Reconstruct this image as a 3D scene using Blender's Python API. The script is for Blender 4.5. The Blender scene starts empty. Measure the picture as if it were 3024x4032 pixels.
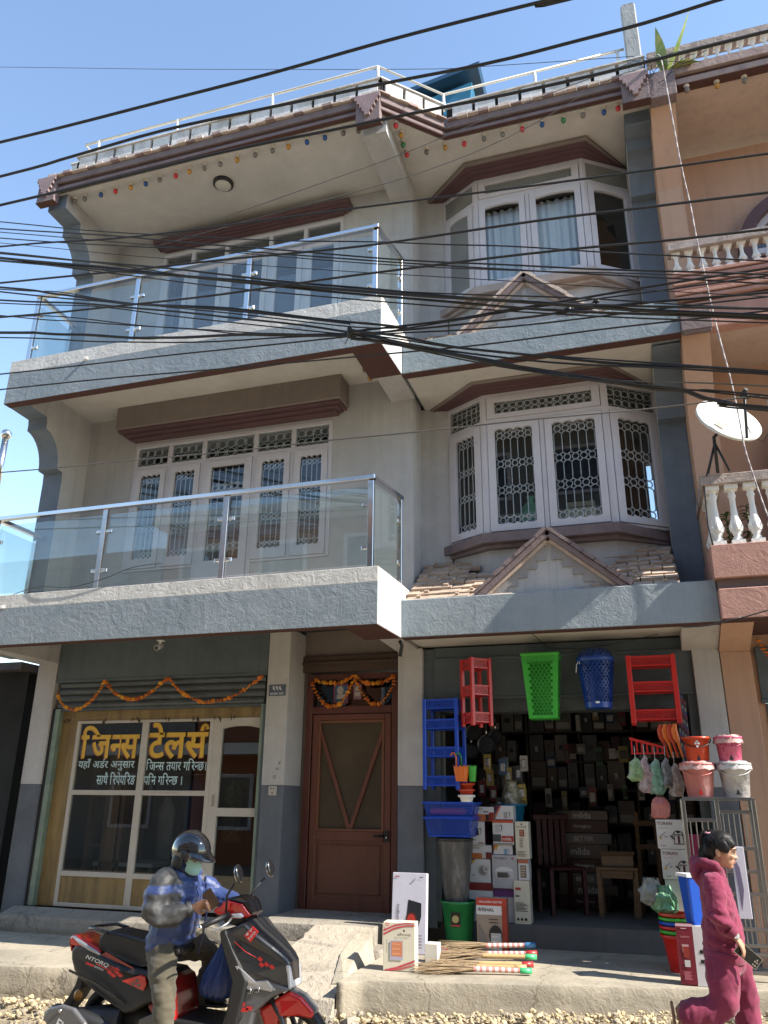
import bpy, bmesh, math, random
from mathutils import Vector, Matrix, Euler
R = random.Random(7)
SC = bpy.context.scene
COL = SC.collection
rad = math.radians
# ------------------------------------------------------------------ camera
cam = bpy.data.cameras.new('camera'); camo = bpy.data.objects.new('camera', cam); COL.objects.link(camo)
cam.sensor_fit = 'VERTICAL'; cam.sensor_height = 36.0; cam.sensor_width = 27.0
cam.lens = 36.0 * 3120.5 / 4032.0
cam.clip_start = 0.05; cam.clip_end = 2000
_yaw, _pit, _rol = -0.31, 0.348, 0.01
_f = Vector((math.sin(_yaw)*math.cos(_pit), math.cos(_yaw)*math.cos(_pit), math.sin(_pit)))
_r = Vector((math.cos(_yaw), -math.sin(_yaw), 0)); _u = _r.cross(_f)
_r2 = _r*math.cos(_rol) + _u*math.sin(_rol); _u2 = -_r*math.sin(_rol) + _u*math.cos(_rol)
_m = Matrix((_r2, _u2, -_f)).transposed().to_4x4(); _m.translation = (2.201, -7.548, 1.75)
camo.matrix_world = _m
SC.camera = camo
# ------------------------------------------------------------------ sky, sun, exposure
SUN = Vector((0.74, -0.11, 0.65)).normalized()
w = bpy.data.worlds.new('World'); SC.world = w; w.use_nodes = True
nt = w.node_tree
sky = nt.nodes.new('ShaderNodeTexSky'); sky.sky_type = 'NISHITA'; sky.sun_disc = False
sky.sun_elevation = math.asin(SUN.z); sky.sun_rotation = math.atan2(SUN.x, SUN.y)
sky.altitude = 1400; sky.air_density = 1.35; sky.dust_density = 0.3; sky.ozone_density = 1.0
nt.links.new(sky.outputs[0], nt.nodes['Background'].inputs[0])
nt.nodes['Background'].inputs[1].default_value = 0.15
sl = bpy.data.lights.new('sun', 'SUN'); sl.energy = 5.0; sl.angle = rad(0.53); sl.color = (1.0, 0.93, 0.82)
so = bpy.data.objects.new('sun', sl); COL.objects.link(so)
so.rotation_euler = (-SUN).to_track_quat('-Z', 'Y').to_euler(); so.location = (20, -10, 25)
SC.view_settings.view_transform = 'Standard'; SC.view_settings.look = 'None'
SC.view_settings.exposure = 1.2; SC.view_settings.gamma = 1.0
SC.view_settings.use_curve_mapping = False
SC.cycles.max_bounces = 8; SC.cycles.diffuse_bounces = 4; SC.cycles.transparent_max_bounces = 24
SC.cycles.use_denoising = True
SC.cycles.sample_clamp_indirect = 6
# ------------------------------------------------------------------ mesh helpers
class MB:
    def __init__(s):
        s.v = []; s.f = []; s.m = []; s.sm = []; s.M = Matrix.Identity(4); s.mi = 0; s.smooth = False
    def at(s, M): s.M = M; return s
    def mat(s, i): s.mi = i; return s
    def add(s, vs, fs, smooth=None):
        n = len(s.v); M = s.M
        s.v += [tuple(M @ Vector(p)) for p in vs]
        sm = s.smooth if smooth is None else smooth
        flip = M.determinant() < 0
        for f in fs:
            f = [i+n for i in f]
            if flip: f.reverse()
            s.f.append(f); s.m.append(s.mi); s.sm.append(sm)
        return s
    def box(s, x0, x1, y0, y1, z0, z1):
        if x0 > x1: x0, x1 = x1, x0
        if y0 > y1: y0, y1 = y1, y0
        if z0 > z1: z0, z1 = z1, z0
        return s.add([(x0,y0,z0),(x1,y0,z0),(x1,y1,z0),(x0,y1,z0),(x0,y0,z1),(x1,y0,z1),(x1,y1,z1),(x0,y1,z1)],
            [(0,3,2,1),(4,5,6,7),(0,1,5,4),(1,2,6,5),(2,3,7,6),(3,0,4,7)], False)
    def quad(s, a, b, c, d): return s.add([a,b,c,d], [(0,1,2,3)])
    def prism(s, poly, a, b, axis='z', smooth=False):
        # poly: 2D points counter-clockwise; axis: extrusion axis. z: (x,y)  y: (x,z)  x: (y,z)
        n = len(poly)
        if axis == 'z': P = lambda p, t: (p[0], p[1], t)
        elif axis == 'y': P = lambda p, t: (p[0], t, p[1])
        else: P = lambda p, t: (t, p[0], p[1])
        vs = [P(p, a) for p in poly] + [P(p, b) for p in poly]
        ar = sum(poly[i][0]*poly[(i+1)%n][1]-poly[(i+1)%n][0]*poly[i][1] for i in range(n))
        fl = (ar > 0) == (b > a)
        if axis == 'y': fl = not fl
        fs = [tuple(range(n-1,-1,-1)), tuple(range(n, 2*n))] + [(i,(i+1)%n,(i+1)%n+n,i+n) for i in range(n)]
        if not fl: fs = [tuple(reversed(f)) for f in fs]
        k = len(s.f); s.add(vs, fs, False)
        if smooth:
            for i in range(k+2, len(s.f)): s.sm[i] = True
        return s
    def tube(s, pts, r, n=6, cap=True, smooth=True, closed=False):
        pts = [Vector(p) for p in pts]; m = len(pts)
        rs = r if isinstance(r, (list, tuple)) else [r]*m
        vs = []; prev = None
        for i, p in enumerate(pts):
            if closed: t = pts[(i+1)%m]-pts[i-1]
            else: t = pts[min(i+1,m-1)]-pts[max(i-1,0)]
            if t.length < 1e-9: t = Vector((0,0,1))
            t.normalize()
            if prev is None:
                a = Vector((0,0,1)) if abs(t.z) < .9 else Vector((1,0,0))
                u = t.cross(a).normalized()
            else:
                u = prev - t*prev.dot(t)
                u = u.normalized() if u.length > 1e-6 else t.orthogonal().normalized()
            prev = u; q = t.cross(u)
            for k in range(n):
                g = 2*math.pi*(k+.5)/n
                vs.append(tuple(p + (u*math.cos(g)+q*math.sin(g))*rs[i]))
        fs = []
        for i in range(m if closed else m-1):
            j = (i+1) % m
            for k in range(n):
                l = (k+1) % n; fs.append((i*n+k, i*n+l, j*n+l, j*n+k))
        k0 = len(s.f)
        if cap and not closed:
            s.add(vs, fs + [tuple(range(n-1,-1,-1)), tuple((m-1)*n+k for k in range(n))], smooth)
            s.sm[-1] = s.sm[-2] = False
        else: s.add(vs, fs, smooth)
        return s
    def lathe(s, prof, n=12, c=(0,0,0), smooth=True, sx=1, sy=1, cap=True):
        vs = []
        for (r, z) in prof:
            for k in range(n):
                g = 2*math.pi*k/n; vs.append((c[0]+r*sx*math.cos(g), c[1]+r*sy*math.sin(g), c[2]+z))
        m = len(prof); fs = []
        for i in range(m-1):
            for k in range(n):
                l = (k+1) % n; fs.append((i*n+k, i*n+l, (i+1)*n+l, (i+1)*n+k))
        s.add(vs, fs, smooth)
        if cap: s.add(vs[:n], [tuple(range(n-1,-1,-1))], False); s.add(vs[-n:], [tuple(range(n))], False)
        return s
    def loft(s, rings, smooth=True, cap=True):
        n = len(rings[0]); vs = [p for r in rings for p in r]; fs = []
        for i in range(len(rings)-1):
            for k in range(n):
                l = (k+1) % n; fs.append((i*n+k, i*n+l, (i+1)*n+l, (i+1)*n+k))
        s.add(vs, fs, smooth)
        if cap:
            s.add(rings[0], [tuple(range(n-1,-1,-1))], False); s.add(rings[-1], [tuple(range(n))], False)
        return s
    def ball(s, c, r, n=8, m=5, sx=1, sy=1, sz=1):
        prof = [(r*math.sin(math.pi*(i)/m), -r*math.cos(math.pi*i/m)) for i in range(m+1)]
        prof[0] = (r*.02, -r); prof[-1] = (r*.02, r)
        return s.lathe([(a, b*sz) for a, b in prof], n, c, True, sx, sy)
    def mesh(s, name, mats):
        me = bpy.data.meshes.new(name); me.from_pydata(s.v, [], s.f)
        for m in mats: me.materials.append(m)
        me.polygons.foreach_set('material_index', s.m); me.polygons.foreach_set('use_smooth', s.sm)
        me.update(); return me
    def build(s, name, mats, parent=None, off=None, bevel=0, seg=1, recalc=False):
        if not isinstance(mats, (list, tuple)): mats = [mats]
        me = s.mesh(name, mats)
        if recalc:
            bm = bmesh.new(); bm.from_mesh(me); bmesh.ops.remove_doubles(bm, verts=bm.verts, dist=1e-5)
            bmesh.ops.recalc_face_normals(bm, faces=bm.faces); bm.to_mesh(me); bm.free()
        o = bpy.data.objects.new(name, me); COL.objects.link(o)
        if parent is not None:
            o.parent = parent
            if off is not None: o.location = off
        if bevel:
            b = o.modifiers.new('bevel', 'BEVEL'); b.width = bevel; b.segments = seg; b.limit_method = 'ANGLE'; b.angle_limit = rad(40)
        return o
def thing(name, label, cat, loc=(0,0,0), rz=0, group=None, rot=None):
    o = bpy.data.objects.new(name, None); COL.objects.link(o); o.empty_display_size = .1
    o.location = loc; o.rotation_euler = rot or (0,0,rz)
    return tag(o, label, cat, group)
def tag(o, label, cat, group=None):
    o['label'] = label; o['category'] = cat
    if group: o['group'] = group
    return o
def structure(o): o['kind'] = 'structure'; return o
def dup(o, parent=None):
    c = o.copy(); COL.objects.link(c)
    if parent is not None: c.parent = parent
    for ch in o.children: dup(ch, c)
    return c
def T(x, y, z): return Matrix.Translation((x, y, z))
def RZ(a): return Matrix.Rotation(a, 4, 'Z')
def RX(a): return Matrix.Rotation(a, 4, 'X')
def RY(a): return Matrix.Rotation(a, 4, 'Y')
def frame(o, ux, uz):   # matrix whose x runs along ux, z along uz, y = into the wall
    x = Vector(ux).normalized(); z = Vector(uz).normalized(); y = z.cross(x)
    M = Matrix((x, y, z)).transposed().to_4x4(); M.translation = o; return M
# ------------------------------------------------------------------ materials
def s2l(h):
    h = h.lstrip('#'); c = [int(h[i:i+2], 16)/255 for i in (0,2,4)]
    return tuple(x/12.92 if x <= .04045 else ((x+.055)/1.055)**2.4 for x in c)
MATS = {}
def mat(name, col, rough=.6, var=.12, vs=3.0, bump=0, bs=40, metal=0, spec=.5, col2=None, c2s=1.5, c2lo=.45, c2hi=.65, coat=0, stretch=None, sheen=0, bdist=.02, detail=5):
    if name in MATS: return MATS[name]
    if isinstance(col, str): col = s2l(col)
    m = bpy.data.materials.new(name); m.use_nodes = True; n = m.node_tree; N = n.nodes; L = n.links
    b = N['Principled BSDF']; b.inputs['Roughness'].default_value = rough; b.inputs['Metallic'].default_value = metal
    b.inputs['Specular IOR Level'].default_value = spec; b.inputs['Coat Weight'].default_value = coat; b.inputs['Coat Roughness'].default_value = .08
    if sheen: b.inputs['Sheen Weight'].default_value = sheen
    tc = N.new('ShaderNodeTexCoord'); src = tc.outputs['Object']
    if stretch:
        mp = N.new('ShaderNodeMapping'); mp.inputs['Scale'].default_value = stretch; L.new(src, mp.inputs[0]); src = mp.outputs[0]
    nz = N.new('ShaderNodeTexNoise'); nz.inputs['Scale'].default_value = vs; nz.inputs['Detail'].default_value = detail; nz.inputs['Roughness'].default_value = .62
    L.new(src, nz.inputs['Vector'])
    rp = N.new('ShaderNodeValToRGB'); rp.color_ramp.elements[0].position = .3; rp.color_ramp.elements[1].position = .7
    k0, k1 = 1-var, 1+var
    rp.color_ramp.elements[0].color = (*[min(1, c*k0) for c in col], 1); rp.color_ramp.elements[1].color = (*[min(1, c*k1) for c in col], 1)
    L.new(nz.outputs['Fac'], rp.inputs[0]); out = rp.outputs[0]
    if col2 is not None:
        if isinstance(col2, str): col2 = s2l(col2)
        n2 = N.new('ShaderNodeTexNoise'); n2.inputs['Scale'].default_value = c2s; n2.inputs['Detail'].default_value = 6; n2.inputs['Roughness'].default_value = .7
        L.new(src, n2.inputs['Vector'])
        r2 = N.new('ShaderNodeValToRGB'); r2.color_ramp.elements[0].position = c2lo; r2.color_ramp.elements[1].position = c2hi
        L.new(n2.outputs['Fac'], r2.inputs[0])
        mx = N.new('ShaderNodeMix'); mx.data_type = 'RGBA'; L.new(r2.outputs[0], mx.inputs[0]); L.new(out, mx.inputs[6]); mx.inputs[7].default_value = (*col2, 1)
        out = mx.outputs[2]
    L.new(out, b.inputs['Base Color'])
    if bump:
        bn = N.new('ShaderNodeTexNoise'); bn.inputs['Scale'].default_value = bs; bn.inputs['Detail'].default_value = 6; bn.inputs['Roughness'].default_value = .6
        L.new(src, bn.inputs['Vector'])
        bp = N.new('ShaderNodeBump'); bp.inputs['Strength'].default_value = bump; bp.inputs['Distance'].default_value = bdist
        L.new(bn.outputs['Fac'], bp.inputs['Height']); L.new(bp.outputs[0], b.inputs['Normal'])
    MATS[name] = m; return m
def glass(name, tint=(.85,.92,.92), refl=1.0, rough=.0, base=.0, body=(.3,.35,.35)):
    if name in MATS: return MATS[name]
    m = bpy.data.materials.new(name); m.use_nodes = True; n = m.node_tree; N = n.nodes; L = n.links
    N.remove(N['Principled BSDF']); out = N['Material Output']
    tr = N.new('ShaderNodeBsdfTransparent'); tr.inputs[0].default_value = (*tint, 1)
    gl = N.new('ShaderNodeBsdfGlossy'); gl.inputs['Roughness'].default_value = rough; gl.inputs[0].default_value = (refl, refl, refl, 1)
    fr = N.new('ShaderNodeLayerWeight'); fr.inputs[0].default_value = .5
    pw = N.new('ShaderNodeMath'); pw.operation = 'POWER'; pw.inputs[1].default_value = 4.0; L.new(fr.outputs['Facing'], pw.inputs[0])
    ma = N.new('ShaderNodeMath'); ma.operation = 'MULTIPLY_ADD'; ma.inputs[1].default_value = .92; ma.inputs[2].default_value = .075; ma.use_clamp = True
    L.new(pw.outputs[0], ma.inputs[0])
    mx = N.new('ShaderNodeMixShader'); L.new(ma.outputs[0], mx.inputs[0])
    first = tr.outputs[0]
    if base > 0:
        di = N.new('ShaderNodeBsdfDiffuse'); di.inputs[0].default_value = (*body, 1)
        m2 = N.new('ShaderNodeMixShader'); m2.inputs[0].default_value = base; L.new(tr.outputs[0], m2.inputs[1]); L.new(di.outputs[0], m2.inputs[2]); first = m2.outputs[0]
    L.new(first, mx.inputs[1]); L.new(gl.outputs[0], mx.inputs[2]); L.new(mx.outputs[0], out.inputs[0])
    MATS[name] = m; return m
def plaster(name, col, col2=None, bump=.6, bs=9, streak=.16, crack=0, **k):
    """trowelled cement render: sharp ridges over soft swells, so that grazing sun picks them out"""
    m = mat(name, col, rough=.85, var=.07, vs=4, spec=.25, col2=col2, **k); n = m.node_tree; N = n.nodes; L = n.links; b = N['Principled BSDF']
    tc = [x for x in N if x.type == 'TEX_COORD'][0]
    a = N.new('ShaderNodeTexNoise'); a.inputs['Scale'].default_value = bs; a.inputs['Detail'].default_value = 9; a.inputs['Roughness'].default_value = .55; a.inputs['Distortion'].default_value = 1.6
    r = N.new('ShaderNodeTexNoise'); r.inputs['Scale'].default_value = bs*3.2; r.inputs['Detail'].default_value = 5; r.inputs['Distortion'].default_value = 2.2
    L.new(tc.outputs['Object'], a.inputs['Vector']); L.new(tc.outputs['Object'], r.inputs['Vector'])
    ad = N.new('ShaderNodeMath'); ad.operation = 'MULTIPLY_ADD'; ad.inputs[1].default_value = .55
    L.new(r.outputs['Fac'], ad.inputs[0]); L.new(a.outputs['Fac'], ad.inputs[2])
    lk = b.inputs['Base Color'].links[0].from_socket
    def darken(fac, amt, colr):
        nonlocal lk
        mm = N.new('ShaderNodeMath'); mm.operation = 'MULTIPLY'; mm.inputs[1].default_value = amt; L.new(fac, mm.inputs[0])
        mx = N.new('ShaderNodeMix'); mx.data_type = 'RGBA'; L.new(mm.outputs[0], mx.inputs[0]); L.new(lk, mx.inputs[6]); mx.inputs[7].default_value = (*colr, 1); lk = mx.outputs[2]
    base = s2l(col) if isinstance(col, str) else col
    mp = N.new('ShaderNodeMapping'); mp.inputs['Scale'].default_value = (9,9,.30); L.new(tc.outputs['Object'], mp.inputs[0])
    sn = N.new('ShaderNodeTexNoise'); sn.inputs['Scale'].default_value = 1.0; sn.inputs['Detail'].default_value = 7; sn.inputs['Roughness'].default_value = .68; L.new(mp.outputs[0], sn.inputs['Vector'])
    sr = N.new('ShaderNodeValToRGB'); sr.color_ramp.elements[0].position = .50; sr.color_ramp.elements[1].position = .74; L.new(sn.outputs['Fac'], sr.inputs[0])
    darken(sr.outputs[0], streak*2.2, tuple(c*.55 for c in base))
    gn = N.new('ShaderNodeTexNoise'); gn.inputs['Scale'].default_value = 38; gn.inputs['Detail'].default_value = 4; L.new(tc.outputs['Object'], gn.inputs['Vector'])
    gr = N.new('ShaderNodeValToRGB'); gr.color_ramp.elements[0].position = .60; gr.color_ramp.elements[1].position = .72; L.new(gn.outputs['Fac'], gr.inputs[0]); darken(gr.outputs[0], .30, tuple(c*.6 for c in base))
    if crack:
        wn = N.new('ShaderNodeTexNoise'); wn.inputs['Scale'].default_value = 3.5; wn.inputs['Detail'].default_value = 6; L.new(tc.outputs['Object'], wn.inputs['Vector'])
        va = N.new('ShaderNodeVectorMath'); va.operation = 'MULTIPLY_ADD'; va.inputs[1].default_value = (.5,.5,.5); L.new(wn.outputs['Color'], va.inputs[0]); L.new(tc.outputs['Object'], va.inputs[2])
        vo = N.new('ShaderNodeTexVoronoi'); vo.feature = 'DISTANCE_TO_EDGE'; vo.inputs['Scale'].default_value = crack; L.new(va.outputs[0], vo.inputs['Vector'])
        vr = N.new('ShaderNodeValToRGB'); vr.color_ramp.elements[0].color = (1,1,1,1); vr.color_ramp.elements[1].color = (0,0,0,1); vr.color_ramp.elements[1].position = .012; L.new(vo.outputs['Distance'], vr.inputs[0]); darken(vr.outputs[0], .8, tuple(c*.3 for c in base))
        on = N.new('ShaderNodeTexNoise'); on.inputs['Scale'].default_value = 2.3; on.inputs['Detail'].default_value = 7; on.inputs['Roughness'].default_value = .7; L.new(tc.outputs['Object'], on.inputs['Vector'])
        orr = N.new('ShaderNodeValToRGB'); orr.color_ramp.elements[0].position = .55; orr.color_ramp.elements[1].position = .66; L.new(on.outputs['Fac'], orr.inputs[0]); darken(orr.outputs[0], .45, tuple(c*.5 for c in base))
    L.new(lk, b.inputs['Base Color'])
    bp = N.new('ShaderNodeBump'); bp.inputs['Strength'].default_value = bump; bp.inputs['Distance'].default_value = .03
    L.new(ad.outputs[0], bp.inputs['Height']); L.new(bp.outputs[0], b.inputs['Normal']); return m
CREAM = plaster('cream_paint', (.44,.425,.41), bump=.12, bs=6, col2=(.38,.362,.35), c2s=.9)
SOFFIT = plaster('soffit_paint', (.53,.50,.455), bump=.08, bs=5, streak=.0, col2=(.46,.43,.39), c2s=.7)
SLABGREY = plaster('grey_slab_paint', (.255,.29,.315), bump=.30, bs=6.0, col2=(.205,.25,.275), c2s=1.3)
SLABWHITE = plaster('white_slab_paint', (.58,.57,.54), bump=.35, bs=8, col2=(.48,.465,.44), c2s=3)
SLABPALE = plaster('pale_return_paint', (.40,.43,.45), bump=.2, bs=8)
FINGREY = plaster('blue_grey_paint', (.16,.19,.225), bump=.15, bs=6, col2=(.125,.15,.18), c2s=1.2)
LOWGREY = plaster('low_grey_paint', (.125,.135,.15), bump=.2, bs=7, col2=(.10,.107,.12), c2s=1.5)
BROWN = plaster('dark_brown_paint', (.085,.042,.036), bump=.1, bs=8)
MAUVE = plaster('mauve_brown_paint', (.20,.155,.155), bump=.35, bs=12, col2=(.155,.115,.115), c2s=4)
MAROON = mat('maroon_moulding', (.10,.05,.052), .7, bump=.1)
TAUPE = plaster('taupe_paint', (.225,.185,.16), bump=.08, bs=6)
FRAME = mat('white_window_paint', (.53,.50,.52), .45, .05, 5, bump=.05, bs=60)
FRAMEW = mat('cream_window_paint', (.43,.39,.335), .45, .08, 5, bump=.05, bs=60)
GRILLE = mat('grille_paint', (.56,.54,.53), .5, .05)
STEEL = mat('polished_steel', (.72,.70,.68), .13, .04, 6, metal=1)
STEELD = mat('worn_steel', (.55,.53,.51), .25, .1, 6, metal=1)
PANE = glass('window_glass', (.80,.86,.88))
PANELG = glass('railing_glass', (.86,.91,.90), base=.035, body=(.55,.60,.60))
DARK = mat('dark_interior', (.02,.018,.017), .9)
ROOMW = mat('dim_room_wall', (.12,.11,.10), .9)
PINK = plaster('pink_paint', (.42,.235,.19), bump=.25, bs=9, col2=(.37,.205,.165), c2s=1.5)
PEACH = plaster('peach_paint', (.47,.295,.205), bump=.08, bs=6, col2=(.43,.265,.185), c2s=1)
PINKBEIGE = plaster('pink_beige_paint', (.48,.38,.315), bump=.08, bs=5)
WHITEPL = mat('white_cement', (.72,.70,.66), .7, .06, 8, bump=.2, bs=50)
CONC = plaster('worn_concrete', (.30,.27,.225), crack=1.6, bump=.5, bs=7, col2=(.21,.19,.16), c2s=1.6)
CONCL = plaster('pale_concrete', (.38,.335,.26), crack=1.1, bump=.3, bs=6, col2=(.27,.24,.19), c2s=1.2)
BLACK = mat('black_rubber', (.014,.014,.015), .5, .2)
TILE = plaster('roof_tile_cement', (.47,.37,.29), bump=.35, bs=14, col2=(.32,.245,.20), c2s=3)
# ================================================================== GROUND AND PAVEMENTS
random.seed(3)
def ground():
    mb = MB(); xs = [-300,-60,-20] + [-9+.3*i for i in range(60)] + [20,60,300]; ys = [-300,-60,-14] + [-9+.3*i for i in range(33)] + [1.5, 4, 20, 60, 300]
    def z(x, y):
        if y > 1: return -.05
        t = min(1, max(0, (y+1.75)/.65)); b = .19 + .03*(x+1)
        b = max(.12, min(.32, b))
        return b*(t*t*(3-2*t)) + R.uniform(-.008,.008)*(abs(x) < 10)
    vs = [(x, y, z(x,y)) for y in ys for x in xs]; n = len(xs)
    fs = [(j*n+i, j*n+i+1, (j+1)*n+i+1, (j+1)*n+i) for j in range(len(ys)-1) for i in range(n-1)]
    mb.add(vs, fs, True)
    m = plaster('dusty_gravel_ground', (.40,.335,.235), bump=.9, bs=22, col2=(.30,.25,.18), c2s=9)
    return structure(mb.build('ground', m)), z
GROUND, GZ = ground()
STONE = [mat('gravel_stone_pale', (.46,.37,.23), .85, .2, 8, bump=.3, bs=30), mat('gravel_stone_grey', (.30,.255,.19), .85, .2, 8, bump=.3, bs=30), mat('gravel_stone_buff', (.50,.39,.22), .85, .2, 8, bump=.3, bs=30)]
def gravel():
    mb = MB()
    def edge(x): return -1.12 + (x+3)*.017 if x < -.7 else -1.1 + (x+.1)*.25
    ico = bmesh.new(); bmesh.ops.create_icosphere(ico, subdivisions=1, radius=1); IV = [v.co.copy() for v in ico.verts]; IF = [tuple(v.index for v in f.verts) for f in ico.faces]; ico.free()
    for i in range(9000):
        x = R.uniform(-5.2, 4.2); u = R.random(); y = edge(x) - .02 - 1.35*u
        r = R.choice((R.uniform(.005,.011),R.uniform(.008,.02),R.uniform(.012,.028)))*(1.3 if R.random() < .06 else 1)
        zz = GZ(x, y) + r*.35 + (.035*(1-u)*R.random())
        mb.mi = R.choice((0,0,1,2)); M = T(x,y,zz) @ Euler((R.uniform(-.5,.5),R.uniform(-.5,.5),R.uniform(0,6))).to_matrix().to_4x4()
        sx, sy, sz = r*R.uniform(.8,1.35), r*R.uniform(.7,1.1), r*R.uniform(.5,.85)
        mb.add([tuple(M @ Vector((p.x*sx*R.uniform(.85,1.15), p.y*sy*R.uniform(.85,1.15), p.z*sz*R.uniform(.85,1.15)))) for p in IV], IF, False)
    o = mb.build('gravel', STONE); o['kind'] = 'stuff'
gravel()
from mathutils import noise as _ns
def rough_slab(name, top, zlow, m, jit=.012, seed=1, ridge=True):
    """a cast slab from a top outline (list of (x,y,z), CCW) with a softly uneven, broken-footed front"""
    mb = MB(); pts = []; n = len(top)
    for i in range(n):
        a = Vector(top[i]); b = Vector(top[(i+1)%n]); k = max(1, int((b-a).length/.05))
        for j in range(k): pts.append(a.lerp(b, j/k))
    N = len(pts); c = sum(pts, Vector())/N; nrm = []
    for i in range(N):
        d = pts[(i+1)%N]-pts[i-1]; q = Vector((d.y,-d.x,0)); nrm.append(q.normalized() if q.length > 1e-6 else Vector((0,-1,0)))
    rings = []
    for t, o in ((0,-.005), (.03,0), (.2,.0), (.4,.0), (.58,.0), (.66,-.014), (.76,.004), (.88,.016), (1,.02)):
        ring = []
        for i, p in enumerate(pts):
            g = _ns.noise(Vector((p.x*4+seed, p.y*4, t*3)))*jit*.7 + (_ns.noise(Vector((p.x*14+seed, p.y*14, t*9)))*jit*1.6 if t > .6 else _ns.noise(Vector((p.x*16, p.y*16+seed, t*7)))*jit*.3)
            dz = _ns.noise(Vector((p.x*6, p.y*6, seed)))*jit*.35 if t < .1 else 0
            ring.append(tuple(p + nrm[i]*(o+g) + Vector((0,0,(zlow-p.z)*t+dz))))
        rings.append(ring)
    vs = [p for r in rings for p in r]; fs = []
    for i in range(len(rings)-1):
        for k in range(N):
            l = (k+1) % N; fs.append((i*N+k, (i+1)*N+k, (i+1)*N+l, i*N+l))
    mb.add(vs, fs, True); mb.add(rings[0], [tuple(range(N))], False)
    return structure(mb.build(name, m))
rough_slab('pavement', [(-6.5,-1.55,.35),(-3.29,-1.143,.37),(-2.717,-1.04,.372),(-.78,-.86,.38),(-.78,.42,.385),(-6.5,.42,.37)], .02, CONCL, seed=4)
rough_slab('pavement', [(-.19,-1.14,.45),(-.03,-1.03,.45),(1.59,-.64,.452),(2.89,-.345,.455),(4.6,.02,.46),(4.6,.95,.46),(-.19,.95,.455)], .04, CONCL, seed=8)
rough_slab('kerb', [(-1.02,-1.14,.25),(-.19,-1.16,.27),(-.19,-.9,.30),(-1.02,-.86,.30)], .02, CONC, .03, seed=9)
# steps up to the doors
rough_slab('step', [(-1.49,.08,.652),(-.3,.06,.655),(-.3,1.2,.66),(-1.49,1.2,.66)], .3, CONC, .006, seed=11)
rough_slab('step', [(-1.30,-.12,.50),(-.20,-.1,.505),(-.12,.2,.51),(-1.30,.2,.51)], .3, CONC, .006, seed=12)
rough_slab('step', [(-4.7,.35,.535),(-1.5,.3,.545),(-1.5,.56,.60),(-4.7,.58,.60)], .3, CONC, .006, seed=13)
# the sloping ramp laid over the steps for motorbikes
def ramp():
    mb = MB(); n = 18; rings = []
    top = [(-.84,.05,.665),(-.40,.05,.665)]; bot = [(-1.0,-1.12,.335),(-.2,-1.17,.33)]
    for i in range(n+1):
        t = i/n; l = Vector(top[0]).lerp(Vector(bot[0]), t); r_ = Vector(top[1]).lerp(Vector(bot[1]), t)
        l.x += R.uniform(-.015,.015); r_.x += R.uniform(-.015,.015); g = R.uniform(-.004,.004) + (.005 if i % 2 else -.003)
        rings.append([(l.x,l.y,.1),(l.x,l.y,l.z+g),((l.x+r_.x)/2,l.y,(l.z+r_.z)/2+g+.004),(r_.x,r_.y,r_.z+g),(r_.x,r_.y,.1)])
    rings.append([(-.98,-1.25,.05),(-.96,-1.27,.16),(-.55,-1.3,.17),(-.22,-1.27,.15),(-.2,-1.25,.05)])
    mb.loft(rings, False)
    m = plaster('ramp_cement', (.42,.365,.29), crack=2.2, bump=.6, bs=9, col2=(.42,.36,.29), c2s=4)
    return structure(mb.build('ramp', m, recalc=True))
ramp()
def ramp_rim():
    mb = MB()
    mb.loft([[(-.40,.06,.40),(-.40,.06,.665),(-.32,.06,.66),(-.30,.06,.40)],[(-.42,-.1,.40),(-.42,-.1,.625),(-.27,-.1,.60),(-.22,-.1,.40)],[(-.40,-.5,.36),(-.40,-.5,.53),(-.27,-.5,.52),(-.2,-.5,.38)],[(-.3,-.95,.30),(-.3,-.95,.40),(-.2,-.95,.42),(-.12,-.95,.33)]], False)
    structure(mb.build('ramp_kerb', CONCL, recalc=True))
ramp_rim()
for i in range(10):   # broken lumps of cement at the foot of the ramp
    x = R.uniform(-1.15,.1); y = R.uniform(-1.5,-1.2); r = R.uniform(.025,.07)
    mb = MB(); vs = []
    mb.at(T(x,y,GZ(x,y)+r*.3) @ Euler((R.uniform(-.4,.4),R.uniform(-.4,.4),R.uniform(0,6))).to_matrix().to_4x4())
    mb.loft([[(-r,-r*.7,-r*.4),(r,-r*.8,-r*.4),(r*.9,r*.7,-r*.4),(-r*.8,r*.8,-r*.4)],[(-r*.8,-r*.6,r*.35),(r*.85,-r*.55,r*.45),(r*.7,r*.6,r*.4),(-r*.7,r*.65,r*.5)]], False)
    o = mb.build('rubble_lump', CONC); tag(o, 'grey lump of broken cement lying at the foot of the ramp', 'rubble', 'broken cement at the foot of the ramp')
# ================================================================== THE GREY HOUSE
HOUSE = thing('house', 'grey and cream three storey house with brown eaves, glass balconies and two ground floor shops', 'house', (-1.0, .6, .37))
HO = -Vector(HOUSE.location)
def hp(name, mb, mats, **k): return mb.build(name, mats, HOUSE, HO, **k)
def sub(name, mb, mats, parent, **k): return mb.build(name, mats, parent, (0,0,0), **k)
# ---- ground floor pillars: cream above, grey dado below
for (x0, x1, zb, y1, zt) in ((-4.895,-4.61,.25,1.0,3.56), (-1.757,-1.497,.5,1.05,3.56), (-.236,.033,.3,1.6,3.27), (2.705,2.948,.4,1.6,3.24)):
    mb = MB(); mb.mat(0).box(x0,x1,.6,y1,1.882,zt); mb.mat(1).box(x0,x1,.6,y1,zb,1.882)
    hp('pillar', mb, [CREAM, LOWGREY], bevel=.006)
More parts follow.
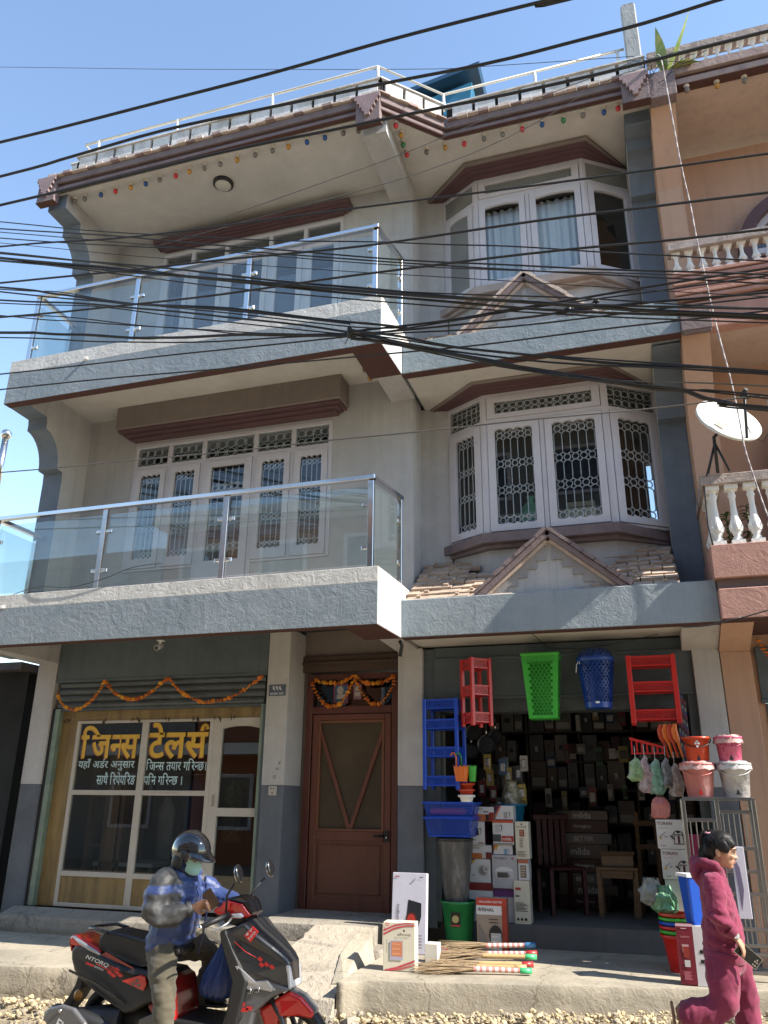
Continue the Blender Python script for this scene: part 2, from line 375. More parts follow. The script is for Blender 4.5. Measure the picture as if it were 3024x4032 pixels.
# ---- cantilever beams under the slabs
mb = MB()
mb.prism([(0,3.27),(.6,3.255),(1.0,3.255),(1.0,3.6),(0,3.6)], -.262, -.022, 'x'); hp('beam', mb, CREAM)
mb = MB(); mb.prism([(.13,3.27),(.6,3.13),(1.0,3.13),(1.0,3.5),(.13,3.5)], 2.62, 2.948, 'x'); hp('beam', mb, CREAM)
mb = MB(); mb.prism([(-.58,3.29),(.6,3.29),(.6,3.58),(-.58,3.58)], -4.9, -4.61, 'x'); hp('beam', mb, CREAM)
mb = MB(); mb.prism([(0,6.26),(.6,6.255),(.6,6.56),(0,6.56)], -.325, -.035, 'x'); hp('beam', mb, CREAM)
mb = MB(); mb.prism([(-.55,9.265),(.6,9.265),(.6,9.48),(-.55,9.48)], -.36, -.06, 'x'); hp('beam', mb, CREAM)
# ---- the two balcony slabs: rim in two paint bands, brown underside
def balcony(xl, z0, zl, zw, zr):
    mb = MB()
    mb.mat(0).box(xl,-.40,-.70,-.585,z0,zl); mb.mat(1).box(xl,-.40,-.70,-.585,zl,zw)
    mb.mat(0).box(xl,xl+.1,-.585,.16,z0+.01,zl); mb.mat(1).box(xl,xl+.1,-.585,.16,zl,zw)
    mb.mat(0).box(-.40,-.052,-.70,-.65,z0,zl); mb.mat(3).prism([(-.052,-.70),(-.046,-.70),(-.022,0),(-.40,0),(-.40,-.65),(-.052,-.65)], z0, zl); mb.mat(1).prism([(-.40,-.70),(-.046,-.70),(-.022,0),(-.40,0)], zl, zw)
    mb.mat(0).box(-.40,-.022,0,.6,z0+.32,zl); mb.mat(1).box(-.40,-.022,0,.6,zl,zw)
    mb.mat(2).box(xl+.1,-.40,-.585,.75,z0+.31,z0+.45)
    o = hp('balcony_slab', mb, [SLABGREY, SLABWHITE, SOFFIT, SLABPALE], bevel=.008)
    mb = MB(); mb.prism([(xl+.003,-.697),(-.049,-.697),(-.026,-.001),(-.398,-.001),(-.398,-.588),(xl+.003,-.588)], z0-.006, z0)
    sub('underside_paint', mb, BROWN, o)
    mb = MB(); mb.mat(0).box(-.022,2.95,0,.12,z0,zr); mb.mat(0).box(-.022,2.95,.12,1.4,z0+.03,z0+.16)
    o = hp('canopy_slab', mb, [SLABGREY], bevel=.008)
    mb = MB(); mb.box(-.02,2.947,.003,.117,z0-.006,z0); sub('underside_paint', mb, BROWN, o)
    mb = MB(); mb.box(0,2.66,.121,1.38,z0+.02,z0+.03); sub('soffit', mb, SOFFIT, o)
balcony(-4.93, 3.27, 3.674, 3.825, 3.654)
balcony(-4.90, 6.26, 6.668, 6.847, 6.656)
# drain spouts
for x, z in ((-3.77,6.70), (-4.36,3.69)):
    mb = MB(); mb.tube([(x,-.66,z),(x+.01,-.74,z-.006)], .019, 8); hp('drain_spout', mb, WHITEPL)
# ---- walls of the upper floors (left bay) round their openings
def wall_with(xa, xb, za, zb, y0, y1, holes, m, name='wall'):
    mb = MB(); xs = sorted({xa, xb, *[h[0] for h in holes], *[h[1] for h in holes]}); zs = sorted({za, zb, *[h[2] for h in holes], *[h[3] for h in holes]})
    for i in range(len(xs)-1):
        run = None
        for j in range(len(zs)-1):
            cx, cz = (xs[i]+xs[i+1])/2, (zs[j]+zs[j+1])/2
            solid = not any(h[0] < cx < h[1] and h[2] < cz < h[3] for h in holes)
            if solid: run = (run[0] if run else zs[j], zs[j+1])
            if run and (not solid or j == len(zs)-2):
                mb.box(xs[i], xs[i+1], y0, y1, *run); run = None
    return hp(name, mb, m)
wall_with(-4.61,-.06, 3.72,6.57, .6,.98, [(-3.86,-1.08,4.38,6.13),(-2.84,-2.10,3.72,4.38)], CREAM)
wall_with(-4.61,-.06, 6.71,9.48, .6,.98, [(-3.80,-1.02,7.40,9.16),(-2.80,-2.07,6.71,7.40)], CREAM)
for za, zb in ((3.45,6.29),(6.44,9.48)):
    mb = MB(); mb.box(-.06,.30,.98,1.1,za,zb); hp('wall', mb, CREAM)
# rooms behind the glass
for za, zb in ((3.72,6.5),(6.71,9.4)):
    mb = MB(); mb.box(-4.5,2.6,4.0,4.1,za,zb); mb.box(-4.6,-4.5,1,4,za,zb); mb.box(2.68,2.78,1.1,4,za,zb); mb.box(-4.5,2.68,1.1,4.1,zb,zb+.06); mb.box(-4.5,2.68,1.1,4.1,za-.06,za); mb.box(-.3,-.2,1.1,4.0,za,zb)
    hp('room', mb, ROOMW)
# ---- end fins with ogee corbels
def fin(x0, x1, zlow, zt, dy, top):
    pr = [(.7,zlow),(.16,zlow),(.16,zt-.715),(.152,zt-.60),(.05,zt-.59)]
    for i in range(9):
        a = i/8; pr.append((.05-.30*(1-math.cos(a*math.pi/2)), zt-.58+.40*math.sin(a*math.pi/2)+.02*a*a))
    pr += [(-.25,zt-.08),(-.262,zt-.01)]
    if top: pr += [(-.58,zt),(-.58,top),(.7,top)]
    else: pr += [(-.50,zt),(.7,zt)]
    pr = [(p[0]+dy, p[1]) for p in pr]
    mb = MB(); mb.mat(0).prism(pr, x0, x1, 'x'); mb.m[0] = mb.m[1] = 1
    return hp('end_wall', mb, [FINGREY, CREAM])
fin(-4.90,-4.61, 3.70, 6.26, 0, 6.57); fin(-4.90,-4.61, 6.70, 9.26, 0, 9.48)
def fin_r(zlow, zt, top):
    o = fin(2.665, 2.948, zlow, zt, .70, 0); return o
fin_r(3.40, 6.26, 0); fin_r(6.45, 9.27, 0)
mb = MB(); mb.box(2.665,2.948,.25,1.4,9.26,9.6); hp('beam', mb, FINGREY)
# ---- roof: soffit, moulded fascia, tiled drip edge, parapet panels
PATH = [(-4.96,-.70),(-.09,-.70),(.56,-.07),(2.95,-.07)]
def offs(o):
    out = []
    for i, p in enumerate(PATH):
        ns = []
        for a, b in ((i-1,i),(i,i+1)):
            if a >= 0 and b < len(PATH):
                d = Vector(PATH[b])-Vector(PATH[a]); d.normalize(); ns.append(Vector((d.y,-d.x)))
        n = sum(ns, Vector((0,0))); n.normalize(); k = 1/max(.5, n.dot(ns[0])); out.append((p[0]+n.x*o*k, p[1]+n.y*o*k))
    return out
def strip(mb, o0, o1, z0, z1):
    a, b = offs(o0), offs(o1)
    for i in range(len(a)-1): mb.prism([a[i], a[i+1], b[i+1], b[i]], z0, z1)
mb = MB(); _p = offs(-.09); mb.prism([*_p,(2.95,1.3),(-4.96,1.3)], 9.485, 9.66); hp('roof_slab', mb, SOFFIT)
mb = MB(); strip(mb, .0, -.045, 9.470, 9.520); strip(mb, .022, -.06, 9.565, 9.665); hp('fascia', mb, MAUVE, bevel=.006)
mb = MB(); strip(mb, -.015, -.1, 9.52, 9.565); hp('fascia_groove', mb, BROWN)
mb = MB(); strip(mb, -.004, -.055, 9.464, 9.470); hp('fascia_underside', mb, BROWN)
def along(i0, i1, o):
    p = offs(o); a, b = Vector(p[i0]), Vector(p[i1]); return a, b, (b-a).length, (b-a).normalized()
EDGE = mat('drip_tile_paint', (.50,.40,.34), .8, .2, 9, bump=.3, bs=50); EDGEB = mat('drip_tile_brown', (.26,.18,.165), .8, .2, 9, bump=.3, bs=50)
PANELW = plaster('parapet_white', (.62,.61,.59), bump=.25, bs=10, col2=(.42,.40,.37), c2s=3); SLOT = mat('black_slot', (.01,.01,.01), .9)
for i in range(3):
    a, b, ln, d = along(i, i+1, .06); n = Vector((d.y,-d.x)); k = int(ln/.125); st = ln/k
    for j in range(k):
        mb = MB(); p = a + d*(j*st); mb.at(frame((p.x,p.y,9.672), (d.x,d.y,0), (0,0,1)))
        mb.box(0, st*.96, R.uniform(-.012,.008), .08, -.004, .012 + .022*(j % 2) + R.uniform(0,.006))
        hp('drip_tile', mb, EDGE if j % 3 else EDGEB)
    a, b, ln, d = along(i, i+1, .025)
    mb = MB(); mb.at(frame((a.x,a.y,9.67), (d.x,d.y,0), (0,0,1))); mb.box(.5 if i == 0 else 0, ln, .06, .12, 0, .245); hp('parapet_core', mb, SLOT)
    s0 = .55 if i == 0 else .06; k = round((ln-s0-.03)/.285); st = (ln-s0-.03)/k
    for j in range(k):
        if i == 2 and j > k-1: continue
        mb = MB(); mb.at(frame((a.x,a.y,9.70), (d.x,d.y,0), (0,0,1))); mb.box(s0+j*st+.020, s0+(j+1)*st-.020, .02+R.uniform(0,.006), .06, R.uniform(-.01,0), .235)
        hp('parapet_panel', mb, PANELW)
    mb = MB(); mb.at(frame((a.x,a.y,9.94), (d.x,d.y,0), (0,0,1))); mb.box(s0-.03 if i == 0 else 0, ln, .0, .16, 0, .018); hp('parapet_coping', mb, PANELW)
mb = MB(); mb.box(-4.70,-4.46,-.5,-.1,9.6,10.08); mb.box(-4.72,-4.44,-.52,-.08,10.08,10.11); hp('corner_post', mb, PANELW)
# hanging corner ornaments with stepped fretwork
def ornament(M, wdt):
    mb = MB(); mb.at(M); mb.box(-wdt/2, wdt/2, .0, .10, -.215, .165); o = hp('corner_block', mb, MAUVE, bevel=.005)
    mb = MB(); mb.at(M); n = 5
    for k in range(n):
        h = wdt*.5*(1-k/n)*1.06
        mb.box(-h, h, -.035, -.001, .105-.062*k, .165 if k == 0 else .105-.062*(k-1))
    sub('stepped_fret', mb, mat('fret_paint', (.25,.175,.175), .8, .15, 8, bump=.3), o)
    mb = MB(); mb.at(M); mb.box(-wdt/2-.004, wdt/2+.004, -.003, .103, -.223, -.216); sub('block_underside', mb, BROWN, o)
ornament(T(-4.83,-.74,9.50), .28); ornament(T(-.235,-.74,9.50), .30); ornament(T(2.80,-.115,9.50), .30)
d = Vector((.56+.09,-.07+.70,0)).normalized(); pass
# roof railing of thin steel pipe
RP = [(-4.38,-.45),(-4.38,-.66),(-.14,-.66),(.53,-.02),(2.74,-.02)]
mb = MB()
for z in (10.20, 9.975): mb.tube([(x,y,z) for x,y in RP], .017, 6)
rail = hp('roof_railing', mb, mat('roof_pipe_paint', (.62,.58,.50), .35, .1, metal=.35))
for x, y in ((-4.38,-.45),(-4.15,-.66),(-2.93,-.66),(-1.55,-.66),(-.14,-.66),(.53,-.02),(1.68,-.02),(2.66,-.02)):
    mb = MB(); mb.tube([(x,y,9.93),(x,y,10.20)], .02, 8); sub('railing_post', mb, mat('roof_post_paint', (.66,.64,.60), .3, .1, metal=.3), rail)
# soffit bulbs
BC = {'c': mat('bulb_clear', (.16,.14,.12), .15, .1), 'r': mat('bulb_red', (.50,.025,.03), .2, .1), 'y': mat('bulb_amber', (.42,.20,.03), .2, .1), 'b': mat('bulb_blue', (.02,.07,.22), .2, .1), 'g': mat('bulb_green', (.03,.17,.06), .2, .1)}
HOLD = mat('bulb_holder', (.55,.50,.43), .5)
def bulb(x, y, z, c, par=None, off=None):
    mb = MB(); mb.lathe([(.006,-.105),(.024,-.095),(.032,-.07),(.026,-.045),(.014,-.03)], 10, (x,y,z))
    o = mb.build('light_bulb', BC[c], par or HOUSE, off or HO)
    if c != 'c': o['label'] = {'r':'red','y':'amber','b':'blue','g':'green'}[c] + ' light bulb'
    mb = MB(); mb.lathe([(.017,-.045),(.02,-.02),(.033,-.015),(.033,0)], 10, (x,y,z)); sub('bulb_holder', mb, HOLD, o)
for x, y, c in [(-4.55,-.50,'c'),(-4.39,-.50,'c'),(-4.13,-.50,'b'),(-3.9,-.50,'r'),(-3.66,-.50,'y'),(-3.43,-.50,'b'),(-3.21,-.51,'c'),(-2.97,-.51,'r'),(-2.76,-.52,'y'),(-2.54,-.52,'c'),(-2.31,-.52,'c'),(-2.07,-.52,'y'),(-1.81,-.53,'c'),(-1.57,-.53,'c'),(-1.35,-.53,'y'),(-1.1,-.53,'b'),(-.86,-.53,'b'),(-.62,-.53,'c'),(-.43,-.51,'c'),(.03,-.45,'r'),(.05,-.29,'y'),(.03,-.14,'g'),(.03,.03,'r'),(.28,.06,'c'),(.52,.06,'y'),(.76,.07,'r'),(1.01,.06,'c'),(1.24,.06,'c'),(1.48,.05,'r'),(1.72,.05,'b'),(1.97,.06,'g'),(2.2,.05,'c'),(2.44,.08,'b'),(2.6,.07,'r')]:
    bulb(x, y, 9.484, c)
bulb(-.53,.18,6.57,'c'); bulb(-.535,.39,6.57,'y')
mb = MB(); mb.lathe([(.135,0),(.135,-.035),(.11,-.05)], 20, (-2.47,-.15,9.484)); o = hp('ceiling_lamp', mb, BLACK)
mb = MB(); mb.lathe([(.108,-.048),(.09,-.075),(.05,-.092),(.01,-.097)], 20, (-2.47,-.15,9.484)); sub('lamp_cover', mb, mat('lamp_cover', (.45,.43,.38), .3), o)
# ---- straight window hoods over the left windows
def hood(xa, xb, y, z0, z1, zs):
    mb = MB(); mb.box(xa, xb, y, .6, z1-.0, zs); o = hp('window_hood', mb, TAUPE if zs-z1 > .1 else MAROON, bevel=.006)
    mb = MB(); h = (z1-z0)/3
    for k in range(3): mb.box(xa+.02+.05*k, xb-.02-.05*k, y+.03+(.55-y)/3.4*k, .6, z1-h*(k+1), z1-h*k)
    sub('hood_moulding', mb, MAROON, o, bevel=.004)
hood(-4.01,-.875, .30, 6.165, 6.255, 6.57)
hood(-3.90,-.89, .42, 9.19, 9.26, 9.325)
# ---- windows
def ring(mb, x0, x1, z0, z1, wl, wr, wb, wt, y0, y1):
    mb.box(x0,x0+wl,y0,y1,z0,z1); mb.box(x1-wr,x1,y0,y1,z0,z1); mb.box(x0+wl,x1-wr,y0,y1,z0,z0+wb); mb.box(x0+wl,x1-wr,y0,y1,z1-wt,z1)
def arc_top(mb, x0, x1, z, rise, y0, y1):   # fills the corners above a shallow arch whose crown is at z
    n = 8
    for i in range(n):
        a0 = -1+2*i/n; a1 = -1+2*(i+1)/n; za = z-rise*a0*a0; zb = z-rise*a1*a1; c = (x0+x1)/2; h = (x1-x0)/2
        mb.prism([(c+a0*h,za),(c+a1*h,zb),(c+a1*h,z+.004),(c+a0*h,z+.004)], y0, y1, 'y')
def scallop(mb, x0, x1, z, n, up, y0, y1):   # carved, scalloped edge: cusps between small arches
    st = (x1-x0)/n; s = 1 if up else -1
    for i in range(n):
        c = x0+st*(i+.5)
        for k in range(6):
            a0 = -1+2*k/6; a1 = -1+2*(k+1)/6
            p = [(c+a0*st/2, z-s*.022*a0*a0), (c+a1*st/2, z-s*.022*a1*a1), (c+a1*st/2, z+s*.004), (c+a0*st/2, z+s*.004)]
            mb.prism(p, y0, y1, 'y')
def grille(mb, x0, x1, z0, z1, y, n, rows):
    """bars with rings between them at the given heights (fractions) and pointed arcs above and below each ring row"""
    p = (x1-x0)/n; r = p*.40; t = .0066
    def seg(pts): mb.tube([(a,y,b) for a,b in pts], t, 4, False, False)
    def circ(cx, cz): mb.tube([(cx+r*math.cos(k*math.pi/6), y, cz+r*math.sin(k*math.pi/6)) for k in range(12)], t, 4, False, False, closed=True)
    zr = [z0+(z1-z0)*f for f in rows]
    for i in range(n):
        cx = x0+p*(i+.5)
        for zc in zr: circ(cx, zc)
    for i in range(n+1):
        bx = x0+p*i; ends = []
        for zc in zr: ends += [zc-r*1.7, zc+r*1.7]
        pts = [z0]+ends+[z1] if rows and rows[0] > .1 else [z0] + ends[1:-1] + [z1] if rows else [z0, z1]
        if rows and rows[0] <= .1: 
            for k in range(len(zr)-1):
                mb.tube([(bx,y,zr[k]+r*1.5),(bx,y,zr[k+1]-r*1.5)], t, 4, False, False)
        else: mb.tube([(bx,y,z0),(bx,y,z1)], t, 4, False, False)
    for zc in zr:   # arcs linking ring tops to the bars
        for i in range(n):
            cx = x0+p*(i+.5)
            for s in (-1,1):
                if z0-.01 < zc+s*r*1.8 < z1+.01:
                    seg([(cx-p/2, zc+s*r*2.1),(cx-p*.42, zc+s*r*1.55),(cx-p*.2, zc+s*r*1.15),(cx, zc+s*r),(cx+p*.2, zc+s*r*1.15),(cx+p*.42, zc+s*r*1.55),(cx+p/2, zc+s*r*2.1)])
def ringlight(mb, x0, x1, z0, z1, y, n):     # two rows of rings for the small top lights
    p = (x1-x0)/n; r = min(p, (z1-z0)/2)*.44
    for i in range(n):
        for k in range(2):
            cx, cz = x0+p*(i+.5), z0+(z1-z0)*(.27+.46*k)
            mb.tube([(cx+r*math.cos(q*math.pi/5), y, cz+r*math.sin(q*math.pi/5)) for q in range(10)], .0055, 4, False, False, closed=True)
        mb.tube([(x0+p*(i+.5),y,z0),(x0+p*(i+.5),y,z0+.27*(z1-z0)-r)], .005, 4, False, False)
    for i in range(1, n): mb.tube([(x0+p*i,y,z0),(x0+p*i,y,z1)], .005, 4, False, False)
def window(M, x0, x1, z0, z1, ztr, xm, opts):
    """opts per light: dict(grille=n, rows=[..], door=bool, fill='pane'|'louver', top='scallop'|'arch'|'flat')"""
    fw = .045; xs = [x0]+list(xm)+[x1]
    mb = MB(); mb.at(M)
    mb.box(x0, x1, 0, .07, z1-.05, z1); mb.box(x0, x1, .002, .07, ztr-.028, ztr+.028)
    for i, x in enumerate(xs):
        a, b = (x, x+fw) if i == 0 else (x-fw, x) if i == len(xs)-1 else (x-fw*.6, x+fw*.6)
        dz = min([opts[k].get('z0', z0) for k in (i-1, i) if 0 <= k < len(opts)]); mb.box(a, b, .001, .072, dz, ztr-.029 if 0 < i < len(xs)-1 and opts[i].get('light') is False else z1-.05)
    for i in range(len(xs)-1):
        if 'z0' not in opts[i]: mb.box(xs[i]+.02, xs[i+1]-.02, .0015, .07, z0, z0+.03)
    o = hp('window', mb, FRAME, bevel=.004)
    for i, op in enumerate(opts):
        a = xs[i]+(fw if i == 0 else fw*.6)+.004; b = xs[i+1]-(fw if i == len(opts)-1 else fw*.6)-.004
        zb = op.get('z0', z0+.03)+.004; zt = ztr-.032; st = op.get('st', .085)
        mb = MB(); mb.at(M); ring(mb, a, b, zb, zt, st, st, op.get('rail', .12), .075, -.012, .035)
        pa, pb, pc, pd = a+st, b-st, zb+op.get('rail', .12), zt-.075
        if op.get('top') == 'scallop': scallop(mb, pa, pb, pd, 4, True, -.010, .033); scallop(mb, pa, pb, pc, 4, False, -.010, .033)
        if op.get('top') == 'arch': arc_top(mb, pa, pb, pd, .028, -.010, .033)
        if op.get('door'):
            mb.box(a+st, b-st, .0, .03, zb+.05, pc-.05)
        c = sub('casement', mb, FRAME, o, bevel=.003)
        if op.get('fill') == 'louver':
            mb = MB(); mb.at(M); n = int((pb-pa)/.016)
            for k in range(n): q = pa+(pb-pa)*k/n; mb.box(q, q+.009, .012, .024, pc, pd)
            sub('reeded_panel', mb, mat('reeded_grey', (.30,.30,.28), .5), o)
            mb = MB(); mb.at(M); mb.quad((pa,.026,pc),(pb,.026,pc),(pb,.026,pd),(pa,.026,pd)); sub('pane', mb, mat('reeded_back', (.10,.105,.10), .3), o)
        else:
            mb = MB(); mb.at(M); mb.quad((pa,.02,pc),(pb,.02,pc),(pb,.02,pd),(pa,.02,pd)); sub('pane', mb, PANE, o)
        if op.get('grille'):
            mb = MB(); mb.at(M); grille(mb, pa+.01, pb-.01, pc+.008, pd-.008, .045, op['grille'], op['rows']); sub('grille', mb, GRILLE, o)
        # top light
        if op.get('light', True):
            la, lb, lc, ld = xs[i]+(fw if i == 0 else fw*.6), xs[i+1]-(fw if i == len(opts)-1 else fw*.6), ztr+.028, z1-.05
            k = op.get('lm', 0)
            if k:
                mb = MB(); mb.at(M); ring(mb, la+.005, lb-.005, lc+.004, ld-.004, k, k, .045, .045, -.012, .03); sub('casement', mb, FRAME, o, bevel=.003)
                la += k; lb -= k; lc += .045; ld -= .045
            if op.get('lfill') == 'louver':
                mb = MB(); mb.at(M)
                if op.get('lv') == 'h':
                    n = int((ld-lc)/.016)
                    for q in range(n): mb.box(la, lb, .01, .024, lc+(ld-lc)*q/n, lc+(ld-lc)*q/n+.009)
                else:
                    n = int((lb-la)/.016)
                    for q in range(n): mb.box(la+(lb-la)*q/n, la+(lb-la)*q/n+.009, .01, .024, lc, ld)
                sub('reeded_panel', mb, MATS['reeded_grey'] if 'reeded_grey' in MATS else mat('reeded_grey', (.30,.30,.28), .5), o)
                mb = MB(); mb.at(M); mb.quad((la,.026,lc),(lb,.026,lc),(lb,.026,ld),(la,.026,ld)); sub('pane', mb, mat('reeded_back', (.10,.105,.10), .3), o)
            else:
                mb = MB(); mb.at(M); mb.quad((la,.03,lc),(lb,.03,lc),(lb,.03,ld),(la,.03,ld)); sub('pane', mb, PANE, o)
                if op.get('ln'):
                    mb = MB(); mb.at(M); ringlight(mb, la+.01, lb-.01, lc+.005, ld-.005, .045, op['ln']); sub('grille', mb, GRILLE, o)
    return o
ROWS = [.045,.36,.64,.95]
g = dict(grille=4, rows=ROWS, top='scallop', ln=4, st=.072)
window(T(0,.585,0), -3.86,-1.08, 4.385,6.125, 5.79, [-3.335,-2.835,-2.105,-1.59], [dict(g), dict(g), dict(grille=5, rows=[.14,.42,.78], z0=3.72, rail=.72, st=.1, door=True, ln=5), dict(g), dict(g)])
g3 = dict(top='flat', st=.075)
window(T(0,.585,0), -3.80,-1.02, 7.405,9.155, 8.86, [-3.31,-2.775,-2.09,-1.57], [dict(g3), dict(g3), dict(g3, z0=6.71, rail=.75, door=True), dict(g3), dict(g3)])
# ---- bay windows
BL, FL, FR, BR = Vector((.26,.99)), Vector((.753,.70)), Vector((2.129,.70)), Vector((2.70,1.09))
def plan(o): # the bay outline pushed outwards
    ns = [(FL-BL), (FR-FL), (BR-FR)]; ns = [Vector((d.y,-d.x)).normalized() for d in ns]; c = []
    for n1, n2, p in ((ns[0],ns[0],BL),(ns[0],ns[1],FL),(ns[1],ns[2],FR),(ns[2],ns[2],BR)):
        n = (n1+n2).normalized(); k = 1/n.dot(n1); c.append((p.x+n.x*o*k, p.y+n.y*o*k))
    return c
def bayprism(mb, o, z0, z1):
    c = plan(o); c[0] = (c[0][0]-o*.35, 1.0); c[3] = (min(c[3][0]+o*.3, 2.664) if o > 0 else 2.66, 1.12); mb.prism([c[0],c[1],c[2],c[3],(2.664,1.3),(c[0][0],1.3)], z0, z1)
def bay(z0, z1, ztr, soff, kind):
    mb = MB(); bayprism(mb, -.06, z0-1.0, z0-.16); hp('bay_base', mb, CREAM)
    mb = MB(); bayprism(mb, .10, z0-.115, z0-.005); bayprism(mb, .02, z0-.16, z0-.115); hp('bay_sill', mb, MAUVE if kind == 1 else plaster('sill_taupe', (.40,.33,.29), bump=.3, bs=12), bevel=.006)
    mb = MB()
    h = (soff-z1)
    bayprism(mb, .27, z1+h*.42, soff-.002); o = hp('bay_hood', mb, TAUPE, bevel=.006)
    mb = MB(); hh = h*.42/3
    for k in range(3): bayprism(mb, .23-.075*k, z1+hh*(2-k), z1+hh*(3-k)-.001)
    sub('hood_moulding', mb, MAROON, o, bevel=.004)
    segs = [(BL,FL),(FL,FR),(FR,BR)]
    for i, (a, b) in enumerate(segs):
        d = (b-a); M = frame((a.x,a.y,0), (d.x,d.y,0), (0,0,1)); L_ = d.length
        if kind == 1:
            G = dict(grille=5, rows=ROWS, top='scallop', st=.08, rail=.075)
            if i == 1: window(M, 0, L_, z0, z1, ztr, [L_*.485], [dict(G, light=False), dict(G, light=False)]); 
            else: window(M, 0, L_, z0, z1, ztr, [], [dict(G, ln=6, grille=4, st=.09)])
        else:
            G = dict(top='arch', st=.075, rail=.075)
            if i == 1: window(M, 0, L_, z0, z1, ztr, [L_*.485], [dict(G, light=False), dict(G, light=False)])
            elif i == 0: window(M, 0, L_, z0, z1, ztr, [], [dict(G, fill='louver', lfill='louver', lv='h')])
            else: window(M, 0, L_, z0, z1, ztr, [], [dict(G, lfill='louver', lv='h')])
        if i == 1:   # one wide top light across the front
            mb = MB(); mb.at(M); ring(mb, .05, L_-.05, ztr+.03, z1-.052, .09, .09, .06, .06, -.012, .03); o = hp('top_light', mb, FRAME, bevel=.003)
            la, lb, lc, ld = .14, L_-.14, ztr+.09, z1-.112
            mb = MB(); mb.at(M)
            if kind == 1: ringlight(mb, la, lb, lc, ld, .04, 13); sub('grille', mb, GRILLE, o)
            else:
                n = int((lb-la)/.016)
                for q in range(n): mb.box(la+(lb-la)*q/n, la+(lb-la)*q/n+.009, .008, .024, lc, ld)
                sub('reeded_panel', mb, MATS['reeded_grey'], o)
            mb = MB(); mb.at(M); mb.quad((la,.027,lc),(lb,.027,lc),(lb,.027,ld),(la,.027,ld)); sub('pane', mb, PANE if kind == 1 else MATS['reeded_back'], o)
bay(4.497, 6.232, 5.875, 6.288, 1)
bay(7.69, 9.395, 9.045, 9.484, 2)
# dark floor and ceiling boards of the bays
for z0, z1 in ((4.49,6.20),(7.68,9.36)):
    mb = MB(); bayprism(mb, -.08, z0-.03, z0+.01); bayprism(mb, -.08, z1, z1+.03); hp('bay_board', mb, ROOMW)
# curtains in the top bay
def curtain(x0, x1, y, z0, z1, M=None):
    mb = MB(); n = int((x1-x0)/.012); vs = []
    if M is not None: mb.at(M)
    for i in range(n+1):
        x = x0+(x1-x0)*i/n; ph = x*2*math.pi/.10
        for z in (z0, z1-.22, z1-.18, z1):
            a = .028 if z < z1-.2 else .022
            vs.append((x+.006*math.sin(ph*.7), y+a*math.sin(ph+.5*math.sin(ph*.31)), z))
    fs = [(i*4+k, (i+1)*4+k, (i+1)*4+k+1, i*4+k+1) for i in range(n) for k in range(3)]
    mb.add(vs, fs, True); return hp('curtain', mb, mat('curtain_cloth', (.74,.75,.74), .8, .08, 3, stretch=(8,8,.4)))
curtain(.80,1.36,.90,7.72,9.0); curtain(1.50,2.02,.90,7.72,9.0)
# ---- tiled skirts below the bays: every cement tile by itself
def skirt(zr, slot):
    y0, z0, y1, z1 = .085, zr-.015, 1.02, zr+.645
    L_ = math.hypot(y1-y0, z1-z0); sv = Vector((0,y1-y0,z1-z0)).normalized()
    mb = MB(); mb.prism([(y0,z0-.05),(y1,z1-.05),(y1,z1-.09),(y0,z0-.09)], 0, 2.66, 'x'); hp('skirt_bed', mb, mat('skirt_bed_cement', (.30,.24,.20), .9))
    rows = 8; rh = L_/rows
    for r_ in range(rows):
        off = (r_ % 2)*.11; x = -.22+off
        while x < 2.66:
            cyq = y0+sv.y*rh*(r_+.5); xa, xb = max(x, -.015), min(x+.215, 2.655); x += .22
            if xb-xa < .03: continue
            cx = (xa+xb)/2; cy = y0+sv.y*rh*(r_+.5)
            if cy > .62 and .55 < cx < 2.05: continue
            if abs(cx-1.47) < .42-(cy-.05)*.35 and cy < .6: continue
            M = frame((xa, y0+sv.y*rh*r_, z0+sv.z*rh*r_), (1,0,0), Vector((1,0,0)).cross(sv)*1.0) 
            mb = MB(); mb.at(M); hgt = R.uniform(.022,.036); w_ = xb-xa-.006; tl = R.uniform(-.006,.004)
            mb.add([(0,tl-.01,0),(w_,tl-.01,0),(w_,rh,-.01),(0,rh,-.01),(0,tl-.01,hgt+.012),(w_,tl-.01,hgt+.012),(w_,rh+.01,hgt-.016),(0,rh+.01,hgt-.016)],
                   [(0,3,2,1),(4,5,6,7),(0,1,5,4),(1,2,6,5),(2,3,7,6),(3,0,4,7)])
            if R.random() < .5: q = R.uniform(.04,.15); mb.box(q, q+R.uniform(.03,.06), .03, .055, hgt-.005, hgt+.03)
            hp('roof_tile', mb, TILE)
skirt(3.654, 1); skirt(6.656, 2)
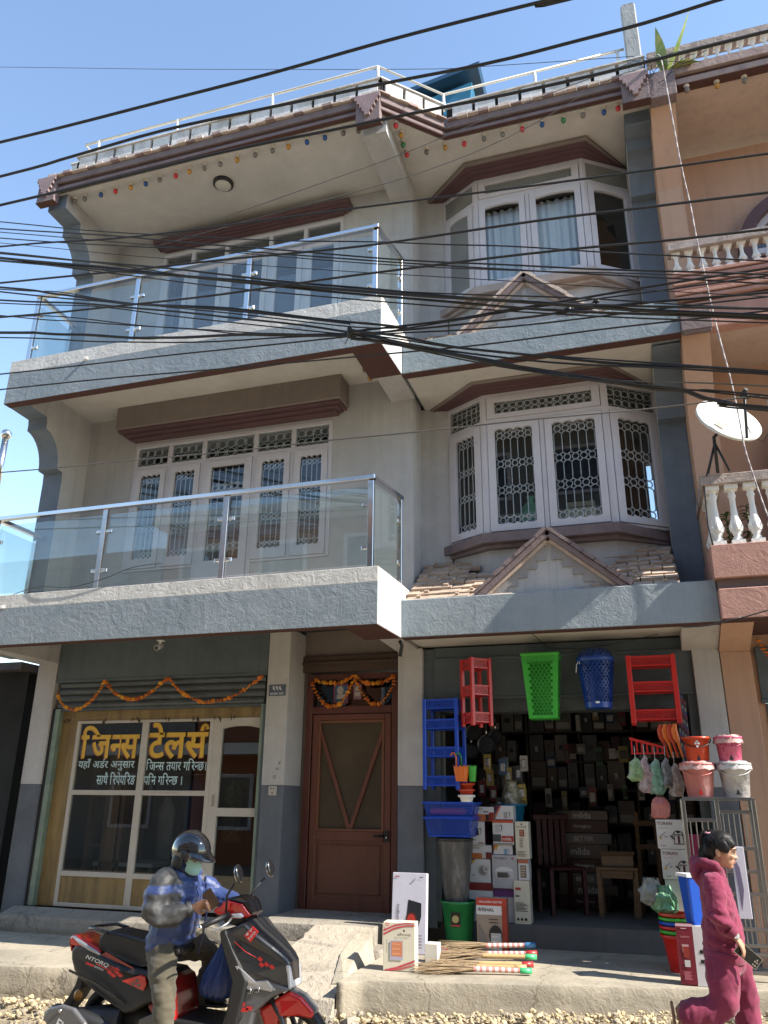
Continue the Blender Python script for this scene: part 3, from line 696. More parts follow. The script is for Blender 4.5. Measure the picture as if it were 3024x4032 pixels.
# ---- little gables
def gable(zb, h, hw, cx=1.468, m=None):
    y0 = .055
    mb = MB(); mb.prism([(cx-hw+.1,zb-.02),(cx+hw-.1,zb-.02),(cx,zb+h-.09)], y0+.06, y0+.5, 'y'); o = hp('gable', mb, plaster('gable_grey', (.42,.41,.40), bump=.1, bs=6))
    for s in (-1,1):
        a = Vector((cx+s*hw, zb)); b = Vector((cx, zb+h)); d = (b-a); ln = d.length
        M = frame((a.x, y0, a.y), (d.x,0,d.y), Vector((0,-1,0)).cross(Vector((d.x,0,d.y)))*(1 if s < 0 else -1)) if False else None
        n = Vector((-d.y, d.x)).normalized()*(1 if s < 0 else -1)   # outward (up) normal
        def q(t, o_): p = a+d*t+n*o_; return (p.x, p.y)
        ov = 1+.0
        mb = MB()
        mb.prism([q(-.04,-.055), q(ov,-.055), q(ov,.0), q(-.04,.0)], y0-.02, y0+.75, 'y')
        sub('raking_cornice', mb, MAUVE, o, bevel=.005, recalc=True)
        mb = MB(); mb.prism([q(0,-.085), q(ov,-.085), q(ov,-.056), q(0,-.056)], y0+.02, y0+.45, 'y'); sub('rake_liner', mb, EDGE, o, recalc=True)
        k = 7
        for i in range(k):   # cover tiles along the rake
            t0, t1 = i/k, (i+1)/k; mb = MB()
            mb.prism([q(t0+.004,.001+R.uniform(0,.006)), q(t1-.004,.001), q(t1-.004,.032+R.uniform(-.008,.01)), q(t0+.004,.040+R.uniform(-.01,.01))], y0-.035+R.uniform(-.008,.008), y0+.8, 'y')
            sub('cover_tile', mb, m or MAUVE, o, recalc=True)
        k = 6
        for i in range(k):   # stepped relief band under the rake
            t0 = .10+.78*i/k; t1 = .10+.78*(i+1)/k; mb = MB(); pa = q(t0,-.086); pb = q(t1,-.086)
            xa, xb = pa[0], pb[0]; mb.prism([(xa,pa[1]-.075),(xb,pa[1]-.075),(xb,pb[1]),(xa,pa[1])], y0+.045, y0+.075, 'y'); sub('stepped_band', mb, mat('band_grey', (.27,.255,.25), .8, .1, bump=.2), o, recalc=True)
gable(3.66, .625, .74); gable(6.66, .69, .76, 1.39, EDGE)
# ---- glass balcony rails
CLAMP = mat('clamp_steel', (.66,.64,.60), .22, .1, metal=1)
def railing(zb, posts, zt):
    mb = MB(); x0, x1 = posts[0]-.02, -.14
    mb.box(x0,x1+.035,-.655,-.59,zt-.045,zt); mb.at(frame((-.14,-.66,0),(.105,.68,0),(0,0,1))); mb.box(.0,.70,-.03,.03,zt-.045,zt); mb.at(Matrix.Identity(4))
    mb.box(x0,x0+.06,-.59,.2,zt-.045,zt)
    o = hp('balcony_railing', mb, STEEL, bevel=.004)
    ps = [(x,-.62) for x in posts] + [(-.045,0.0),(posts[0]-.1,.12)]
    for x, y in ps:
        mb = MB(); mb.box(x-.03,x+.03,y-.012,y+.022,zb,zt-.045); p = sub('railing_post', mb, STEEL if R.random() < .8 else STEELD, o, bevel=.003)
    for a, b in zip(posts[:-1], posts[1:]):
        mb = MB(); mb.box(a+.045,b-.045,-.600,-.592,zb+.05,zt-.10); sub('glass_panel', mb, PANELG, o)
        for x, s in ((a,1),(b,-1)):
            for z in (zb+.22, zt-.30):
                mb = MB(); mb.box(x+s*.028,x+s*.085,-.618,-.585,z-.018,z+.018); mb.lathe([(.018,-.018),(.018,.018)], 8, (x+s*.085,-.60,z)); sub('clamp', mb, CLAMP, o, bevel=.004)
    M = frame((-.14,-.62,0),(.095,.62,0),(0,0,1)); mb = MB(); mb.at(M); mb.box(.05,.58,-.004,.004,zb+.05,zt-.10); sub('glass_panel', mb, PANELG, o)
    mb = MB(); mb.box(posts[0]-.05,posts[0]-.042,-.55,.08,zb+.05,zt-.10); sub('glass_panel', mb, PANELG, o)
    for z in (zb+.22, zt-.30):
        mb = MB(); mb.at(M); mb.box(.56,.62,-.016,.016,z-.018,z+.018); sub('clamp', mb, CLAMP, o, bevel=.004)
railing(3.825, [-4.73,-3.25,-1.755,-.155], 4.79)
railing(6.847, [-4.73,-3.235,-1.715,-.15], 7.84)
# ================================================================== GROUND FLOOR SHOP FRONTS AND HOUSE DOOR
SHUT = mat('shutter_paint', (.075,.088,.092), .5, .12, 4, bump=.08, bs=20, col2=(.05,.058,.06), c2s=3)
BOXG = plaster('shutter_box_paint', (.105,.126,.137), bump=.05, bs=6, col2=(.082,.098,.106), c2s=1.3)
OCHRE = mat('ochre_plywood', (.235,.155,.055), .6, .2, 2.5, bump=.1, bs=30, stretch=(6,6,.7), col2=(.15,.092,.032), c2s=2)
GREENJ = mat('faded_green_metal', (.17,.22,.165), .5, .2, 4, col2=(.12,.16,.14), c2s=5)
DOORB = mat('red_brown_door_paint', (.165,.058,.036), .42, .15, 3, bump=.06, bs=20, stretch=(5,5,.8), col2=(.12,.042,.026), c2s=3)
DOORD = mat('door_frame_paint', (.115,.036,.026), .45, .15, 3, stretch=(5,5,.8))
LINTEL = mat('lintel_brown', (.07,.042,.03), .7, .15, 4, bump=.1)
MESH = mat('wire_mesh_screen', (.075,.055,.032), .7, .25, 2)
SHOPGLASS = glass('shop_glass', (.50,.53,.53))
def text_mesh(s, font=None, size=1, offset=0.0, shear=0):
    cu = bpy.data.curves.new('t', 'FONT'); cu.body = s; cu.size = size; cu.offset = offset; cu.shear = shear; cu.resolution_u = 3
    o = bpy.data.objects.new('t', cu); COL.objects.link(o)
    dg = bpy.context.evaluated_depsgraph_get(); me = bpy.data.meshes.new_from_object(o.evaluated_get(dg))
    bpy.data.objects.remove(o); bpy.data.curves.remove(cu)
    vs = [tuple(v.co) for v in me.vertices]; fs = [tuple(p.vertices) for p in me.polygons]; bpy.data.meshes.remove(me)
    return vs, fs
def text(name, s, width, m, parent, M, off=None, height=None, center=True, bold=0.0, shear=0):
    """lettering in the x-z plane of M (y out of the wall is -y), fitted to a width and optionally a height"""
    vs, fs = text_mesh(s, offset=bold, shear=shear)
    if not vs: return None
    x0, x1 = min(v[0] for v in vs), max(v[0] for v in vs); y0, y1 = min(v[1] for v in vs), max(v[1] for v in vs)
    k = width/max(1e-6, x1-x0); kz = height/max(1e-6, y1-y0) if height else k
    mb = MB(); mb.at(M); mb.add([((v[0]-(x0+x1)/2 if center else v[0]-x0)*k, 0, (v[1]-(y0+y1)/2)*kz) for v in vs], fs, False)
    o = mb.build(name, m, parent, off)
    return o
# ---- the tailor's shop
mb = MB(); mb.box(-4.60,-1.765,.605,.9,3.085,3.60); mb.box(-4.60,-1.765,.60,.9,3.055,3.085); hp('shutter_box', mb, BOXG, bevel=.004)
sh = None
for k in range(4):
    z = 2.745+.082*k; mb = MB(); pr = []
    for i in range(7): a = i/6; pr.append((.655-.020*math.sin(a*math.pi), z+.076*a))
    pr += [(.69,z+.076),(.69,z)]; mb.prism(pr, -4.55, -1.80, 'x', smooth=False)
    if sh is None:
        m0 = MB(); m0.box(-4.55,-1.80,.64,.70,2.715,2.745); sh = hp('shutter', m0, SHUT)
    sub('slat', mb, SHUT, sh, recalc=True)
for x in (-3.1, -2.1):
    mb = MB(); mb.tube([(x-.06,.628,2.80),(x-.06,.615,2.80),(x+.06,.615,2.80),(x+.06,.628,2.80)], .008, 6); sub('pull_handle', mb, SHUT, sh)
for xa, xb, m in ((-4.61,-4.565,BLACK),(-4.565,-4.50,GREENJ),(-1.83,-1.80,GREENJ),(-1.80,-1.757,BOXG)):
    mb = MB(); mb.box(xa,xb,.63,.72,.60,2.74); hp('shutter_guide', mb, m)
# shop front of wood and glass
mb = MB(); ring(mb, -4.27,-2.43,.60,2.60,.045,.05,.04,.03,.685,.735); mb.box(-3.365,-3.285,.684,.735,.64,2.57)
for z0, z1 in ((1.768,1.822),(.908,.962)): mb.box(-4.225,-3.365,.686,.735,z0,z1); mb.box(-3.285,-2.48,.686,.735,z0,z1)
SF = hp('shop_window', mb, FRAMEW, bevel=.004)
for xa, xb in ((-4.225,-3.365),(-3.285,-2.48)):
    for za, zb in ((1.822,2.57),(.962,1.768)):
        mb = MB(); mb.quad((xa,.712,za),(xb,.712,za),(xb,.712,zb),(xa,.712,zb)); sub('pane', mb, SHOPGLASS, SF)
    mb = MB(); mb.box(xa,xb,.70,.715,.64,.908); sub('plywood_panel', mb, OCHRE, SF)
mb = MB(); mb.box(-4.50,-4.27,.70,.73,.60,2.725); hp('plywood_panel', mb, OCHRE)
mb = MB(); mb.box(-4.27,-1.83,.70,.73,2.60,2.725); hp('plywood_panel', mb, OCHRE)
mb = MB(); ring(mb, -2.43,-1.83,.62,2.60,.11,.03,.16,.09,.69,.74); mb.box(-2.32,-1.86,.69,.74,1.562,1.648); arc_top(mb, -2.32,-1.86,2.512,.03,.69,.738)
SD = hp('shop_door', mb, FRAMEW, bevel=.004)
for za, zb in ((1.648,2.51),(.78,1.562)):
    mb = MB(); mb.quad((-2.32,.72,za),(-1.86,.72,za),(-1.86,.72,zb),(-2.32,.72,zb)); sub('pane', mb, SHOPGLASS, SD)
mb = MB(); mb.box(-2.375,-2.36,.675,.69,1.66,1.78); sub('door_handle', mb, STEELD, SD)
# inside the tailor's: walls, bench, boards and hanging clothes
mb = MB(); mb.box(-4.6,-1.7,4.0,4.1,.5,3.5); mb.box(-4.7,-4.6,1.0,4.0,.5,3.5); mb.box(-1.7,-1.6,1.06,4.0,.5,3.5); mb.box(-4.6,-1.7,.9,4.0,.52,.6); mb.box(-4.6,-1.7,.9,4.0,3.45,3.5)
hp('room', mb, mat('shop_room_wall', (.10,.075,.06), .9))
WOODD = mat('dark_wood', (.13,.07,.04), .5, .25, 3, stretch=(6,6,.6))
t = thing('cupboard', 'brown wooden cupboard inside the tailor shop behind the left panes', 'cupboard', (-3.95,1.0,.6))
for x in (-.25,-.02,.2): mb = MB(); mb.box(x,x+.05,0,.45,0,1.75); mb.build('upright', WOODD, t)
for z in (.05,.6,1.15,1.7): mb = MB(); mb.box(-.2,.2,.02,.44,z,z+.03); mb.build('shelf', WOODD, t)
mb = MB(); mb.box(.05,.18,-.02,0,0,1.7); mb.build('door', mat('mid_wood', (.22,.12,.06), .5, .2, 3, stretch=(6,6,.6)), t)
t = thing('work_table', 'pale tailor work table behind the lower left panes', 'table', (-3.6,1.25,.6))
mb = MB(); mb.box(-.45,.35,-.25,.25,.40,.44); mb.build('tabletop', mat('table_top', (.45,.42,.38), .6), t)
for sx in (-.42,.32):
    for sy in (-.22,.22): mb = MB(); mb.box(sx-.02,sx+.02,sy-.02,sy+.02,0,.40); mb.build('leg', WOODD, t)
def garment(x, y, zt, w_, h, m, label):
    n = 10; rings = []
    for i in range(n+1):
        t_ = i/n; ww = w_*(.25+.75*min(1,t_*5)) if t_ < .2 else w_*(1-.12*math.sin(t_*3)); ring_ = []
        for k in range(14):
            a = 2*math.pi*k/14; rr = 1+.16*math.sin(k*2.4+t_*3)
            ring_.append((x+ww*.5*math.cos(a)*rr, y+.05*math.sin(a)*rr, zt-h*t_))
        rings.append(ring_)
    mb = MB(); mb.loft(rings); o = mb.build('hanging_garment', m, recalc=True); tag(o, label, 'clothes')
garment(-3.05,1.5,2.0,.28,.85,mat('navy_cloth', (.03,.05,.14), .9, .3), 'navy blue garment hanging inside the tailor shop behind the lower right pane')
garment(-2.65,1.7,1.95,.26,.7,mat('olive_cloth', (.09,.09,.05), .9, .4, 20), 'olive patterned garment hanging inside the tailor shop')
garment(-3.5,1.6,1.75,.22,.75,mat('pale_cloth', (.30,.28,.27), .9, .2), 'pale grey garment hanging behind the middle bar of the tailor shop')
mb = MB(); mb.tube([(-3.7,1.6,2.02),(-2.45,1.6,2.02)], .012, 6); tag(mb.build('clothes_rail', STEELD), 'thin metal rail holding garments inside the tailor shop', 'rail')
# painted lettering on the glass, composed glyph by glyph
YEL = mat('yellow_sign_paint', (.62,.36,.03), .5, .12, 6); PALE = mat('pale_blue_sign_paint', (.42,.55,.56), .5, .12, 6); SHAD = mat('sign_outline_paint', (.30,.09,.03), .6)
def half(vs, fs):
    """drop the right-hand stem of a glyph: its half form"""
    me = bpy.data.meshes.new('h'); me.from_pydata(vs, [], fs); bm = bmesh.new(); bm.from_mesh(me)
    x1 = max(v[0] for v in vs); x0 = min(v[0] for v in vs); cut = x1-(x1-x0)*.30
    bmesh.ops.bisect_plane(bm, geom=bm.verts[:]+bm.edges[:]+bm.faces[:], plane_co=(cut,0,0), plane_no=(1,0,0), clear_outer=True)
    bm.verts.index_update(); v2 = [tuple(v.co) for v in bm.verts]; f2 = [tuple(v.index for v in f.verts) for f in bm.faces]; bm.free(); bpy.data.meshes.remove(me); return v2, f2, cut
ADV = {}
def advance(ch, bold):
    k = (ch, bold)
    if k not in ADV:
        a, _ = text_mesh(ch+'\u0964', offset=bold); b_, _ = text_mesh('\u0964', offset=bold); ADV[k] = max(v[0] for v in a)-max(v[0] for v in b_)
    return ADV[k]
def deva(tokens, bold=0.0):
    """tokens in visual order; 'X-' is the half form of X, 'X^' carries a reph; ' ' a gap"""
    V, F, x = [], [], 0.0
    def put(vs, fs, dx, dy=0):
        n = len(V); V.extend((v[0]+dx, v[1]+dy) for v in vs); F.extend(tuple(i+n for i in f) for f in fs)
    for tk in tokens:
        if tk == ' ': x += .32; continue
        ch = tk[0]; vs, fs = text_mesh(ch, offset=bold)
        if tk.endswith('-'):
            v2, f2, cut = half(vs, fs); put(v2, f2, x); x += cut; continue
        put(vs, fs, x); a = advance(ch, bold)
        if tk.endswith('^'):   # the hook above the line
            xr = x+a-.06; pts = []; n = 8; t_ = .035+bold
            for i in range(n+1):
                g = math.pi*(1.05-1.0*i/n); pts.append((xr-.02+.085*math.cos(g), .70+.12*math.sin(g)))
            for i in range(n):
                (xa, ya), (xb, yb) = pts[i], pts[i+1]; d = Vector((xb-xa, yb-ya)).normalized(); nn = Vector((-d.y, d.x))*t_
                put([(xa-nn.x,ya-nn.y),(xb-nn.x,yb-nn.y),(xb+nn.x,yb+nn.y),(xa+nn.x,ya+nn.y)], [(0,1,2,3)], 0)
        x += a
    return V, F
def deva_text(name, tokens, x0, x1, z0, z1, y, m, parent, bold=0.0, off=(0,0,0)):
    V, F = deva(tokens, bold); a0, a1 = min(v[0] for v in V), max(v[0] for v in V); b0, b1 = min(v[1] for v in V), max(v[1] for v in V)
    mb = MB(); mb.add([(x0+(v[0]-a0)/(a1-a0)*(x1-x0), y, z0+(v[1]-b0)/(b1-b0)*(z1-z0)) for v in V], F, False)
    return mb.build(name, m, parent, off)
for m, dy, dx in ((YEL,.0,0),(SHAD,.0012,-.012)):
    deva_text('lettering', ['ि','ज','न-','स'], -4.20+dx,-3.40+dx, 2.165+dx*.7,2.545+dx*.7, .7085+dy, m, SF, .022)
    deva_text('lettering', ['ट','े','ल','स^'], -3.27+dx,-2.495+dx, 2.165+dx*.7,2.565+dx*.7, .7085+dy, m, SF, .022)
deva_text('lettering', ['य','ह','ा','ँ',' ','अ','ड^','र',' ','अ','न','ु','स','ा','र'], -4.20,-3.43, 2.035,2.17, .7085, PALE, SF, .012)
deva_text('lettering', ['ि','ज','न-','स',' ','त','य','ा','र',' ','ग','ि','र','न-','छ','।'], -3.275,-2.50, 2.035,2.165, .7085, PALE, SF, .012)
deva_text('lettering', ['स','ा','थ','ै',' ','ि','र','प','े','य','ि','र','ङ'], -3.92,-3.40, 1.88,2.02, .7085, PALE, SF, .012)
deva_text('lettering', ['प','ि','न',' ','ग','ि','र','न-','छ',' ','।'], -3.285,-2.79, 1.88,2.01, .7085, PALE, SF, .012)
text('lettering', '( Ph. 9841233157 )', .34, mat('dim_sign_paint', (.30,.28,.24), .6), SF, T(-2.985,.6835,1.795), (0,0,0), height=.022)
# ---- number plate, socket, pencil scribble on the middle pillar
t = thing('house_number_plate', 'small slate blue number plate with white numerals on the middle pillar', 'sign', (-1.625,.598,2.875))
mb = MB(); mb.box(-.10,.10,-.012,0,-.06,.06); mb.build('plate', mat('slate_enamel', (.07,.09,.12), .4), t, bevel=.004)
WL = mat('white_lettering', (.65,.65,.65), .5)
deva_text('numerals', ['६','९','६'], -.055,.055, -.005,.045, -.0135, WL, t, .02); deva_text('lettering', ['त','ा','र','क','र',' ','म','ा','ग^'], -.08,.08, -.05,-.02, -.0135, WL, t, .01)
mb = MB(); mb.box(-1.665,-1.572,.588,.6,1.78,1.875); o = hp('socket_plate', mb, mat('socket_plastic', (.42,.39,.34), .4), bevel=.003)
for x, z in ((-1.635,1.85),(-1.605,1.85),(-1.62,1.805)): mb = MB(); mb.lathe([(.008,0),(.007,.003)], 8); mb.v = [(v[0]+x, .588-v[2], v[1]+z) for v in mb.v]; sub('socket_hole', mb, BLACK, o)
PEN = mat('pencil_mark', (.12,.10,.09), .8); mb = MB()
for pts in ([(-1.60,2.06),(-1.585,2.035),(-1.575,2.06),(-1.565,2.04)],[(-1.572,2.09),(-1.56,2.115),(-1.55,2.10),(-1.552,2.125)],[(-1.615,1.985),(-1.62,1.96),(-1.61,1.945),(-1.597,1.955),(-1.594,1.985)]):
    mb.tube([(x,.599,z) for x,z in pts], .003, 4)
hp('pencil_scribble', mb, PEN)
# ---- front door
mb = MB(); mb.box(-1.52,-.236,.98,1.2,3.12,3.30); mb.box(-1.50,-.236,.95,1.2,3.20,3.235); o = hp('door_lintel', mb, LINTEL, bevel=.006)
mb = MB(); mb.box(-1.5,-.236,1.05,1.2,3.30,3.60); mb.box(-1.5,-1.45,1.06,1.2,.5,3.12); mb.box(-.37,-.23,1.06,1.2,.5,3.12); hp('wall', mb, TAUPE)
mb = MB(); ring(mb, -1.453,-.362,.60,3.095,.075,.07,.02,.06,1.02,1.13); mb.box(-1.378,-.432,1.02,1.13,2.655,2.735); D = hp('front_door', mb, DOORD, bevel=.004)
mb = MB(); mb.quad((-1.378,1.09,2.735),(-.432,1.09,2.735),(-.432,1.09,3.035),(-1.378,1.09,3.035)); sub('transom_pane', mb, glass('smoky_glass', (.25,.2,.18)), D)
mb = MB(); mb.box(-1.378,-.432,1.13,1.16,.6,3.04); sub('door_backing', mb, DARK, D)
mb = MB(); a, b, zb, zt = -1.368,-.442,.625,2.65
mb.box(a,a+.075,1.035,1.08,zb,zt); mb.box(b-.075,b,1.035,1.08,zb,zt); mb.box(a+.075,b-.075,1.035,1.08,zt-.07,zt); mb.box(a+.075,b-.075,1.035,1.08,1.33,1.43); mb.box(a+.075,b-.075,1.035,1.08,zb,zb+.15)
L_ = sub('door_leaf', mb, DOORB, D, bevel=.006)
mb = MB(); mb.box(a+.075,b-.075,1.055,1.075,zb+.15,1.33); mb.box(a+.115,b-.115,1.045,1.056,zb+.19,1.29); sub('door_panel', mb, DOORB, D, bevel=.005)
mb = MB(); ring(mb, a+.075,b-.075,zb+.15,1.33,.018,.018,.018,.018,1.04,1.056); sub('panel_moulding', mb, DOORB, D)
mb = MB(); mb.quad((a+.075,1.068,1.43),(b-.075,1.068,1.43),(b-.075,1.068,zt-.07),(a+.075,1.068,zt-.07)); sub('mesh_screen', mb, MESH, D)
cx = (a+b)/2
for x in (a+.085, b-.085):
    mb = MB(); d = Vector((cx-x,0,1.43-(zt-.16))); n = Vector((0,1,0)).cross(d).normalized()*.021; p, q = Vector((x,0,zt-.16)), Vector((cx,0,1.43))
    mb.prism([(p.x-n.x,p.z-n.z),(q.x-n.x,q.z-n.z),(q.x+n.x,q.z+n.z),(p.x+n.x,p.z+n.z)], 1.04 if x > cx else 1.043, 1.066, 'y'); sub('diagonal_brace', mb, DOORB, D, recalc=True)
mb = MB(); ring(mb, a+.075,b-.075,1.43,zt-.07,.028,.028,.02,.028,1.030,1.06); sub('screen_frame', mb, mat('door_bead_paint', (.19,.075,.04), .45, .15), D)
mb = MB(); mb.tube([(-.50,1.02,1.385),(-.62,1.0,1.385)], .011, 8); mb.box(-.51,-.46,1.02,1.036,1.33,1.44); sub('door_handle', mb, BLACK, D)
mb = MB(); mb.ball((-.475,1.0,1.375), .014, 8, 6); sub('lock', mb, STEEL, D)
mb = MB(); mb.box(-1.395,-1.375,1.015,1.03,1.37,1.50); sub('hinge', mb, DOORD, D)
# pictures in the transom
for x0, x1, z0, z1, c, lab in ((-1.14,-.965,2.775,2.985,(.05,.14,.28),'blue holy picture card in the transom above the brown door'),(-.905,-.805,2.81,2.985,(.28,.20,.24),'pale pink picture card in the transom above the brown door')):
    t = thing('picture_card', lab, 'picture', ((x0+x1)/2,1.078,z0))
    w_ = x1-x0; h = z1-z0
    mb = MB(); mb.box(-w_/2,w_/2,-.004,0,0,h); mb.build('card', mat('card_%d' % int(w_*1000), c, .5, .4, 20), t)
    mb = MB(); mb.lathe([(w_*.24,0),(w_*.22,.002)], 12, sy=1.2); mb.v = [(v[0]-w_*.05, -.005-v[2], v[1]+h*.68) for v in mb.v]; mb.box(-w_*.3,w_*.3,-.006,-.004,h*.22,h*.45); mb.build('figure', mat('card_print', (.50,.46,.42), .6, .3, 30), t)
    mb = MB(); ring(mb, -w_/2,w_/2,0,h,.012,.012,.012,.012,-.0065,-.004); mb.build('border', mat('card_border_%d' % int(w_*1000), (.40,.05,.05) if w_ > .12 else (.3,.12,.16), .5), t)
# ---- marigold garlands
MG = [mat('marigold_orange', (.60,.17,.012), .8, .25, 40), mat('marigold_deep', (.42,.09,.01), .8, .25, 40), mat('marigold_gold', (.64,.27,.02), .8, .2, 40)]
def flower_mesh(k):
    rr = random.Random(k); mb = MB(); mb.mi = 0
    rings = []
    for i in range(4):
        r = (.55,1.0,.8,.3)[i]; z = (-.5,-.1,.3,.5)[i]
        rings.append([(r*math.cos(g*2*math.pi/9)*rr.uniform(.78,1.15), r*math.sin(g*2*math.pi/9)*rr.uniform(.78,1.15), z*.9+rr.uniform(-.08,.08)) for g in range(9)])
    mb.loft(rings, False); return mb
FL_ = [[flower_mesh(k).mesh('flower', [MG[j]]) for k in range(3)] for j in range(3)]
def garland(pts, y, r, label, step=.030):
    c = []
    for i in range(len(pts)-1): # Catmull-Rom
        p = [Vector(pts[max(0,min(len(pts)-1,j))]) for j in (i-1,i,i+1,i+2)]
        for s in range(12):
            t = s/12; c.append(.5*((2*p[1])+(p[2]-p[0])*t+(2*p[0]-5*p[1]+4*p[2]-p[3])*t*t+(3*p[1]-p[0]-3*p[2]+p[3])*t**3))
    c.append(Vector(pts[-1])); t = thing('marigold_garland', label, 'garland', (pts[0][0], y, pts[0][1])); o0 = Vector(t.location)
    mb = MB(); mb.tube([(q.x-o0.x, 0, q.y-o0.z) for q in c], .003, 4); mb.build('string', mat('thread', (.3,.2,.08), .9), t)
    acc = 0
    for a, b in zip(c[:-1], c[1:]):
        acc += (b-a).length
        if acc > step:
            acc = 0; o = bpy.data.objects.new('flower', R.choice(R.choices(FL_, (5,2,3))[0])); COL.objects.link(o); o.parent = t
            d = b-a; o.location = (b.x-o0.x+R.uniform(-.004,.004), R.uniform(-.006,.004)-r*.6, b.y-o0.z+R.uniform(-.004,.004)); s = r*R.uniform(.8,1.2); o.scale = (s,s,s*.8)
            o.rotation_euler = (0, math.atan2(d.x, d.y)+R.uniform(-.3,.3), R.uniform(0,6))
garland([(-4.54,2.948),(-4.47,2.82),(-4.344,2.74),(-4.203,2.73),(-4.05,2.81),(-3.94,2.93),(-3.874,3.043),(-3.80,2.97),(-3.68,2.88),(-3.505,2.826),(-3.35,2.84),(-3.20,2.92),(-3.014,3.043),(-2.92,2.96),(-2.793,2.869),(-2.562,2.774),(-2.445,2.77),(-2.187,2.808),(-1.974,2.923),(-1.811,3.03)], .59, .024, 'long marigold garland strung in swags across the rolled tailor shop shutter', .026)
garland([(-1.362,3.052),(-1.28,3.01),(-1.198,2.992),(-1.03,2.994),(-.93,3.03),(-.866,3.06),(-.77,3.0),(-.667,2.967),(-.537,2.979),(-.45,3.01),(-.385,3.06)], 1.0, .027, 'upper marigold garland with two flat swags over the brown door', .033)
garland([(-1.372,3.04),(-1.36,2.95),(-1.276,2.817),(-1.20,2.75),(-1.122,2.729),(-1.04,2.75),(-.991,2.794),(-.928,2.899),(-.86,3.01),(-.80,2.92),(-.73,2.818),(-.66,2.755),(-.607,2.739),(-.54,2.76),(-.487,2.811),(-.408,2.929),(-.39,3.04)], .995, .027, 'lower marigold garland with two deep swags over the brown door', .033)
# dried leaf toran above the tailor's panes
t = thing('leaf_garland', 'withered brown leaf garland hanging from the top of the tailor shop window', 'garland', (-3.3,.67,2.66)); mb = MB()
path = [(-1.2,.0),(-.95,-.05),(-.45,.0),(.12,-.04),(.55,0),(.85,-.05),(1.05,.02),(1.2,-.05)]
mb.tube([(x,0,z) for x,z in path], .003, 4); mb.build('string', MATS['thread'], t)
LEAF = mat('dry_leaf', (.07,.045,.025), .8, .3)
for x in (-1.15,-1.05,-1.1,-.6,-.56,-.18,-.12,-.14,.25,.3,.62,.66,.9,.95,1.1,1.14):
    mb = MB(); z = R.uniform(-.05,-.02); l = R.uniform(.04,.10); ww = l*.3; tw = R.uniform(-.8,.8); mb.at(T(x,-.008,z) @ RY(R.uniform(-.6,.6)) @ RZ(tw))
    mb.add([(0,0,0),(-ww/2,-.01,-l*.4),(ww/2,.01,-l*.45),(0,0,-l)], [(0,1,2),(1,3,2)]); mb.build('leaf', LEAF, t)
# ---- cctv cameras under the slab
def cctv(x, y, z, lab, rz=0):
    t = thing('cctv_camera', lab, 'camera', (x,y,z), rz)
    mb = MB(); mb.box(-.03,.03,-.01,.05,-.012,0); mb.build('mount', WHITEPL, t, bevel=.003)
    mb = MB(); mb.tube([(0,.02,-.01),(0,0,-.045)], .012, 8); mb.build('arm', WHITEPL, t)
    mb = MB(); mb.tube([(0,.05,-.05),(0,-.045,-.09)], [.027,.030], 10); mb.build('housing', mat('camera_grey', (.30,.28,.26), .4), t)
    mb = MB(); mb.tube([(0,-.046,-.0905),(0,-.05,-.092)], .021, 10); mb.build('lens', BLACK, t)
cctv(-2.43,-.56,3.262, 'small grey bullet camera under the slab above the tailor shop')
# ---- the hardware shop: shutter box, guides, dark room
mb = MB(); mb.box(.15,2.705,.64,1.0,2.735,3.145); mb.box(.14,2.715,.632,.64,3.125,3.155); mb.box(.14,2.715,.632,.64,2.725,2.75); mb.box(.033,.15,.66,1.0,.6,3.26); mb.box(.15,2.705,.66,1.0,3.145,3.27); hp('shutter_box', mb, BOXG, bevel=.004)
mb = MB(); mb.box(.17,2.64,.70,.95,2.60,2.735); s2 = hp('shutter', mb, SHUT)
for xa, xb in ((.15,.20),(2.625,2.705)): mb = MB(); mb.box(xa,xb,.66,.78,.66,2.735); hp('shutter_guide', mb, SHUT, bevel=.003)
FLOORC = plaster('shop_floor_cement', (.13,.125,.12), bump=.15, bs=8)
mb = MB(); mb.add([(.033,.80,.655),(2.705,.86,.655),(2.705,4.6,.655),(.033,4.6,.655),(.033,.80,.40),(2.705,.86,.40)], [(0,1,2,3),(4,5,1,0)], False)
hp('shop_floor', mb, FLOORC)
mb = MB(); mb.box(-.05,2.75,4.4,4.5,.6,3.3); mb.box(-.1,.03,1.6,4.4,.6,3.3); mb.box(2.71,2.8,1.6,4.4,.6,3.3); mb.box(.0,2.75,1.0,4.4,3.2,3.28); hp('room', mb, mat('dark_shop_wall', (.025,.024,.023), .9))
# ================================================================== THE PINK NEIGHBOUR
NB = thing('neighbour_house', 'pink plastered house with white balustrades at the right edge', 'house', (4.0,.6,.45)); NO = -Vector(NB.location)
def np_(name, mb, mats, **k): return mb.build(name, mats, NB, NO, **k)
XR = 7.5
mb = MB(); mb.box(2.955,3.225,.6,1.6,.44,3.10); np_('pillar', mb, PEACH, bevel=.006)
mb = MB(); mb.prism([(.05,3.26),(.6,3.10),(1.0,3.10),(1.0,3.5),(.05,3.5)], 2.952, 3.22, 'x'); np_('beam', mb, PEACH)
def nslab(z0, z1, y): mb = MB(); mb.box(2.95,XR,y,y+.14,z0,z1); mb.box(2.95,XR,y+.14,1.4,z0+.02,z0+.16); return np_('balcony_slab', mb, PINK, bevel=.008)
nslab(3.27,3.545,-.1); mb = MB(); mb.box(2.955,XR,-.06,.1,3.545,3.64); np_('slab_recess', mb, mat('recess_brown', (.14,.09,.08), .8))
mb = MB(); mb.box(2.93,XR,-.11,.06,3.64,3.95); np_('parapet', mb, PINK, bevel=.006); mb = MB(); mb.box(2.93,3.07,.06,.98,3.64,3.95); np_('parapet', mb, PINK)
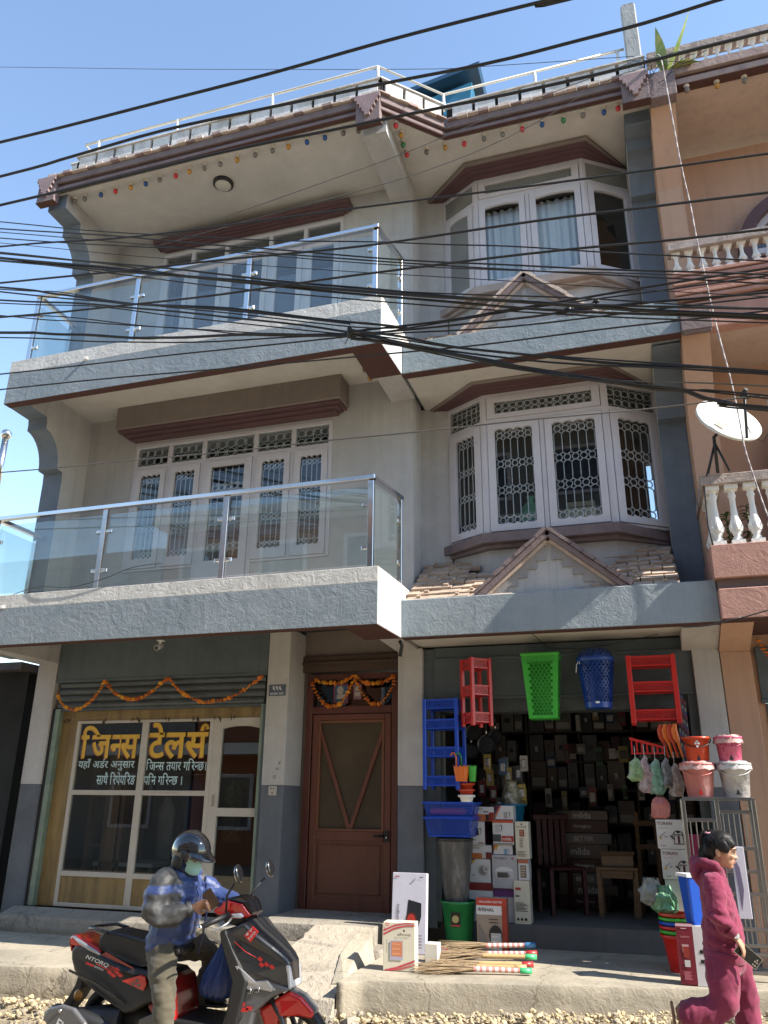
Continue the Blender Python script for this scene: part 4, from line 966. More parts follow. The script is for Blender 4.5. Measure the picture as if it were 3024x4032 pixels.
mb = MB(); mb.box(2.952,XR,-.097,1.38,3.262,3.27); np_('underside_paint', mb, BROWN)
mb = MB(); mb.box(2.95,XR,1.0,1.2,3.4,9.3); np_('wall', mb, PEACH)
for x, z0, z1 in ((2.952,3.95,6.3),(2.952,6.95,9.28)): mb = MB(); mb.prism([(.98,z0),(.98,z1),(.05,z1),(.28,z1-.35),(.5,z1-.8),(.55,z0)], x, x+.27, 'x'); np_('end_wall', mb, PEACH)
nslab(6.28,6.60,.02)
mb = MB(); mb.box(2.95,3.24,-.06,.02,6.235,6.46); mb.box(2.96,3.23,-.05,.02,6.215,6.235); np_('corner_block', mb, MAUVE, bevel=.006)
for k in range(6):   # ribbed band under the upper balustrade
    mb = MB(); z = 6.62+.058*k; mb.box(2.93,XR,-.02-.012*(k%2),.1,z,z+.045); np_('rib', mb, PINK, bevel=.006)
mb = MB(); mb.box(2.94,XR,.02,.1,6.60,6.98); np_('rib_backing', mb, BROWN)
def balprof(h, k=1.0): return [(p[0]*k, p[1]*h) for p in ((.050,0),(.050,.07),(.036,.08),(.040,.12),(.028,.15),(.045,.22),(.054,.30),(.046,.38),(.030,.50),(.024,.66),(.026,.78),(.036,.83),(.028,.86),(.030,.90),(.050,.93),(.050,1.0))]
BAL = {}
def balustrade(z0, z1, y, xs, k, cop):
    h = z1-z0
    for x in xs:
        key = (round(h,3), k)
        if key not in BAL:
            mb = MB(); mb.lathe(balprof(h, k), 12); s = .055*k; mb.box(-s,s,-s,s,0,h*.07); mb.box(-s,s,-s,s,h*.93,h); 
            for a in range(8):   # leaf cups
                g = 2*math.pi*a/8; c, q = math.cos(g)*k, math.sin(g)*k
                mb.add([(c*.047-q*.017,q*.047+c*.017,h*.22),(c*.047+q*.017,q*.047-c*.017,h*.22),(c*.062,q*.062,h*.30),(c*.034,q*.034,h*.44)], [(0,1,2),(0,2,3),(2,1,3)])
            BAL[key] = mb.mesh('baluster', [WHITEPL])
        o = bpy.data.objects.new('baluster', BAL[key]); COL.objects.link(o); o.parent = NB; o.location = Vector((x,y,z0))+NO
    mb = MB(); mb.box(cop[0],XR,y-.085,y+.085,z1,z1+.10); np_('handrail', mb, plaster('worn_rail', (.36,.30,.27), bump=.4, bs=12, col2=(.22,.18,.165), c2s=5), bevel=.008)
balustrade(3.95, 4.53, -.03, [3.02+.162*i for i in range(18)], 1.05, (2.92,))
for y in (.14,.31,.48,.65): o = bpy.data.objects.new('baluster', list(BAL.values())[0]); COL.objects.link(o); o.parent = NB; o.location = Vector((3.02,y,3.95))+NO
mb = MB(); mb.box(2.93,3.11,.06,.98,4.53,4.63); np_('handrail', mb, MATS['worn_rail'])
balustrade(6.975, 7.24, .06, [3.0+.128*i for i in range(24)], .75, (2.92,))
# roof edge
mb = MB(); mb.box(2.95,3.24,-.09,.05,9.285,9.66); np_('corner_block', mb, MAUVE, bevel=.006)
mb = MB(); mb.box(3.24,XR,-.05,.1,9.60,9.72); mb.box(3.24,XR,-.02,.1,9.47,9.555); np_('fascia', mb, plaster('worn_fascia', (.34,.26,.235), bump=.4, bs=10, col2=(.24,.17,.16), c2s=4), bevel=.006)
mb = MB(); mb.box(3.24,XR,.0,.1,9.555,9.60); mb.box(3.24,XR,-.015,.1,9.462,9.47); np_('fascia_groove', mb, BROWN)
mb = MB(); mb.box(2.95,XR,.1,1.4,9.47,9.7); np_('roof_slab', mb, PINKBEIGE)
for z0, z1 in ((3.285,3.29),(6.295,6.30)): mb = MB(); mb.box(2.96,XR,.12,1.0,z0-.005,z1-.005); np_('soffit', mb, PINKBEIGE)
WHITEPL2 = mat('cream_baluster', (.66,.58,.44), .7, .08, 8)
balustrade(9.72, 9.95, .06, [3.12+.125*i for i in range(24)], .72, (2.98,))
mb = MB(); mb.tube([(2.96,-.10,9.35),(3.1,-.14,9.33)], .03, 8)
for x, y, c in ((3.36,.02,'c'),(3.684,.06,'y'),(3.975,.08,'c')): bulb(x, y, 9.47, c, NB, NO)
def arch(cx, zc, r, y):
    mb = MB(); n = 20
    for i in range(n):
        a0, a1 = math.pi*i/n, math.pi*(i+1)/n
        mb.prism([(cx+(r)*math.cos(a0),zc+(r)*math.sin(a0)),(cx+(r+.13)*math.cos(a0),zc+(r+.13)*math.sin(a0)),(cx+(r+.13)*math.cos(a1),zc+(r+.13)*math.sin(a1)),(cx+r*math.cos(a1),zc+r*math.sin(a1))], y-.16, y, 'y')
    for s in (-1,1): mb.box(cx+s*r,cx+s*(r+.13),y-.16,y,zc-1.3,zc)
    o = np_('arched_surround', mb, MAROON, recalc=True)
    mb = MB()
    for i in range(n):
        a0, a1 = math.pi*i/n, math.pi*(i+1)/n; r1, r0 = r, r-.07
        mb.prism([(cx+r0*math.cos(a0),zc+r0*math.sin(a0)),(cx+r1*math.cos(a0),zc+r1*math.sin(a0)),(cx+r1*math.cos(a1),zc+r1*math.sin(a1)),(cx+r0*math.cos(a1),zc+r0*math.sin(a1))], y-.07, y, 'y')
    for g in (.5,1.05,math.pi/2,2.1,2.65): mb.tube([(cx,y-.04,zc),(cx+(r-.03)*math.cos(g),y-.04,zc+(r-.03)*math.sin(g))], .02, 4, True, False)
    mb.box(cx-r,cx+r,y-.07,y,zc-.04,zc+.03)
    for s in (-1,0,1): mb.box(cx+s*(r-.035)-.035,cx+s*(r-.035)+.035,y-.07,y,zc-1.3,zc-.04)
    w_ = np_('arched_window', mb, FRAME, recalc=True)
    mb = MB(); mb.add([(cx+(r-.02)*math.cos(math.pi*i/16),y-.02,zc+(r-.02)*math.sin(math.pi*i/16)) for i in range(17)]+[(cx-r+.02,y-.02,zc-1.3),(cx+r-.02,y-.02,zc-1.3)], [tuple(range(19))], False); mb.build('pane', mat('dark_pane', (.06,.065,.08), .1, .5, 8), w_, (0,0,0))
arch(4.52,7.72,.62,.995); arch(4.45,4.98,.62,.995)
mb = MB(); mb.box(3.222,XR,.70,1.0,3.08,3.30); mb.box(3.222,3.30,.69,1.0,.45,3.08); np_('wall', mb, PEACH)
mb = MB(); mb.box(3.27,XR,.66,1.0,2.66,3.14); mb.box(3.26,XR,.65,.67,2.62,2.66); np_('shutter_box', mb, BOXG, bevel=.004)
mb = MB(); mb.box(3.30,3.36,.68,.74,.45,2.62)
for k in range(24): mb.box(3.36,XR,.70-.012*(k%2),.76,.47+.0895*k,.47+.0895*(k+1)-.008)
np_('shutter', mb, SHUT)
garland([(3.295,3.22),(3.33,3.13),(3.40,3.0),(3.52,2.9),(3.7,2.86),(3.9,2.92)], .60, .027, 'short marigold garland hanging at the right edge over the pink house shutter', .033)
# concrete post rising at the joint of the two roofs
t = thing('concrete_post', 'grey concrete post standing on the roof between the two houses', 'post', (2.84,-.02,9.66)); mb = MB()
mb.box(-.085,.085,-.06,.06,0,1.18); mb.build('shaft', plaster('post_cement', (.36,.37,.37), bump=.3, bs=9, col2=(.27,.28,.28), c2s=4), t, bevel=.015)
mb = MB(); mb.box(-.06,.06,-.045,.045,1.18,1.20); mb.build('cap', CONC, t)
# leafy plant and wire tangle at the roof corner
LEAFG = mat('succulent_leaf', (.16,.24,.05), .45, .2, 8, col2=(.36,.36,.10), c2s=6); LEAFD = mat('dark_leaf', (.035,.07,.02), .5, .3, 10)
def leaf(mb, base, d, up, ln, wd, bend=.3, n=5):
    d = Vector(d).normalized(); up = Vector(up); s = d.cross(up).normalized(); prev = []
    for i in range(n+1):
        t = i/n; p = Vector(base)+d*ln*t+up*(-bend*ln*t*t); w_ = wd*math.sin(math.pi*min(1,.15+.85*t))*.5 if i < n else .002
        prev.append((p-s*w_+up*w_*.25, p, p+s*w_+up*w_*.25))
    vs = [tuple(q) for r in prev for q in r]; fs = []
    for i in range(n):
        for k in range(2): fs.append((i*3+k, i*3+k+1, (i+1)*3+k+1, (i+1)*3+k))
    mb.add(vs, fs, True)
t = thing('roof_plant', 'broad leaved green plant growing at the roof corner beside the post', 'plant', (3.16,.0,9.68))
for d, ln, wd, bd in (((-.15,-.5,1),.50,.13,-.1),((1,-.4,.25),.42,.12,.35),((.6,-.5,.7),.55,.09,-.35),((-.3,-.4,.7),.3,.09,.4),((.9,-.3,.5),.36,.10,.3)):
    mb = MB(); leaf(mb, (0,0,0), d, (0,-.3,1), ln, wd, bd, 7); mb.build('leaf', LEAFG, t)
t = thing('cable_tangle', 'thin loose wires tangled at the roof corner beside the concrete post', 'cables', (3.02,-.12,9.75)); mb = MB()
for k in range(9):
    p = Vector((R.uniform(-.1,.15),0,R.uniform(-.3,.1))); pts = [tuple(p)]; dirv = Vector((R.uniform(-1,1),R.uniform(-.3,.3),R.uniform(-.6,1))).normalized()
    for i in range(9): dirv = (dirv+Vector((R.uniform(-.7,.7),R.uniform(-.3,.3),R.uniform(-.7,.7)))*.7).normalized(); p = p+dirv*.055; pts.append(tuple(p))
    mb.tube(pts, .0035, 4, False, False)
mb.build('wire', BLACK, t)
# ---- satellite dish on the lower balustrade
t = thing('satellite_dish', 'white satellite dish with red mark on a thin black stand above the balustrade', 'satellite dish', (3.08,-.15,4.63))
def dish():
    nrm = Vector((.42,-.80,.43)).normalized(); c = Vector((.155,-.05,.50)); u = Vector((1,0,-.25)); u = (u-nrm*u.dot(nrm)).normalized(); v = nrm.cross(u)
    mb = MB(); rings = []; n = 32
    for k, (r, d) in enumerate(((.01,-.055),(.08,-.052),(.16,-.04),(.24,-.02),(.295,0),(.305,.004),(.305,-.022))):
        rings.append([tuple(c+u*r*math.cos(2*math.pi*i/n)*1.02+v*r*math.sin(2*math.pi*i/n)*.92+nrm*d) for i in range(n)])
    mb.loft(rings, True, False); b = list(reversed([[tuple(Vector(p)-nrm*.006) for p in r] for r in rings[:5]])); mb.loft(b, True, False)
    mb.build('reflector', mat('dish_grey', (.60,.61,.57), .45, .06, 5), t)
    M = Matrix((u, -nrm, v)).transposed().to_4x4(); M.translation = c+u*(-.06)+v*(-.085)+nrm*(-.030)
    mb = MB(); mb.at(M @ RY(.35)); mb.box(-.05,.05,-.004,.0,-.04,.04); o = mb.build('badge', mat('dish_badge', (.62,.50,.40), .5), t)
    text('badge_print', 'dh', .07, mat('dish_red', (.45,.14,.10), .5), o, M @ RY(.35) @ T(0,-.006,0), (0,0,0), bold=.02)
    arm0 = c+v*.27*(-1)+nrm*.01; lnb = c+nrm*.30+v*(.02)
    arm0 = c+Vector((.02,0,-.28)); mb = MB(); mb.tube([tuple(c+Vector((.12,-.03,-.26))), tuple(lnb)], .013, 6); mb.build('feed_arm', BLACK, t)
    mb = MB(); d = (c-lnb).normalized(); mb.tube([tuple(lnb-d*.04), tuple(lnb+d*.05)], [.02,.03], 10); mb.tube([tuple(lnb+Vector((0,0,.0))), tuple(lnb+Vector((.03,0,-.06)))], .018, 8); mb.build('feed_horn', BLACK, t)
    mb = MB(); mb.tube([(.0,.0,.0),(.01,.0,.36),tuple(c-nrm*.07)], .016, 8); mb.build('mast', BLACK, t)
    for q in ((-.085,.0,0),(.10,-.02,0)): mb = MB(); mb.tube([(.01,0,.30),q], .011, 6); mb.build('stay', BLACK, t)
    mb = MB(); mb.tube([tuple(lnb), (.47,-.2,.6), (.50,-.1,.35), (.42,.0,.26), (.34,.0,.33), (.30,.0,.47)], .004, 5); mb.tube([(.01,.01,.30),(-.06,.03,.1),(-.13,.05,-.1),(-.14,.05,-.5),(-.10,.05,-.9)], .008, 5); mb.build('cable', BLACK, t)
dish()
# potted plants between the balusters
for x, s in ((3.15,.42),(3.34,.50)):
    t = thing('balcony_plant', 'dark leafy plant seen between the ' + ('first' if s < .45 else 'second and third') + ' balusters below the dish', 'plant', (x,.32,3.95))
    mb = MB(); mb.tube([(0,0,0),(.01,0,s*.6),(0,.0,s)], .006, 5); mb.build('stem', LEAFD, t)
    for k in range(34):
        a = R.uniform(0,6.28); h = R.uniform(.25,1.0)*s; mb = MB(); leaf(mb, (0,0,h), (math.cos(a),math.sin(a),.5), (0,0,1), R.uniform(.07,.13), .03, .5, 3); mb.build('leaf', LEAFD, t)
# ================================================================== LEFT NEIGHBOUR: corrugated shed and far pole
t = thing('corrugated_shed', 'dark corrugated metal shed wall beside the house at the left edge', 'shed', (-5.6,.5,.3))
CORR = mat('blackened_tin', (.035,.036,.040), .55, .3, 3, metal=.3)
mb = MB(); n = 44
vs = []
for i in range(n+1):
    x = -.0-.03*i*.5+.62; yy = .06+(.012 if i % 2 else -.012)
    vs += [(x+.0,yy-i*.0,0),(x,yy,2.96-.02*i*.1)]
mb.add(vs, [(2*i,2*i+1,2*i+3,2*i+2) for i in range(n)], False); mb.build('tin_wall', CORR, t, recalc=False)
mb = MB(); mb.box(-.15,.64,-.12,.4,2.90,2.99); mb.build('eave', mat('rusty_eave', (.05,.04,.038), .7, .4), t)
mb = MB(); mb.box(-.4,.60,.3,.34,0,2.9); mb.build('backing', DARK, t)
t = thing('steel_flagpole', 'thin steel pole with a ball finial beyond the left balcony', 'pole', (-8.53,3.0,0))
mb = MB(); mb.tube([(0,0,0),(0,0,6.9)], .05, 8); mb.tube([(0,0,6.9),(.0,0,7.95)], .06, 8); mb.build('shaft', STEELD, t)
mb = MB(); mb.ball((.0,0,8.03), .10, 10, 8); mb.build('ball_finial', STEELD, t)
# roof hut in blue sheeting
t = thing('roof_hut', 'blue sheet metal hut standing on the roof behind the railing', 'hut', (-.2,2.2,9.7))
BLU = mat('blue_sheet', (.018,.11,.19), .35, .25, 4, col2=(.03,.17,.26), c2s=2); BLUD = mat('dark_blue_sheet', (.012,.05,.10), .4, .2)
mb = MB(); mb.prism([(-.85,0),(.55,0),(.80,2.55),(-.62,2.30)], -.5, 1.2, 'y'); mb.build('wall', BLU, t, recalc=True)
mb = MB(); mb.prism([(-.95,2.40),(.92,2.72),(.95,2.80),(-.97,2.48)], -.62, 1.3, 'y'); mb.build('roof', BLUD, t, recalc=True)
for x in (.1,.5): mb = MB(); mb.box(x,x+.03,-.515,-.5,1.0,2.2); mb.build('frame_bar', BLUD, t)
mb = MB(); mb.box(.14,.48,-.51,-.5,1.35,2.0); mb.build('window', mat('hut_window', (.03,.06,.09), .1), t)

# ================================================================== ACROSS THE STREET (added behind the camera to block sky; seen only in reflections)
def opposite(x0, x1, h, col, lab):
    t = thing('opposite_house', lab, 'house', ((x0+x1)/2,-12.5,0)); w_ = (x1-x0)/2
    m = plaster('opposite_%d' % int(x0*10), col, bump=.1); mb = MB(); mb.box(-w_,w_,-6,0,0,h); mb.build('wall', m, t)
    for k in range(int(h//3)):
        mb = MB(); mb.box(-w_,w_,0,.8,3*k+2.9,3*k+3.2); mb.build('balcony_slab', WHITEPL, t)
        for q in range(3):
            x = -w_+2*w_*(q+.5)/3; mb = MB(); ring(mb, x-.7,x+.7,3*k+.9,3*k+2.4,.1,.1,.1,.1,-.02,.06); o = mb.build('window', FRAME, t)
            mb = MB(); mb.quad((x+.6,.02,3*k+1),(x-.6,.02,3*k+1),(x-.6,.02,3*k+2.3),(x+.6,.02,3*k+2.3)); mb.build('pane', MATS['dark_pane'], o)
opposite(-22,-10.5,8.5,(.30,.28,.25),'beige house across the street beyond the orange one'); opposite(-10.4,-3.0,9,(.34,.14,.075),'orange plastered house across the street mirrored in the balcony glass'); opposite(-2.8,5,13,(.22,.21,.20),'grey house across the street facing the shops, made tall to block sky light'); opposite(5.2,14,13,(.26,.22,.18),'tan house across the street to the right, made tall to block sky light')
# ================================================================== HARDWARE SHOP GOODS
PMC = {}
def pm(h, r=.45):
    if isinstance(h, str):
        k = 'print_'+h.strip('#')
        if k not in PMC: PMC[k] = mat(k, tuple(c*.82 for c in s2l(h)), r, .05, 10)
        return PMC[k]
    return h
def perf(mb, fn, nu, nv, r=.34, seg=6, stag=True, jit=0):
    """a thin surface fn(u,v) pierced by round holes; one hole per cell"""
    for i in range(nu):
        for j in range(nv):
            o = .5/nu if (stag and j % 2) else 0
            u0, u1 = i/nu+o, (i+1)/nu+o
            if u1 > 1.0001: 
                mb.add([fn(u0,j/nv), fn(1,j/nv), fn(1,(j+1)/nv), fn(u0,(j+1)/nv)], [(0,1,2,3)], False); 
                mb.add([fn(0,j/nv), fn(o,j/nv), fn(o,(j+1)/nv), fn(0,(j+1)/nv)], [(0,1,2,3)], False); continue
            v0, v1 = j/nv, (j+1)/nv; cu, cv = (u0+u1)/2, (v0+v1)/2; n = 8; out = []; inn = []; rr = r*R.uniform(1-jit,1+jit*.6)
            for k in range(n):
                g = 2*math.pi*(k+.5)/n; c, s_ = math.cos(g), math.sin(g); q = max(abs(c),abs(s_))
                out.append(fn(cu+c/q*.5*(u1-u0), cv+s_/q*.5*(v1-v0))); inn.append(fn(cu+c*rr*(u1-u0), cv+s_*rr*(v1-v0)))
            mb.add(out+inn, [(k,(k+1)%n,(k+1)%n+n,k+n) for k in range(n)], False)
def kettle(mb, cx, cz, s):
    pts = [(cx-.5*s,cz-.6*s),(cx+.5*s,cz-.6*s),(cx+.36*s,cz+.6*s),(cx-.36*s,cz+.6*s)]; return pts
def pbox(label, x0, x1, y, z0, z1, d, base, prints=(), rz=0, group=None, side=None, lean=0):
    """a product carton standing with its front at y; prints are laid out in fractions of the front"""
    w_, h = x1-x0, z1-z0; t = thing('product_box', label, 'box', ((x0+x1)/2, y, z0), 0, group, rot=(lean,0,rz))
    mb = MB(); mb.box(-w_/2,w_/2,0,d,0,h)
    if side:
        mb.m[3] = 1
    mb.build('carton', [pm(base), pm(side)] if side else pm(base), t, bevel=.003)
    n = 0
    for p in prints:
        n += 1; yy = -.0012-.0006*n; k = p[0]; c = p[-1]
        X = lambda f: -w_/2+f*w_
        if k == 'r': mb = MB(); mb.quad((X(p[1]),yy,p[3]*h),(X(p[2]),yy,p[3]*h),(X(p[2]),yy,p[4]*h),(X(p[1]),yy,p[4]*h)); mb.build('print', pm(c), t)
        elif k == 'p': mb = MB(); mb.add([(X(a),yy,b*h) for a,b in p[1]], [tuple(range(len(p[1])))], False); mb.build('print', pm(c), t)
        elif k == 'e':
            mb = MB(); mb.add([(X(p[1])+p[3]*w_*math.cos(a*math.pi/8), yy, p[2]*h+p[4]*w_*math.sin(a*math.pi/8)) for a in range(16)], [tuple(range(16))], False); mb.build('print', pm(c), t)
        elif k == 'o':
            mb = MB(); n1 = 16; r1 = .82; V = [(X(p[1])+p[3]*w_*q*math.cos(a*math.pi/8), yy, p[2]*h+p[4]*w_*q*math.sin(a*math.pi/8)) for q in (1,p[5]) for a in range(16)]
            mb.add(V, [(a,(a+1)%16,(a+1)%16+16,a+16) for a in range(16)], False); mb.build('print', pm(c), t)
        elif k == 't': text('print_text', p[1], p[4]*w_, pm(c), t, T(X(p[2]),yy,p[3]*h) @ (RY(p[5]) if len(p) > 6 else Matrix.Identity(4)), bold=.012)
        elif k == 'l':
            mb = MB(); a0, a1, b0, b1, m_ = p[1:6]
            for i in range(m_): zz = (b0+(b1-b0)*(i+.5)/m_)*h; mb.quad((X(a0),yy,zz-.0035),(X(a0+(a1-a0)*R.uniform(.6,1)),yy,zz-.0035),(X(a0+(a1-a0)*R.uniform(.6,1)),yy,zz+.0035),(X(a0),yy,zz+.0035))
            mb.build('print_text', pm(c), t)
        elif k == 'K':   # a kettle: body, lid, spout, handle loop
            cx, cz, s_ = X(p[1]), p[2]*h, p[3]*w_; mb = MB()
            mb.add([(cx-.45*s_,yy,cz-.6*s_),(cx+.40*s_,yy,cz-.6*s_),(cx+.30*s_,yy,cz+.55*s_),(cx-.35*s_,yy,cz+.55*s_),(cx-.30*s_,yy-.0003,cz+.55*s_),(cx+.25*s_,yy-.0003,cz+.55*s_),(cx+.12*s_,yy-.0003,cz+.72*s_),(cx-.16*s_,yy-.0003,cz+.72*s_),(cx-.34*s_,yy,cz+.5*s_),(cx-.62*s_,yy,cz+.52*s_),(cx-.38*s_,yy,cz+.1*s_)], [(0,1,2,3),(4,5,6,7),(8,9,10)], False); mb.build('print', pm(p[4]), t)
            mb = MB(); q = [(.30,.50),(.62,.62),(.80,.40),(.78,-.05),(.62,-.45)]
            for (a,b),(c1,d1) in zip(q[:-1],q[1:]): mb.add([(cx+a*s_-.05*s_,yy-.0004,cz+b*s_-.06*s_),(cx+c1*s_-.05*s_,yy-.0004,cz+d1*s_-.05*s_),(cx+c1*s_+.09*s_,yy-.0004,cz+d1*s_),(cx+a*s_+.05*s_,yy-.0004,cz+b*s_+.09*s_)], [(0,1,2,3)], False)
            mb.build('print', pm(p[5]), t)
    return t
WB, CB = '#dcdad8', '#e4dcc6'
GA = 'cartons piled inside the hardware shop'
pbox('plain white carton at the foot of the kettle boxes, left of the fan heater box', .42,.655,.86,.656,.994,.25,WB,[('r',0,1,.8,1,'#8a2a2a')], group=GA)
pbox('white carton with round white kettle and purple corner, above the plain carton', .424,.640,.85,.996,1.205,.22,WB,[('p',[(0,1),(.35,1),(0,.62)],'#5a2342'),('p',[(.1,.9),(.33,1),(.2,.8)],'#d8b24a'),('e',.66,.52,.24,.24,'#b8b4b0'),('e',.66,.52,.17,.17,'#8d8580'),('o',.82,.6,.14,.16,.6,'#d6d2ce'),('r',.12,.3,.3,.34,'#888888')], group=GA)
pbox('orange and white kettle carton half hidden above the round kettle box', .45,.655,.87,1.208,1.332,.2,WB,[('r',0,1,0,.42,'#c4713a'),('r',.72,1,0,.5,'#7e2a24'),('t','AXTIA',.25,.8,.35,'#7a7672'),('K',.62,.28,.22,'#d8d4d0','#1a1a1a')], group=GA)
pbox('white carton with a black kettle and purple side, left of the milda box', .440,.598,.85,1.336,1.552,.2,WB,[('K',.48,.56,.34,'#17171a','#111113'),('r',.1,.4,.2,.23,'#777777'),('r',.55,.9,.06,.1,'#8a3a5a')], side='#4a1a38', group=GA)
pbox('topmost left kettle carton with orange base and red corner', .498,.692,.86,1.556,1.690,.2,WB,[('r',0,1,0,.48,'#c06a3e'),('p',[(.5,0),(1,0),(1,.62),(.78,.62)],'#9c2f22'),('t','AXTIA',.25,.83,.36,'#6c6864'),('l',.45,.85,.62,.7,2,'#777777'),('K',.66,.25,.22,'#2a1a1a','#161616')], group=GA)
pbox('plain grey carton low in the pile behind the halogen heater box', .662,.858,.87,.656,.950,.22,'#c9c6c4',[('r',0,1,.75,1,'#70407a')], group=GA)
pbox('silver grey carton with a white fan heater picture in the middle of the pile', .659,.906,.84,.954,1.250,.2,'#bdbbbd',[('t','Homeglory',.35,.9,.5,'#55555a'),('e',.82,.9,.05,.06,'#b07a7a'),('e',.48,.5,.36,.18,'#e8e6e4'),('r',.16,.84,.30,.52,'#cfcdcb'),('l',.2,.8,.32,.48,6,'#3c3a3a')], group=GA)
pbox('small white carton with a blue kettle below the milda box', .675,.862,.86,1.253,1.341,.2,WB,[('p',[(0,1),(.2,1),(0,.3)],'#b05a3a'),('p',[(.05,.8),(.3,1),(.15,.4)],'#d8b24a'),('K',.66,.3,.22,'#7fa3bd','#5a7a96')], group=GA)
pbox('white kettle carton with orange strip and red milda label', .676,.882,.845,1.344,1.566,.2,WB,[('r',0,1,.90,1,'#c8542a'),('r',0,.40,.12,.42,'#4a4d50'),('r',.43,1,.12,.36,'#b02a24'),('t','milda',.68,.24,.42,'#f0e6e2'),('K',.24,.66,.26,'#c4c2c0','#1a1a1c'),('r',.03,.97,.03,.06,'#666666')], group=GA)
pbox('topmost right kettle carton with purple corner and steel kettle', .703,.884,.86,1.568,1.703,.2,WB,[('p',[(0,1),(.28,1),(0,.35)],'#5a2342'),('p',[(.02,.35),(.28,1),(.36,1),(.02,.1)],'#d0704a'),('r',0,1,0,.06,'#9c2f52'),('K',.6,.34,.26,'#aaa6a2','#3a3a3c')], group=GA)
pbox('tall cream carton with rows of black print standing on the shop floor', .865,1.016,.82,.656,1.030,.16,CB,[('l',.08,.9,.28,.5,7,'#6a6662'),('r',.1,.45,.78,.84,'#b84030'),('r',.1,.35,.62,.66,'#6a6662'),('r',.15,.27,.08,.14,'#2a2a2a'),('r',.38,.52,.08,.14,'#2a2a2a'),('r',.62,.78,.08,.14,'#2a2a2a')], group=GA)
pbox('small carton with orange bar heater picture below the cream box', .915,1.018,.83,1.033,1.216,.16,WB,[('r',0,1,.82,1,'#b86a4a'),('r',.2,.75,.12,.72,'#8a7a70'),('l',.25,.7,.18,.66,4,'#d8c8a8')], group=GA)
pbox('cream carton with small heater picture at the top right of the pile', .899,1.030,.84,1.219,1.558,.16,CB,[('e',.5,.93,.06,.07,'#2e2a26'),('t','MY POWER',.5,.86,.72,'#4a4640'),('r',.32,.68,.60,.78,'#8a4a3a'),('l',.36,.64,.62,.76,3,'#d8a070'),('l',.3,.6,.3,.56,6,'#8a867e'),('l',.1,.85,.06,.22,4,'#9a968e')], group=GA)
pbox('red and brown halogen heater carton in clear wrap beside the green bin', .572,.850,.45,.458,.905,.12,'#a89684',[('r',0,1,.86,1,'#c2402c'),('r',0,.84,.69,.86,'#e2dfdc'),('r',.84,1,0,.86,'#a83a2a'),('t','HALOGEN HEATER',.48,.93,.78,'#f4e8e4'),('t','VISHAL',.34,.785,.5,'#1a1a1a'),('o',.09,.785,.035,.04,.5,'#1a1a1a'),('p',[(.05,.0),(.05,.55),(.30,.30),(.30,0)],'#8c8076'),('l',.4,.82,.52,.64,2,'#4a3c34'),('e',.62,.32,.22,.30,'#2b2826'),('r',.46,.80,.05,.36,'#c9c4bc'),('l',.5,.76,.08,.34,3,'#f0ece4')], side='#8a4a3a')
# front left cartons on the pavement
PK = '#d4505a'
pbox('cream heater carton with pink swooshes standing at the pavement edge', .008,.272,-.60,.455,.805,.14,CB,[('p',[(0,.84),(.35,.95),(.7,1),(1,1),(1,.985),(.7,.975),(.35,.915),(0,.80)],PK),('p',[(0,.76),(.35,.89),(.7,.95),(1,.96),(1,.93),(.7,.92),(.35,.85),(0,.72)],PK),('p',[(.05,.02),(.4,.08),(1,.24),(1,.20),(.4,.04),(.05,.0)],PK),('p',[(.1,.0),(.5,.05),(1,.16),(1,.13),(.5,.02),(.2,.0)],PK),('r',.22,.62,.22,.62,'#b9b3c4'),('r',.27,.60,.30,.60,'#d88a62'),('l',.28,.58,.30,.60,3,'#f2b48a'),('t','MY POWER',.67,.74,.42,'#5a5650'),('e',.66,.83,.03,.035,'#4a4640'),('t','QUARTZ HEATER',.12,.5,.36,-math.pi/2,'#7a766e'),('o',.13,.955,.06,.05,.6,PK)], side=CB, rz=.08)
pbox('tall lilac white cooktop carton leaning by the door step', -.165,.160,.16,.455,1.115,.07,'#d3d0dc',[('p',[(.42,.36),(.48,.66),(.86,.62),(.86,.45),(.74,.26)],'#15161a'),('p',[(.44,.40),(.49,.64),(.84,.6),(.84,.46),(.73,.29)],'#22242a'),('e',.58,.42,.12,.13,'#b8382c'),('o',.58,.42,.16,.17,.85,'#5a2a26'),('t','Homeglory',.18,.48,.5,-math.pi/2,'#4a4a52'),('r',.06,.20,.94,.955,'#b05a6a'),('p',[(.55,.88),(.7,.95),(.62,.88)],'#9a98a4'),('r',.8,.9,.94,.95,'#3a3a3a'),('l',.78,.92,.06,.24,5,'#4a4a50')], lean=-.1)
pbox('small white carton between the pink swoosh box and the broom heads', .30,.405,-.38,.458,.63,.12,'#e0dcd4',[])
pbox('red based carton lying behind the small white carton', .26,.42,-.16,.458,.56,.1,'#7c2a30',[('r',0,1,.5,1,'#d8d0cc')])
